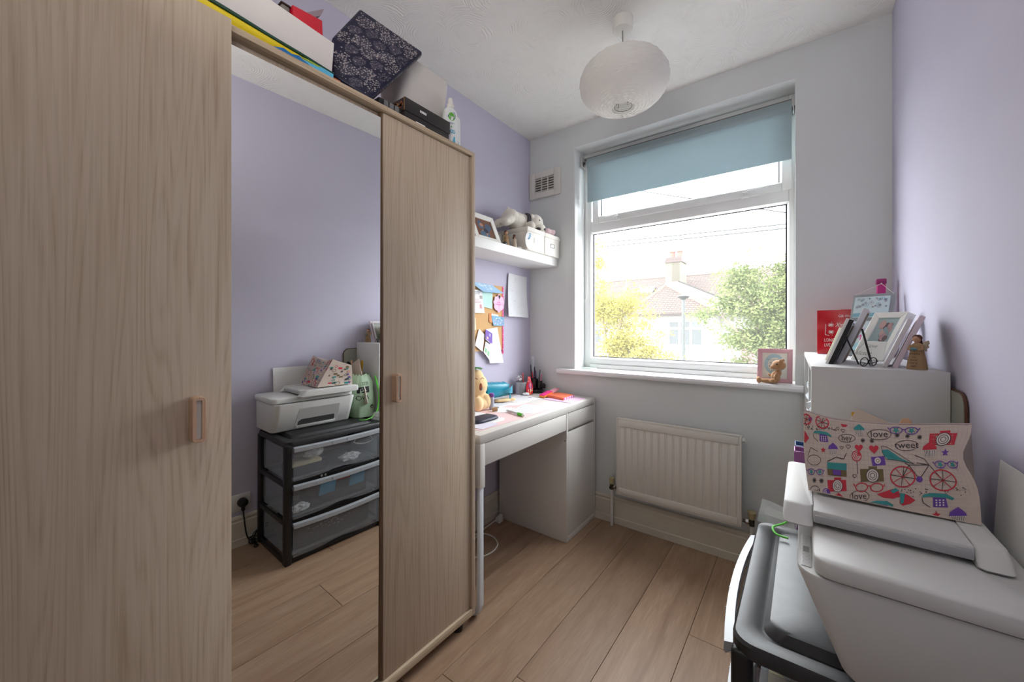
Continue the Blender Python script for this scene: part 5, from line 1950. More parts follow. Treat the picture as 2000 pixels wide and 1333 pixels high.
# row of white frames, all leaning back to the right
def pic_child(mb, G, lay):
    photo([(176, 196, 196), (150, 172, 172), (196, 160, 160), (214, 180, 172), (120, 104, 104)], 41)(mb, G, lay)
fr, F = picture_frame('photo_frame', 'thick white box frame with a handwritten line below a snapshot', 'photo frame', (1.661, 1.768, ZU1 + .001), (.79, -.61, 0), (.40, .12, 1), (-.55, -.80, .25), .092, .172, (.019, .015, .068, .019), .042, mat('box_frame_white', (240, 238, 230), .4), pic_child)
n_ = V((-.55, -.80, .25)).normalized()
mb = MB(mat('script_grey', (150, 146, 140), .7))
g = lambda x, y: F(x, y, 0) + n_ * .0026
mb.text('I love', .018, g, .028, .044, None, .4, .8)
mb.text('Victor', .021, g, .010, .016, None, .4, .9)
mb.build('frame_lettering', fr, smooth=0)
# a second frame seen nearly edge-on, right of it
picture_frame('photo_frame', 'narrow silver-edged glass frame leaning beside the thick white frame', 'photo frame', (1.706, 1.470, ZU1 + .001), (.13, .99, 0), (.37, -.05, 1), (-.93, .12, .34), .12, .142, .010, .010, mat('frame_pearl', (224, 218, 222), .3),
              photo([(150, 156, 140), (120, 124, 112), (180, 176, 160)], 42))
picture_frame('photo_frame', 'white frame with a mauve back standing nearest the angel', 'photo frame', (1.724, 1.465, ZU1 + .001), (.13, .99, 0), (.37, -.05, 1), (-.93, .12, .34), .115, .150, .012, .012, mat('frame_mauve', (224, 208, 220), .4),
              photo([(170, 150, 160), (150, 130, 140)], 43))
# easel-backed frames seen from the side, left
def easel_frame(x, y, label, col, w=.13, h=.165, lean=.36):
    r_, F = picture_frame('photo_frame', label, 'photo frame', (x, y, ZU1 + .001), (.12, .99, 0), (lean, -.03, 1), (-.93, .1, .34), w, h, .016, .012, mat('ef_%d' % col[0], col, .4),
                          photo([(214, 214, 190), (190, 196, 170), (230, 226, 200)], 44 + int(x * 100) % 7))
    n = V((-.93, .1, .34)).normalized()
    mb = MB(INK)
    top = F(w * .05, h * .66, .0125)
    bot = V((top.x + .030, top.y + .002, ZU1 + .001))
    sd_ = V((.10, .99, 0)).normalized() * .012
    mb.hexa([bot, bot + V((.004, 0, 0)), bot + V((.004, 0, 0)) + sd_, bot + sd_], [top, top + V((.004, 0, 0)), top + V((.004, 0, 0)) + sd_, top + sd_])
    mb.build('strut', r_, 'black easel strut')
    return r_, F
e1, F1 = easel_frame(1.583, 1.500, 'white photo frame with a thick black back edge, nearest the unit corner', (236, 236, 232), .11, .145)
mb = MB(INK)
mb.hexa([F1(-.001, .001, .008), F1(.02, .001, .008), F1(.02, .144, .008), F1(-.001, .144, .008)], [F1(-.001, .001, .018), F1(.02, .001, .018), F1(.02, .144, .018), F1(-.001, .144, .018)])
mb.build('back_edge', e1, 'black back edge')
picture_frame('photo_frame', 'yellowish photo frame behind the black-backed one', 'photo frame', (1.588, 1.66, ZU1 + .001), (.14, .99, 0), (.34, -.03, 1), (-.93, .12, .34), .10, .115, .010, .008, mat('frame_ivory', (238, 236, 208), .4), photo([(214, 210, 160), (226, 222, 190)], 51))
picture_frame('photo_frame', 'slim white photo frame in the middle of the leaning row', 'photo frame', (1.604, 1.61, ZU1 + .001), (.14, .99, 0), (.34, -.03, 1), (-.93, .12, .34), .11, .135, .012, .010, mat('frame_cool', (228, 230, 240), .4), photo([(196, 200, 206), (170, 176, 186)], 52))
e2, F2 = picture_frame('photo_frame', 'tall pale grey photo frame leaning left of the thick white frame', 'photo frame', (1.610, 1.545, ZU1 + .001), (.14, .99, 0), (.38, -.03, 1), (-.93, .12, .36), .12, .178, .018, .014, mat('frame_palegrey', (220, 220, 226), .4), photo([(206, 210, 214), (170, 176, 190)], 53))
mb = MB(INK)
top = F2(.02, .118, .016)
bot = V((1.688, top.y - .03, ZU1 + .001))
sd_ = V((.12, .98, 0)).normalized() * .011
mb.hexa([bot, bot + V((.005, 0, 0)), bot + V((.005, 0, 0)) + sd_, bot + sd_], [top, top + V((.005, 0, 0)), top + V((.005, 0, 0)) + sd_, top + sd_])
mb.build('strut', e2, 'black easel strut')
# spectacles
gl_ = root('glasses', (1.68, 1.45, ZU1), 'folded black-rimmed glasses on the unit top', 'glasses')
mb = MB(mat('glasses_black', (26, 26, 30), .3))
gx0 = frame((1.663, 1.440, ZU1 + .0135), V((.75, .66, .0)).normalized(), V((.1, -.1, 1)).normalized())
gx = lambda x, y: gx0(x * .68, y * .68)
for cx_ in (.006, .044):
    mb.tube([gx(cx_ + .017 * math.cos(2 * PI * k / 20), .018 * math.sin(2 * PI * k / 20)) for k in range(20)], .0013, 6, closed=True)
mb.tube([gx(.023, .004), gx(.0265, .007), gx(.030, .004)], .0013, 6)
mb.tube([gx(.061, .008), gx(.062, .006) + V((.002, .006, -.004)), gx(.012, -.010) + V((.0, .012, 0)), gx(.004, -.018) + V((.0, .014, .0))], .0013, 6)
mb.tube([gx(-.011, .008), gx(-.012, .004) + V((.002, .008, -.004)), gx(.044, -.012) + V((.0, .016, 0)), gx(.052, -.018) + V((.0, .017, .0))], .0013, 6)
mb.build('glasses_frame', gl_)
LENS = clear('lens', (220, 226, 230), .12, .02, .12)
for cx_ in (.006, .044):
    mb = MB(LENS)
    mb.disc(gx, cx_, 0, .0165, LENS, 20, ry=.0175)
    mb.build('lens', gl_)
# angel
ag = figure(1.768, 1.440, ZU1, 1.0, 'tan resin angel with cream wings and lettering on the unit top', TAN, HAIRB, SKIN, mat('wing_cream', (206, 190, 160), .7, var=.15, vscale=90), R(238))
mb = MB(mat('carved_ink', (44, 32, 26), .8))
ga = lambda x, y: V(((.0215 - .10 * max(0, y - .004)) * .80 * math.cos(x / .019), (.0215 - .10 * max(0, y - .004)) * math.sin(x / .019), y))
for k, s_ in enumerate(('A', 'GRANDMA', 'is a', 'special', 'kind of', 'angel')):
    mb.text(s_, .0062, ga, 0, .046 - k * .0078, None, align='C', sx=.8)
mb.build('dress_lettering', ag, local=True, smooth=0)
mb = MB(mat('dove_blue', (90, 130, 136), .6))
mb.ball((.016, 0, .053), (.006, .007, .004))
mb.build('held_bird', ag, local=True)

# ------------------------------------------------------------------ black drawer tower
TX0, TX1, TY0, TY1, TZ = 1.425, 1.795, .800, 1.345, .612
tw = root('drawer_tower', (1.61, 1.07, 0), 'black plastic tower of three clear drawers below the printer', 'drawers')
mb = MB(BLACKP)
rows = []
def trr(e, z, r=.035):
    return rrect((TX0 + TX1) / 2, (TY0 + TY1) / 2, (TX1 - TX0) / 2 + e, (TY1 - TY0) / 2 + e, r, z, 6)
BT = mat('black_plastic_mottled', (42, 42, 44), .42, var=.35, vscale=26, bump=.4, bscale=700, bdist=.0004)  # mottled black, paler than the corner posts
mb = MB(BT)
mb.ring([trr(-.004, TZ - .03), trr(0, TZ - .026), trr(0, TZ - .006), trr(-.004, TZ - .001), trr(-.03, TZ), trr(-.040, TZ - .006, .03), trr(-.046, TZ - .007, .03), trr(-.056, TZ + .008, .03), trr(-.064, TZ + .010, .03), trr(-.12, TZ + .0115, .03)])
mb.build('top_cover', tw, smooth=40)
for px, py in ((TX0, TY0), (TX1 - .034, TY0), (TX0, TY1 - .034), (TX1 - .034, TY1 - .034)):
    mb = MB(BLACKP)
    mb.box(px, px + .034, py, py + .034, 0, TZ - .02, .008, seg=3)
    mb.build('corner_post', tw)
fz = [.410, .222, .034]
FROST = clear('frosted_drawer', (176, 184, 192), .30, .35, .04)
LIP = mat('drawer_lip', (168, 172, 178), .3)
for k, z in enumerate(fz):
    mb = MB(BLACKP)
    mb.box(TX0 + .008, TX1 - .01, TY0 + .004, TY0 + .016, z - .03, z - .004, .003)
    mb.box(TX0 + .008, TX1 - .01, TY1 - .016, TY1 - .004, z - .03, z - .004, .003)
    mb.box(TX0 + .010, TX0 + .024, TY0 + .02, TY1 - .02, z - .03, z - .006, .003)
    mb.box(TX1 - .03, TX1 - .018, TY0 + .02, TY1 - .02, z - .03, z - .004, .003)
    mb.build('runner_rail', tw)
    dh = .163
    dr_ = MB(FROST)
    def ff(u, v, off=0):
        yy = TY0 + .036 + u * (TY1 - TY0 - .072)
        bow = .016 * (1 - (2 * u - 1) ** 2)
        lowcut = .014 * math.exp(-((u - .5) / .16) ** 2)
        return V((TX0 - .002 - bow * (.5 + .5 * v) + off, yy, z + lowcut * (1 - v) + v * dh))
    dr_.grid(ff, 18, 3)
    drw = dr_.build('drawer', tw, 'clear plastic drawer')
    mb = MB(FROST)
    mb.box(TX0 + .03, TX1 - .03, TY0 + .022, TY0 + .0235, z, z + dh - .01)
    mb.box(TX0 + .03, TX1 - .03, TY1 - .0235, TY1 - .022, z, z + dh - .01)
    mb.box(TX0 + .03, TX1 - .03, TY0 + .024, TY1 - .024, z - .002, z)
    mb.build('drawer_tray', drw)
    mb = MB(LIP)
    N = 18
    rows = []
    for i in range(N + 1):
        u = i / N
        a = ff(u, 1)
        rows.append([a + V((.006, 0, -.006)), a + V((-.010, 0, -.020)), a + V((-.014, 0, -.016)), a + V((-.013, 0, .002)), a + V((.004, 0, .006))])
    mb.ring(rows)
    for i in (4, 7, 10, 13):
        a = ff(i / N, 1)
        mb.box(a.x - .0146, a.x - .012, a.y - .001, a.y + .001, a.z - .017, a.z + .002)
    mb.build('handle_lip', drw)
# maker's mark between first and second drawer
mb = MB(PAPER)
g = frame((TX0 + .0094, 1.0, fz[0] - .019), (0, -1, 0), (0, 0, 1))
for r_ in (.0, .02):
    mb.loop(g, r_, .004, .005, .0018, PAPER, 12)
mb.build('maker_mark', tw, smooth=0)
# things seen through the drawer fronts
mb = MB(mat('cream_box', (226, 218, 186), .7))
mb.box(TX0 + .05, TX0 + .15, .845, 1.0, fz[0] + .05, fz[0] + .066, .002)
mb.build('card_box', None, 'flat cream box in the top drawer', 'box')
mb = MB(mat('dark_box', (60, 64, 72), .7))
mb.box(TX0 + .05, TX0 + .16, .84, 1.02, fz[0] + .002, fz[0] + .0495, .003)
mb.build('tin', None, 'dark box under the cream box in the top drawer', 'box')
crumple('cloth', (TX0 + .08, .965, fz[0] + .067), (.03, .05, .03), mat('cloth_white', (228, 234, 238), .9), 'white crumpled cloth in the top drawer', 'cloth', 21)
crumple('face_mask', (TX0 + .06, 1.16, fz[0] + .003), (.025, .06, .022), mat('cloth_white', (228, 234, 238), .9), 'white face mask lying in the top drawer', 'mask', 22)
mb = MB(mat('strap_white', (222, 224, 228), .8))
mb.tube(spline([(TX0 + .035, 1.17, fz[0] + .11), (TX0 + .035, 1.20, fz[0] + .135), (TX0 + .035, 1.26, fz[0] + .13), (TX0 + .035, 1.29, fz[0] + .10), (TX0 + .035, 1.24, fz[0] + .09), (TX0 + .035, 1.19, fz[0] + .10), (TX0 + .035, 1.17, fz[0] + .11)]), .003, 6)
mb.build('strap', None, 'white elastic strap looped inside the top drawer front', 'strap')
for k, (yy, lb) in enumerate(((1.02, 'blue card wallet in the middle drawer, nearer the camera'), (1.19, 'blue card wallet in the middle drawer, nearer the window'))):
    mb = MB(mat('wallet_blue', (40, 150, 196), .4))
    mb.hexa([(TX0 + .04, yy - .04, fz[1] + .055), (TX0 + .04, yy + .045, fz[1] + .06), (TX0 + .05, yy + .045, fz[1] + .06), (TX0 + .05, yy - .04, fz[1] + .055)], [(TX0 + .04, yy - .03, fz[1] + .118), (TX0 + .04, yy + .055, fz[1] + .122), (TX0 + .05, yy + .055, fz[1] + .122), (TX0 + .05, yy - .03, fz[1] + .118)], .001)
    mb.build('card_wallet', None, lb, 'wallet')
crumple('cloth', (TX0 + .09, 1.12, fz[1] + .085), (.03, .12, .028), mat('coral_cloth', (224, 84, 92), .9), 'coral red cloth lying across the middle drawer', 'cloth', 23)
mb = MB(mat('dark_box', (60, 64, 72), .7))
mb.box(TX0 + .055, TX0 + .2, .95, 1.26, fz[1] + .002, fz[1] + .054, .004)
mb.build('box', None, 'dark box at the bottom of the middle drawer', 'box')
crumple('cloth', (TX0 + .05, .89, fz[1] + .003), (.02, .045, .022), mat('cloth_white', (228, 234, 238), .9), 'white cloth in the near corner of the middle drawer', 'cloth', 24)
crumple('cloth', (TX0 + .1, 1.27, fz[1] + .07), (.03, .03, .04), mat('violet_cloth', (90, 80, 130), .9), 'violet cloth at the far end of the middle drawer', 'cloth', 25)
mb = MB(mat('dark_cloth', (52, 54, 62), .9))
mb.box(TX0 + .05, TX1 - .07, .86, 1.28, fz[2] + .004, fz[2] + .12, .015)
mb.build('folded_cloth', None, 'dark folded cloth with glints filling the bottom drawer', 'cloth')
rg = random.Random(17)
mb = MB(mat('sequin', (196, 200, 206), .3, .5))
for k in range(60):
    yy, zz_ = rg.gauss(1.05, .05), fz[2] + rg.uniform(.06, .118)
    a = rg.uniform(0, 6.28)
    p = V((TX0 + .0485, yy, zz_))
    mb.poly([p + V((0, .003 * math.cos(a), .003 * math.sin(a))), p + V((0, .003 * math.cos(a + 2), .003 * math.sin(a + 2))), p + V((0, .003 * math.cos(a + 4), .003 * math.sin(a + 4)))])
mb.build('sequins', None, 'loose silver sequins against the dark cloth in the bottom drawer', 'sequins', kind='stuff')
# white patterned lettering stuck inside the middle drawer front, seen mirrored from the room's far side
# ------------------------------------------------------------------ printer
PX0, PX1, PY0, PY1 = 1.522, 1.806, .790, 1.218
ZP = TZ + .012
pt = root('printer', (1.67, 1.0, ZP), 'white all-in-one printer with a document feeder on the black drawers', 'printer')
def prr(x0, x1, y0, y1, r, z, n=6):
    return rrect((x0 + x1) / 2, (y0 + y1) / 2, (x1 - x0) / 2, (y1 - y0) / 2, r, z, n)
ZB = .775
mb = MB(PRNT)
mb.ring([prr(1.588, 1.798, PY0 + .008, PY1 - .008, .02, ZP), prr(1.580, 1.803, PY0 + .002, PY1 - .002, .030, ZP + .007), prr(1.523, PX1, PY0, PY1, .034, ZB - .004), prr(1.5245, PX1 - .0015, PY0 + .0015, PY1 - .0015, .033, ZB)])
mb.build('body', pt, smooth=50)
# front panel lines and output slot, on the slanted front face
def pf(y, z, off=0):
    t_ = (z - ZP) / (ZB - ZP)
    return V((1.584 + (1.5225 - 1.584) * t_ - off, y, z))
mb = MB(PRNT2)
q = [(.900, .632), (1.135, .632), (1.128, .742), (.912, .742)]
mb.hexa([pf(a, b_, .0) for a, b_ in q], [pf(a, b_, .0022) for a, b_ in q], .0008, seg=1)
fp = mb.build('front_flap', pt)
mb = MB(mat('slot_grey', (74, 74, 76), .6))
q = [(.915, .640), (1.112, .640), (1.110, .674), (1.104, .680), (.930, .680), (.916, .668)]
mb.hexa([pf(a, b_, .0022) for a, b_ in q], [pf(a, b_, .0030) for a, b_ in q])
mb.build('output_slot', fp, 'dark paper output slot')
mb = MB(PRNT)
q = [(.908, .632), (1.116, .632), (1.116, .648), (.908, .648)]
mb.hexa([pf(a, b_, .0030) for a, b_ in q], [pf(a, b_, .009) for a, b_ in q], .002)
mb.build('output_tray', pt)
mb = MB(mat('seam_grey', (60, 60, 62), .7))
q = [(.912, .7425), (1.128, .7425), (1.128, .7455), (.912, .7455)]
mb.hexa([pf(a, b_, .0005) for a, b_ in q], [pf(a, b_, .0010) for a, b_ in q])
mb.build('flap_gap', pt)
# control strip on the left rim
mb = MB(mat('control_panel', (206, 206, 206), .4))
mb.box(1.528, 1.5425, .815, .935, ZB, ZB + .0012, .0008)
cp = mb.build('control_panel', pt)
g = frame((1.5355, .875, ZB + .0016), (0, 1, 0), (-1, 0, 0))
mb = MB(mat('button_line', (170, 170, 172), .5))
for yy in (-.046, -.034, -.022):
    mb.loop(g, yy, 0, .005, .0008, None, 14)
mb.rect(g, -.010, -.0045, .012, .0045, mat('lcd_grey', (150, 154, 154), .25))
for yy in (.022, .032, .044):
    mb.loop(g, yy, .002, .0028, .0007, None, 10)
mb.build('buttons', cp, smooth=0)
# scanner lid
mb = MB(PRNT)
mb.ring([prr(1.5455, PX1 - .002, PY0 - .004, PY1 - .004, .026, ZB + .004), prr(1.5445, PX1 - .001, PY0 - .005, PY1 - .003, .028, ZB + .007), prr(1.5445, PX1 - .001, PY0 - .005, PY1 - .003, .028, ZB + .026), prr(1.547, PX1 - .004, PY0 - .002, PY1 - .006, .026, ZB + .029)])
mb.build('scanner_lid', pt, smooth=50)
mb = MB(mat('lid_gap', (70, 76, 70), .8))
mb.ring([prr(1.550, PX1 - .006, PY0 + .003, PY1 - .008, .026, ZB + .0002), prr(1.550, PX1 - .006, PY0 + .003, PY1 - .008, .026, ZB + .0042)])
mb.build('lid_gap', pt)
# document feeder
ZF = .835
mb = MB(PRNT)
fy0 = .925
mb.ring([prr(1.500, 1.546, fy0 - .022, PY1 + .004, .012, ZB + .0305), prr(1.500, 1.546, fy0 - .026, PY1 + .006, .012, ZB + .034), prr(1.499, 1.546, fy0 - .012, PY1 + .006, .012, ZF - .018), prr(1.501, 1.546, fy0 + .006, PY1 + .004, .012, ZF - .002), prr(1.505, 1.546, fy0 + .012, PY1, .010, ZF)])
mb.build('feeder_cheek', pt, smooth=50)
mb = MB(PRNT)
mb.ring([prr(1.746, 1.784, fy0 - .022, PY1 + .004, .010, ZB + .0305), prr(1.746, 1.784, fy0 - .026, PY1 + .006, .010, ZB + .034), prr(1.746, 1.785, fy0 - .012, PY1 + .006, .010, ZF - .018), prr(1.746, 1.783, fy0 + .002, PY1 + .004, .010, ZF - .002), prr(1.746, 1.780, fy0 + .008, PY1, .008, ZF)])
mb.build('feeder_cheek', pt, smooth=50)
mb = MB(PRNT)
mb.hexa([(1.5462, fy0 - .008, ZF - .024), (1.7458, fy0 - .008, ZF - .024), (1.7458, PY1, ZB + .0305), (1.5462, PY1, ZB + .0305)], [(1.5462, fy0 - .004, ZF - .002), (1.7458, fy0 - .004, ZF - .002), (1.7458, PY1, ZF - .0005), (1.5462, PY1, ZF - .0005)], .003)
fd = mb.build('feeder_cover', pt)
mb = MB(mat('feeder_edge', (176, 178, 180), .45))
mb.box(1.549, 1.743, fy0 - .012, fy0 - .0075, ZF - .021, ZF - .008, .0015)
mb.build('feeder_lip', fd)
mb = MB(mat('feeder_inside', (52, 53, 54), .7))
mb.box(1.5464, 1.7456, fy0 + .05, fy0 + .055, ZB + .0305, ZF - .027)
mb.build('feeder_mouth', pt)
# paper standing in the rear tray
mb = MB(PAPER)
def pp(u, v):
    return V((1.808 + .004 * v + .006 * v * v + .003 * math.sin(2 * u + 1) * v, .885 + u * .212, .700 + v * .236 + .0))
mb.sheet(pp, 6, 8, .0008)
mb.build('paper', None, 'white sheet of paper standing in the printer rear tray', 'paper')

# ------------------------------------------------------------------ printed pouch on the feeder
pc = root('zip_pouch', (1.65, 1.03, ZF), 'cream zip pouch printed with bicycles, cameras and phones on the printer', 'pouch')
CREAMC = mat('pouch_cotton', (214, 198, 186), .85, var=.04, vscale=60, bump=.25, bscale=900, bdist=.0004)
TLp, TRp, BLp, BRp = V((1.532, 1.085, .984)), V((1.782, 1.088, .992)), V((1.540, 1.006, .8410)), V((1.770, 1.018, .8362))
def pfr(u, v):
    p = BLp.lerp(BRp, u).lerp(TLp.lerp(TRp, u), v)
    p.x += (.012 * math.sin(PI * v) * (-(1 - u) ** 6 * .3) - .016 * u ** 4 * math.exp(-((v - .66) / .2) ** 2) + .006 * u ** 4 * (1 - v))
    p.z += v ** 3 * (.006 * math.exp(-(u / .1) ** 2) - .010 * math.sin(PI * min(1, u * 1.15)) ** 1.0 + .004 * u ** 8)
    p.y -= .014 * math.sin(PI * min(1, .12 + .88 * v)) * math.sin(PI * (.08 + .84 * u)) ** .6 + .003 * math.sin(9 * u) * v
    p.z = max(p.z, ZF + .0012)
    return p
def pbk(u, v):
    p = pfr(u, v)
    return V((p.x, 1.205 - .010 * v + .004 * math.sin(8 * u), ZF + .0012 + (p.z - ZF - .0012) * (1 - .22 * v)))
NU, NV = 30, 14
mb = MB(CREAMC)
rows = []
for i in range(NU + 1):
    u = i / NU
    r_ = [pfr(u, j / NV) for j in range(NV + 1)]
    r_ += [pbk(u, j / NV) for j in range(NV - 1, -1, -1)]
    r_ += [pfr(u, 0).lerp(pbk(u, 0), .66), pfr(u, 0).lerp(pbk(u, 0), .33)]
    rows.append(r_)
mb.ring(rows)
mb.build('pouch_body', pc, smooth=60)
mb = MB(mat('zip_tape', (196, 178, 176), .7))
mb.tube([pfr(u / 24, 1) + V((0, .002, .0015)) for u in range(25)], .0016, 6)
mb.build('zip', pc)
# the print: motifs laid out on the cloth in millimetre-like sheet units (1340 x 620)
def nrm_f(u, v):
    e = .004
    a = pfr(min(1, u + e), v) - pfr(max(0, u - e), v)
    b_ = pfr(u, min(1, v + e)) - pfr(u, max(0, v - e))
    n = a.cross(b_).normalized()
    return n if n.y < 0 else -n
def PS(px, py, lift=.0005):
    u = (px - 280) / 1335.0
    u = min(max(u, .003), .997)
    yt = 205 + 95 * u
    yb_ = 752 + 335 * u
    v = min(max((yb_ - py) / (yb_ - yt), .012), .992)
    return pfr(u, v) + nrm_f(u, v) * lift
P1 = lambda x, y: PS(x, y)
P2 = lambda x, y: PS(x, y, .0008)
P3 = lambda x, y: PS(x, y, .0011)
cR = mat('print_red', (206, 56, 72), .8)
cT = mat('print_teal', (64, 150, 150), .8)
cV = mat('print_violet', (112, 74, 166), .8)
cK = mat('print_line', (70, 64, 66), .8)
cO = mat('print_olive', (120, 104, 70), .8)
cW = mat('print_white', (232, 222, 214), .8)
cG = mat('print_grid', (190, 170, 164), .85)
mb = MB(cK)
k = 300
while k < 1600:
    mb.line(P1, [(k, 210 + (k - 280) * .08 + j * 66) for j in range(0, 9)], 1.6, cG)
    k += 33
for j in range(22):
    mb.line(P1, [(290 + i * 60, 225 + j * 33 + i * 60 * .075) for i in range(22) if 205 + 95 * i * 60 / 1335 < 225 + j * 33 + i * 60 * .075 < 735 + 335 * i * 60 / 1335], 1.6, cG)
def cupcake(x, y, s, c):
    mb.p2([(x - 38 * s, y), (x + 38 * s, y), (x + 28 * s, y + 42 * s), (x - 28 * s, y + 42 * s)], P2, cW)
    for t_ in range(-3, 4):
        mb.line(P3, [(x + t_ * 10 * s, y + 2), (x + t_ * 8 * s, y + 40 * s)], 3 * s, cK)
    mb.p2([(x - 42 * s, y), (x - 36 * s, y - 22 * s), (x - 14 * s, y - 40 * s), (x + 4 * s, y - 50 * s), (x + 22 * s, y - 34 * s), (x + 40 * s, y - 14 * s), (x + 42 * s, y)], P3, c)
def camera(x, y, s, c):
    mb.p2([(x - 82 * s, y - 40 * s), (x + 82 * s, y - 34 * s), (x + 82 * s, y + 48 * s), (x - 82 * s, y + 42 * s)], P2, c)
    mb.p2([(x - 20 * s, y - 56 * s), (x + 40 * s, y - 54 * s), (x + 40 * s, y - 36 * s), (x - 20 * s, y - 38 * s)], P2, c)
    mb.disc(P3, x + 4 * s, y + 6 * s, 46 * s, cW, 20)
    for r in (46, 32, 18):
        mb.loop(lambda a, b_: PS(a, b_, .0014), x + 4 * s, y + 6 * s, r * s, 4 * s, cK, 18)
def glasses(x, y, s, c, fill=None):
    for d_ in (-62, 62):
        if fill:
            mb.star(P3, x + d_ * s, y + (6 if d_ > 0 else -2) * s, 34 * s, fill)
        mb.loop(P3, x + d_ * s, y + (6 if d_ > 0 else -2) * s, 54 * s, 8 * s, c, 18, ry=36 * s)
    mb.line(P3, [(x - 14 * s, y - 10 * s), (x + 14 * s, y - 8 * s)], 9 * s, c)
    mb.line(P3, [(x - 116 * s, y - 14 * s), (x - 130 * s, y - 30 * s)], 9 * s, c)
    mb.line(P3, [(x + 116 * s, y), (x + 128 * s, y - 16 * s)], 9 * s, c)
def phone(x, y, s):
    mb.p2([(x - 30 * s, y - 20 * s), (x + 60 * s, y - 12 * s), (x + 74 * s, y + 62 * s), (x - 30 * s, y + 56 * s)], P2, cV)
    for a in range(3):
        for b_ in range(3):
            mb.disc(P3, x + (-6 + 24 * a) * s, y + (4 + 19 * b_) * s, 7 * s, cW, 8)
    mb.p2([(x - 110 * s, y - 20 * s), (x - 90 * s, y - 46 * s), (x - 30 * s, y - 54 * s), (x + 60 * s, y - 46 * s), (x + 118 * s, y - 10 * s), (x + 104 * s, y + 6 * s), (x + 70 * s, y - 12 * s), (x - 60 * s, y - 26 * s)], P3, cT)
    mb.line(P2, [(x - 106 * s, y - 16 * s), (x - 100 * s, y + 20 * s), (x - 50 * s, y + 60 * s)], 6 * s, cK)
def wheel(x, y, r):
    mb.loop(P2, x, y, r, 10, cR, 28, ry=r * .86)
    for t_ in range(8):
        mb.line(P3, [(x, y), (x + (r - 6) * math.cos(t_ * PI / 4 + .2), y + (r - 6) * .86 * math.sin(t_ * PI / 4 + .2))], 5, cR if t_ % 2 else cK)
def bubble(x, y, rx, ry, s_):
    mb.loop(P2, x, y, rx, 4.5, cK, 26, ry=ry)
    mb.text(s_, 78 * rx / 88, lambda a, b_: P3(x + a, y - b_), 0, -22 * rx / 88, cK, 0, 1, 'C')
def aster(x, y, r):
    for t_ in range(4):
        a = PI * t_ / 4 + .15
        mb.line(P2, [(x - r * math.cos(a), y - r * math.sin(a)), (x + r * math.cos(a), y + r * math.sin(a))], 6, cK)
def heart(x, y, r, c, fill=True):
    pts = []
    for t_ in range(20):
        a = 2 * PI * t_ / 20
        pts.append((x + r * .06 * 16 * math.sin(a) ** 3, y - r * .06 * (13 * math.cos(a) - 5 * math.cos(2 * a) - 2 * math.cos(3 * a) - math.cos(4 * a))))
    if fill:
        mb.p2(pts, P2, c)
    else:
        mb.line(P2, pts + pts[:1], 4, c)
def lolly(x, y, r, c, stick=True):
    mb.disc(P2, x, y, r, c, 18)
    for a in range(3):
        mb.loop(P3, x + a * 2, y, r * (.8 - .27 * a), 5, cW, 14, a1=5)
    if stick:
        mb.line(P2, [(x, y + r), (x - 2, y + r + 95)], 5, cK)
wheel(450, 262, 62); wheel(306, 262, 46)
mb.disc(P2, 345, 254, 15, cV, 10)
cupcake(770, 312, 1.1, cT); cupcake(535, 470, 1.0, cV); cupcake(1330, 490, 1.35, cR); cupcake(1465, 1010, 1.4, cV); cupcake(555, 845, 1.05, cR)
mb.p2([(612, 262), (676, 268), (660, 286), (630, 288)], P2, cR)
heart(588, 302, 13, cK, False); heart(632, 318, 18, cK, False); heart(610, 458, 14, cK, False); heart(668, 450, 20, cK, False); heart(705, 676, 16, cK, False)
heart(757, 460, 36, cR); heart(882, 472, 42, cR)
bubble(935, 350, 98, 48, 'love'); bubble(1150, 448, 92, 46, 'tweet'); bubble(735, 832, 84, 46, 'love'); bubble(340, 762, 48, 36, 'sweet'); bubble(660, 382, 74, 34, 'hey')
for x, y in ((795, 400), (870, 404), (1078, 360), (1158, 368), (1248, 380), (348, 690), (412, 698)):
    aster(x, y, 19)
glasses(1130, 316, .95, cV, cT); glasses(368, 630, .62, cV, cT); glasses(820, 765, 1.0, cR); glasses(1450, 612, .82, cV, cT)
phone(445, 372, .72); phone(1330, 880, 1.0); phone(905, 920, .9)
camera(1420, 402, 1.2, cR); camera(548, 736, 1.0, cR); camera(848, 672, 1.15, cO)
mb.p2([(852, 536), (962, 530), (968, 600), (860, 606)], P2, cV); mb.disc(P3, 905, 566, 26, cW, 14); mb.loop(P3, 905, 566, 15, 5, cO, 12)
lolly(733, 524, 42, cR); lolly(445, 790, 38, cV, False)
mb.p2([(478, 566), (645, 580), (640, 632), (474, 614)], P2, cT); mb.p2([(474, 614), (640, 632), (638, 680), (474, 660)], P2, cO)
mb.p2([(520, 622), (592, 630), (590, 668), (520, 658)], P3, cV); mb.line(P2, [(480, 560), (560, 530), (620, 545), (650, 500)], 6, cK)
mb.p2([(950, 480), (1000, 478), (1090, 548), (1180, 596), (1080, 566), (990, 556), (956, 520)], P2, cT); mb.line(P3, [(945, 450), (990, 458), (1100, 530), (1190, 598), (1060, 566), (975, 556), (950, 500), (945, 450)], 4, cK)
wheel(1090, 695, 98); wheel(1385, 730, 98)
for q in ([(1090, 695), (1216, 718), (1310, 610), (1150, 606), (1090, 695)], [(1216, 718), (1150, 606), (1120, 590)], [(1385, 730), (1310, 610), (1280, 560), (1210, 530)], [(1310, 610), (1215, 590)]):
    mb.line(P2, q, 6, cK)
mb.disc(P3, 1214, 718, 24, cV, 12)
for x, y, s_, c in ((450, 476, 24, cR), (1458, 520, 34, cV), (1322, 1000, 34, cR)):
    mb.star(P2, x, y, s_, c, a=-PI / 2)
mb.p2([(880, 822), (940, 806), (1010, 785), (1050, 800), (1066, 846), (1010, 862), (930, 850)], P2, cR); mb.p2([(985, 800), (1030, 780), (1056, 800), (1010, 822)], P3, cT)
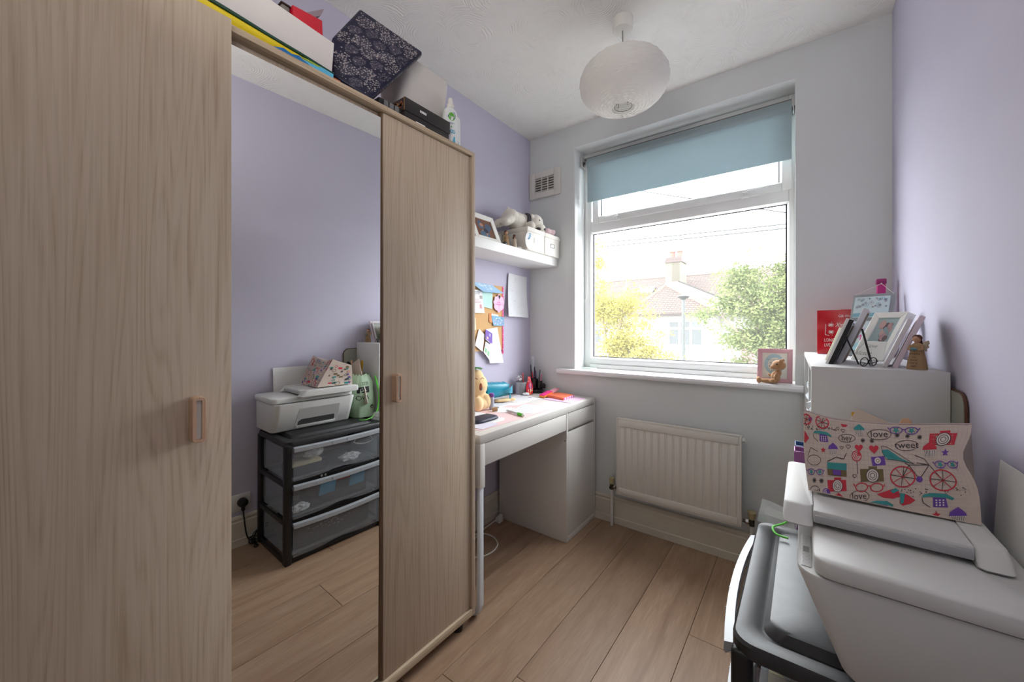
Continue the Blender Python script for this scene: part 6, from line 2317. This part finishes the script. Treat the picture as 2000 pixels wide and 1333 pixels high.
mb.p2([(1066, 824), (1112, 832), (1176, 880), (1140, 905), (1080, 920), (1056, 900)], P2, cR); mb.p2([(1060, 820), (1100, 826), (1086, 900), (1062, 905)], P3, cT)
mb.p2([(290, 340), (330, 392), (296, 430), (287, 420)], P2, cR)
mb.loop(P2, 365, 548, 60, 4, cK, 20, ry=38); mb.line(P2, [(312, 520), (340, 460), (400, 486)], 4, cK)
rg = random.Random(8)
for k in range(40):
    mb.disc(P2, rg.uniform(300, 580), rg.uniform(292, 330), 4.5, cK, 6)
    mb.disc(P2, rg.uniform(1030, 1530), rg.uniform(790, 850), 4.5, cK, 6)
mb.build('pouch_print', pc, smooth=0)
# print on the left end of the pouch
def pend(u, v, l=.0006):
    a, b_ = pfr(0, v), pbk(0, v)
    return a.lerp(b_, u) + V((-l, 0, 0))
mb = MB(cR)
rg = random.Random(15)
for k in range(30):
    u, v = rg.uniform(.1, .9), rg.uniform(.06, .8)
    c_ = rg.choice([cR, cV, cT, cO, cK])
    t_ = k % 4
    r = rg.uniform(.05, .085)
    if t_ == 0:
        mb.disc(pend, u, v, r, c_, 10, ry=r * .7)
    elif t_ == 1:
        mb.star(pend, u, v, r, c_)
    elif t_ == 2:
        mb.loop(pend, u, v, r, .016, c_, 12, ry=r * .8)
    else:
        mb.rect(pend, u - r, v - r * .5, u + r, v + r * .5, c_)
mb.build('pouch_print', pc, smooth=0)

# ------------------------------------------------------------------ green drawstring bag
gb2 = root('drawstring_bag', (1.64, 1.287, TZ + .001), 'pale green printed drawstring bag standing behind the printer', 'bag')
GB = translucent('bag_green', (204, 232, 200), .35, .35, .15, 60)
zb3 = TZ + .0125
mb = MB(GB)
rows = []
for j in range(19):
    v = j / 18
    tp = (.90 + .10 * math.sin(PI * min(1, v * 1.5))) * (1 - .30 * max(0, (v - .82) / .18))
    r_ = []
    for k in range(56):
        a = 2 * PI * k / 56
        c_, s_ = math.cos(a), math.sin(a)
        wob = 1 + .035 * math.sin(9 * a + 4 * v) * (.3 + v) + .02 * math.sin(3 * a + 9 * v) + (.05 * math.sin(23 * a) if v > .9 else 0)
        hx_, hy_ = .080 * tp * wob, .071 * tp * (1 + .015 * math.sin(5 * v * PI + a))
        r_.append(V((1.634 + hx_ * math.copysign(abs(c_) ** .55, c_) * (1 - .25 * max(0, v - .6)), 1.306 + hy_ * math.copysign(abs(s_) ** .5, s_), zb3 + .255 * v + .006 * math.sin(11 * a) * (v > .95))))
    rows.append(r_)
mb.ring(rows, None, True, False)
bgo = mb.build('bag_body', gb2, smooth=70)
# lettering on the side that faces the wardrobe
sbg = surface(bgo)
mb = MB(INK)
fb = lambda x, y: sbg((1.40, 1.372 - x, zb3 + y), (1, 0, 0), .0008)
fb2 = lambda x, y: sbg((1.40, 1.372 - x, zb3 + y), (1, 0, 0), .0014)
mb.text('ESTZ', .024, fb, .052, .196, None, sx=.8)
mb.text('AVO', .040, fb, .050, .106, None, sx=.95)
for k in range(6):
    xa, xb = .046 + k * .0125, .046 + (k + 1) * .0125
    mb.p2([(xa, .148), (xb, .148), (xb, .184), (xa, .184)], fb)
mb.text('CO', .030, fb2, .062, .155, mat('bag_letter', (206, 226, 200), .6))
mb.disc(fb, .03, .06, .012, None, 12)
mb.build('bag_lettering', gb2, smooth=0)
CORD = mat('neon_cord', (110, 226, 70), .5)
mb = MB(CORD)
mb.tube(spline([(1.562, 1.366, zb3 + .245), (1.540, 1.372, zb3 + .18), (1.534, 1.374, zb3 + .10), (1.522, 1.352, zb3 + .03), (1.49, 1.305, zb3 + .012), (1.466, 1.265, zb3 + .010), (1.474, 1.235, zb3 + .006), (1.50, 1.228, zb3 + .006)]), .0026, 7)
mb.tube(spline([(1.563, 1.362, zb3 + .245), (1.536, 1.378, zb3 + .12), (1.532, 1.366, zb3 + .02)]), .0022, 7)
mb.build('drawstring', gb2)
# things poking out of the bag
mb = MB(mat('spatula_wood', (206, 168, 136), .7, var=.1, vscale=30))
fs_ = frame((1.662, 1.296, zb3 + .12), V((.95, .05, -.3)).normalized(), V((.3, .02, .95)).normalized())
pts = [(-.009, 0), (.009, 0), (.011, .20), (.009, .222), (0, .228), (-.009, .222), (-.011, .20)]
mb.prism(pts, fs_, (0, .004, 0), .0008)
mb.build('wooden_spatula', None, 'flat wooden spatula sticking out of the green bag', 'spatula')
PKT = clear('packet_film', (206, 190, 174), .85, .25, .06)
mb = MB(PKT)
fs2 = frame((1.520, 1.290, zb3 + .09), V((.9, .0, -.42)).normalized(), V((.42, .03, .9)).normalized())
mb.prism([(0, 0), (.10, 0), (.10, .285), (.0, .285)], fs2, (0, .006, 0), .001)
mb.build('packet', None, 'clear packet of beige sheets poking out of the green bag', 'packet')
mb = MB(PKT)
fs2 = frame((1.585, 1.306, zb3 + .10), V((.93, .0, -.3)).normalized(), V((.3, .03, .93)).normalized())
mb.prism([(0, 0), (.085, 0), (.085, .225), (.0, .225)], fs2, (0, .005, 0), .001)
mb.build('packet', None, 'smaller beige packet leaning behind the clear one in the green bag', 'packet')
mb = MB(mat('mustard_card', (214, 166, 30), .5))
fs2 = frame((1.652, 1.318, zb3 + .12), V((.98, .0, .1)).normalized(), V((-.1, .03, .98)).normalized())
mb.prism([(0, 0), (.026, 0), (.026, .215), (.0, .215)], fs2, (0, .003, 0), .0006)
mb.build('card', None, 'mustard yellow card poking out of the green bag', 'card')
# clear sleeve of paper lying at the window end of the drawer tower
sl = root('plastic_sleeve', (1.47, 1.335, TZ), 'clear plastic sleeve with a printed slip on the drawer tower end', 'sleeve')
mb = MB(clear('sleeve_film', (236, 238, 242), .3, .15, .12))
def slv(u, v):
    return V((1.425 + .09 * u + .01 * v, 1.318 + .022 * v + .006 * math.sin(5 * u), TZ + .004 + .062 * v * (1 - .35 * u) + .004 * math.sin(6 * v)))
mb.sheet(slv, 8, 8, .0006)
mb.build('sleeve', sl)
mb = MB(GREYINK)
g = lambda x, y: slv(x, y) + V((0, -.0012, .0012))
mb.rect(g, .15, .3, .9, .8, mat('slip_grey', (226, 226, 230), .7))
lines_of_text(mb, lambda x, y: slv(x, y) + V((0, -.002, .002)), .2, .85, .35, .75, 5, .03, mat('slip_ink', (110, 110, 116), .7), 3)
mb.build('printed_slip', sl, smooth=0)

# ------------------------------------------------------------------ socket and black lead on the right wall
sk = root('wall_socket', (W, .745, .24), 'white wall socket on the lilac wall beside the drawer tower', 'socket')
mb = MB(mat('socket_white', (214, 212, 208), .35))
mb.box(W - .010, W - .0003, .690, .776, .185, .275, .003)
mb.build('face_plate', sk)
bl2 = root('black_lead', (W - .03, .75, .0), 'black printer lead plugged into the wall socket and coiled on the floor', 'cable')
mb = MB(BLACKP)
mb.lathe((W - .0105, .738, .232), [(.024, 0), (.025, .008), (.022, .024), (.012, .030)], 18, M=Euler((0, -PI / 2, 0)).to_matrix())
mb.box(W - .036, W - .018, .730, .746, .190, .226, .004)
mb.build('plug', bl2)
mb = MB(BLACKP)
mb.tube(spline([(W - .027, .738, .195), (W - .028, .742, .15), (W - .030, .748, .09), (W - .034, .756, .045), (W - .05, .770, .022), (W - .06, .79, .012), (W - .075, .778, .006), (W - .09, .77, .006), (W - .10, .775, .006), (W - .085, .788, .006), (W - .05, .784, .006), (W - .026, .79, .03), (W - .022, .82, .07), (W - .022, .86, .075)]), .0036, 7)
mb.build('lead', bl2)
mb = MB(BLACKP)
mb.tube(spline([(W - .045, .768, .016), (W - .026, .785, .045), (W - .022, .81, .06), (W - .022, .86, .062)]), .0034, 7)
mb.tube([(W - .05 + .018 * math.cos(t_ * .5), .774 + .016 * math.sin(t_ * .5), .008 + t_ * .0012) for t_ in range(30)], .0036, 6)
mb.build('coiled_lead', bl2)

# ------------------------------------------------------------------ outside: street, houses, trees, lamp post, wires
GZ = -2.9
def ground(name, m, x0, x1, y0, y1, z0, z1):
    mb = MB(m)
    mb.box(x0, x1, y0, y1, z0, z1)
    return mb.build(name, kind='structure', at=((x0 + x1) / 2, (y0 + y1) / 2, z0))
ground('ground', mat('street_tarmac', (120, 118, 116), .9, var=.1, vscale=2), -60, 60, Y + .35, 70, GZ - .2, GZ)
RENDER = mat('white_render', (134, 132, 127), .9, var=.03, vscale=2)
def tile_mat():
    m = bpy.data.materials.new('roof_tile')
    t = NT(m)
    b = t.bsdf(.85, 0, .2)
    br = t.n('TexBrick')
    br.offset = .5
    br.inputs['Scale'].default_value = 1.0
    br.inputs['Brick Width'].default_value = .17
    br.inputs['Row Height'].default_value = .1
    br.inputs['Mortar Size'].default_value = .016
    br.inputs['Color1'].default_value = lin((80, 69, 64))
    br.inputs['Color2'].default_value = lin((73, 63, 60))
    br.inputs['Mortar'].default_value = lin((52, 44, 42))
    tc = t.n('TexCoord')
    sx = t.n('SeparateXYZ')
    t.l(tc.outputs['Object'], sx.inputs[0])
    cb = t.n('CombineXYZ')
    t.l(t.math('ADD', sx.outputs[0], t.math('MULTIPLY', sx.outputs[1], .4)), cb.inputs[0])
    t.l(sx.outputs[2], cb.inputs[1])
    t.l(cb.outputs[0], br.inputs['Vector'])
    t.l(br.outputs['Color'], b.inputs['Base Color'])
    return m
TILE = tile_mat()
RIDGE = mat('ridge_tile', (92, 82, 76), .9)
PANE = mat('far_pane', (40, 46, 47), .15, var=.2, vscale=3)
PANEB = mat('far_pane_sky', (56, 68, 84), .15)
FRAMEW = mat('far_frame', (170, 170, 168), .5)
hs = root('house', (-3.4, 19, GZ), 'white rendered house with a hipped brown roof and square chimney across the street', 'house')
def hpart(name, m, fn):
    mb = MB(m)
    fn(mb)
    return mb.build(name, hs, smooth=0)
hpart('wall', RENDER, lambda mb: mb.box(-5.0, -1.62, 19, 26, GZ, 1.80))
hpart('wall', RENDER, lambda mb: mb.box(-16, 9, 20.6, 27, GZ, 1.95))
hpart('eaves_board', mat('eaves_brown', (54, 48, 46), .8), lambda mb: mb.box(-5.3, -1.3, 18.62, 19.02, 1.74, 1.86))
hpart('eaves_board', mat('eaves_brown', (54, 48, 46), .8), lambda mb: mb.box(-16, 9, 20.2, 20.62, 1.86, 1.98))
apx = V((-4.02, 20.5, 3.42))
eL, eR = V((-5.5, 18.6, 1.83)), V((-1.18, 18.6, 1.83))
bL, bR = V((-5.5, 21.3, 1.95)), V((-1.18, 21.3, 1.95))
rB = V((-4.4, 23.0, 3.55))
def hip(mb):
    mb.poly([eL, eR, apx]); mb.poly([eR, V((-1.18, 23, 1.9)), rB, apx]); mb.poly([eL, apx, rB, V((-5.5, 23, 1.9))])
    mb.poly([eL, V((-5.5, 23, 1.9)), V((-1.18, 23, 1.9)), eR])
    mb.poly([V((-5.5, 23, 1.9)), rB, V((-1.18, 23, 1.9))])
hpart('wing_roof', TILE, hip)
def mroof(mb):
    r0, r1 = V((-16, 23.6, 4.16)), V((9, 23.6, 4.16))
    mb.hexa([V((-16, 20.15, 1.9)), V((9, 20.15, 1.9)), V((9, 27, 1.9)), V((-16, 27, 1.9))], [V((-16, 23.5, 4.14)), V((9, 23.5, 4.14)), V((9, 23.7, 4.14)), V((-16, 23.7, 4.14))])
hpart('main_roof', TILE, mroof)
hpart('ridge', RIDGE, lambda mb: mb.tube([(-16, 23.6, 4.16), (9, 23.6, 4.16)], .12, 8))
hpart('hip_ridge', RIDGE, lambda mb: mb.tube([eL, apx], .07, 6))
hpart('hip_ridge', RIDGE, lambda mb: mb.tube([eR, apx], .16, 6))
hpart('valley', mat('valley_white', (104, 96, 92), .9), lambda mb: mb.hexa([apx + V((.15, -.1, .02)), apx + V((.5, 0, .02)), eR + V((.75, .4, .1)), eR + V((.35, .1, .06))], [apx + V((.15, -.1, .10)), apx + V((.5, 0, .10)), eR + V((.75, .4, .2)), eR + V((.35, .1, .16))]))
hpart('valley', mat('valley_dark', (40, 37, 36), .9), lambda mb: mb.tube([apx + V((.55, 0, .1)), eR + V((.8, .4, .2))], .045, 6))
hpart('chimney', mat('chimney_render', (88, 85, 73), .9, var=.15, vscale=3), lambda mb: mb.box(-4.32, -3.52, 21.2, 22.3, 3.0, 4.62))
hpart('chimney_cap', mat('chimney_brick', (70, 60, 58), .9), lambda mb: (mb.box(-4.37, -3.47, 21.15, 22.35, 4.62, 4.74), mb.box(-4.32, -3.52, 21.2, 22.3, 4.74, 4.90)))
hpart('chimney_panel', mat('chimney_grey', (70, 66, 57), .9), lambda mb: mb.box(-3.98, -3.60, 21.19, 21.2, 3.5, 4.60))
for px in (-4.05, -3.68):
    hpart('chimney_pot', mat('terracotta', (104, 66, 56), .8), lambda mb: mb.lathe((px, 21.6, 4.9), [(.17, 0), (.14, .06), (.13, .28), (.16, .3), (.16, .36)], 12))
hpart('skylight', mat('skylight_frame', (80, 82, 80), .6), lambda mb: mb.hexa([V((-6.1, 21.9, 3.02)), V((-5.2, 21.9, 3.02)), V((-5.2, 22.5, 3.42)), V((-6.1, 22.5, 3.42))], [V((-6.1, 21.85, 3.16)), V((-5.2, 21.85, 3.16)), V((-5.2, 22.45, 3.56)), V((-6.1, 22.45, 3.56))]))
hpart('skylight_pane', mat('far_dark_pane', (50, 62, 66), .15), lambda mb: mb.hexa([V((-6.0, 21.9, 3.19)), V((-5.3, 21.9, 3.19)), V((-5.3, 22.2, 3.39)), V((-6.0, 22.2, 3.39))], [V((-6.0, 21.89, 3.2)), V((-5.3, 21.89, 3.2)), V((-5.3, 22.19, 3.40)), V((-6.0, 22.19, 3.40))]))
def far_window(x0, x1, z0, z1, yy, cols, split=True):
    mb = MB(FRAMEW)
    t_ = .07
    xs = [x0 + (x1 - x0) * k / cols for k in range(cols + 1)]
    mb.box(x0, x1, yy - .06, yy, z0, z0 + t_)
    mb.box(x0, x1, yy - .06, yy, z1 - t_, z1)
    zs_ = z0 + (z1 - z0) * .68
    mb.box(x0, x1, yy - .06, yy, zs_ - .05, zs_ + .05)
    for x in xs:
        mb.box(x - .05, x + .05, yy - .061, yy, z0, z1)
    mb.box(x0 - .2, x1 + .25, yy - .16, yy, z0 - .10, z0 - .01)
    w_ = mb.build('window', hs, smooth=0)
    for k in range(cols):
        for a, b_ in ((z0 + t_, zs_ - .05), (zs_ + .05, z1 - t_)):
            mb = MB(PANEB if (k == cols - 1 and a > zs_) else PANE)
            mb.box(xs[k] + .05, xs[k + 1] - .05, yy - .03, yy - .02, a, b_)
            mb.build('pane', w_, smooth=0)
far_window(-3.55, -2.08, .34, 1.53, 19.0, 3)
far_window(-3.55, -2.08, -2.2, -.8, 19.0, 3)
far_window(.3, 1.9, .30, 1.5, 20.6, 3)
far_window(-9, -7.6, .3, 1.5, 20.6, 3)
hpart('door', mat('pink_door', (120, 84, 86), .5), lambda mb: mb.box(-.75, -.25, 20.55, 20.6, -1.0, 1.1))
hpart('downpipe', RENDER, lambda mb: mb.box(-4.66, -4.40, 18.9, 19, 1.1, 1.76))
hpart('satellite_dish', mat('dish_grey', (60, 60, 62), .6), lambda mb: (mb.lathe((-1.98, 18.8, -.1), [(.02, 0), (.16, .03), (.2, .07)], 12, M=Euler((1.2, 0, .4)).to_matrix()), mb.cyl((-1.98, 18.8, -.1), (-1.95, 19, -.25), .02)))
# street lamp
sl2 = root('street_lamp', (-1.032, 11, GZ), 'grey street lamp post before the white house', 'street lamp')
mb = MB(mat('lamp_post_grey', (62, 66, 65), .6))
mb.tube([(-1.032, 11, GZ), (-1.032, 11, -.5), (-1.032, 11, 1.95)], [.07, .055, .042], 10)
mb.build('post', sl2)
mb = MB(mat('lamp_head_grey', (44, 46, 46), .6))
mb.lathe((-1.032, 11, 1.93), [(.04, 0), (.13, .06), (.15, .09), (.09, .14), (.02, .15)], 14)
mb.build('lamp_head', sl2)
# overhead wires
for k, (p0, p1) in enumerate((((-14, 14, 4.95), (10, 10, 3.15)), ((-14, 14, 4.75), (10, 10, 3.1)), ((-9, 12, 7.9), (9, 12, 1.40)))):
    mb = MB(mat('wire_grey', (34, 36, 40), .6))
    p0, p1 = V(p0), V(p1)
    mb.tube([p0.lerp(p1, t_ / 10) - V((0, 0, .12 * math.sin(PI * t_ / 10))) for t_ in range(11)], .019, 5)
    mb.build('overhead_wire', None, ('upper of the two level telephone wires over the street', 'lower of the two level telephone wires over the street', 'sloping telephone wire crossing high over the street')[k], 'wire', at=p0)
# trees
def leaf_mat(name, c1, c2, tr):
    m = bpy.data.materials.new(name)
    t = NT(m)
    b = t.bsdf(.6, 0, .3)
    f = t.noise(t.coord(), 3.5, 3)
    col = t.ramp(f, [(.3, lin(c1)), (.7, lin(c2))])
    t.l(col, b.inputs['Base Color'])
    T_ = t.n('BsdfTranslucent')
    t.l(col, T_.inputs['Color'])
    mx = t.n('MixShader')
    mx.inputs[0].default_value = tr
    t.l(b.outputs[0], mx.inputs[1])
    t.l(T_.outputs[0], mx.inputs[2])
    t.l(mx.outputs[0], t.out.inputs[0])
    return m
def tree(name, label, base, trunk, clusters, lm_, bm_, n, ls, seed):
    r_ = root(name, base, label, 'tree')
    rg = random.Random(seed)
    mb = MB(bm_)
    for path, r0, r1 in trunk:
        P_ = spline(path, 5)
        mb.tube(P_, [r0 + (r1 - r0) * i / (len(P_) - 1) for i in range(len(P_))], 7)
    mb.build('trunk', r_)
    vs, fs = [], []
    tot = sum(c[1][0] * c[1][1] * c[1][2] for c in clusters)
    B_ = V(base)
    for c, rad in clusters:
        m_ = int(n * rad[0] * rad[1] * rad[2] / tot)
        sub = [(V((rg.gauss(0, .5), rg.gauss(0, .5), rg.gauss(0, .5)))) for _ in range(max(5, m_ // 60))]
        for k in range(m_):
            s_ = rg.choice(sub)
            q = V((s_.x * rad[0], s_.y * rad[1], s_.z * rad[2])) + V((rg.gauss(0, .10), rg.gauss(0, .10), rg.gauss(0, .06)))
            p = V(c) + q - B_
            a, b_ = V((rg.gauss(0, 1), rg.gauss(0, 1), rg.gauss(0, .7))), V((rg.gauss(0, 1), rg.gauss(0, 1), rg.gauss(0, .7)))
            a.normalize()
            b_ = (b_ - a * b_.dot(a)).normalized()
            L_ = ls * rg.uniform(.6, 1.3)
            i0 = len(vs)
            vs += [p - a * L_, p + b_ * L_ * .45, p + a * L_, p - b_ * L_ * .45]
            fs.append((i0, i0 + 1, i0 + 2, i0 + 3))
    me = bpy.data.meshes.new('foliage')
    me.from_pydata(vs, [], fs)
    me.materials.append(lm_)
    o = bpy.data.objects.new('foliage', me)
    COL.objects.link(o)
    o.parent = r_
    o['kind'] = 'stuff'
    return r_
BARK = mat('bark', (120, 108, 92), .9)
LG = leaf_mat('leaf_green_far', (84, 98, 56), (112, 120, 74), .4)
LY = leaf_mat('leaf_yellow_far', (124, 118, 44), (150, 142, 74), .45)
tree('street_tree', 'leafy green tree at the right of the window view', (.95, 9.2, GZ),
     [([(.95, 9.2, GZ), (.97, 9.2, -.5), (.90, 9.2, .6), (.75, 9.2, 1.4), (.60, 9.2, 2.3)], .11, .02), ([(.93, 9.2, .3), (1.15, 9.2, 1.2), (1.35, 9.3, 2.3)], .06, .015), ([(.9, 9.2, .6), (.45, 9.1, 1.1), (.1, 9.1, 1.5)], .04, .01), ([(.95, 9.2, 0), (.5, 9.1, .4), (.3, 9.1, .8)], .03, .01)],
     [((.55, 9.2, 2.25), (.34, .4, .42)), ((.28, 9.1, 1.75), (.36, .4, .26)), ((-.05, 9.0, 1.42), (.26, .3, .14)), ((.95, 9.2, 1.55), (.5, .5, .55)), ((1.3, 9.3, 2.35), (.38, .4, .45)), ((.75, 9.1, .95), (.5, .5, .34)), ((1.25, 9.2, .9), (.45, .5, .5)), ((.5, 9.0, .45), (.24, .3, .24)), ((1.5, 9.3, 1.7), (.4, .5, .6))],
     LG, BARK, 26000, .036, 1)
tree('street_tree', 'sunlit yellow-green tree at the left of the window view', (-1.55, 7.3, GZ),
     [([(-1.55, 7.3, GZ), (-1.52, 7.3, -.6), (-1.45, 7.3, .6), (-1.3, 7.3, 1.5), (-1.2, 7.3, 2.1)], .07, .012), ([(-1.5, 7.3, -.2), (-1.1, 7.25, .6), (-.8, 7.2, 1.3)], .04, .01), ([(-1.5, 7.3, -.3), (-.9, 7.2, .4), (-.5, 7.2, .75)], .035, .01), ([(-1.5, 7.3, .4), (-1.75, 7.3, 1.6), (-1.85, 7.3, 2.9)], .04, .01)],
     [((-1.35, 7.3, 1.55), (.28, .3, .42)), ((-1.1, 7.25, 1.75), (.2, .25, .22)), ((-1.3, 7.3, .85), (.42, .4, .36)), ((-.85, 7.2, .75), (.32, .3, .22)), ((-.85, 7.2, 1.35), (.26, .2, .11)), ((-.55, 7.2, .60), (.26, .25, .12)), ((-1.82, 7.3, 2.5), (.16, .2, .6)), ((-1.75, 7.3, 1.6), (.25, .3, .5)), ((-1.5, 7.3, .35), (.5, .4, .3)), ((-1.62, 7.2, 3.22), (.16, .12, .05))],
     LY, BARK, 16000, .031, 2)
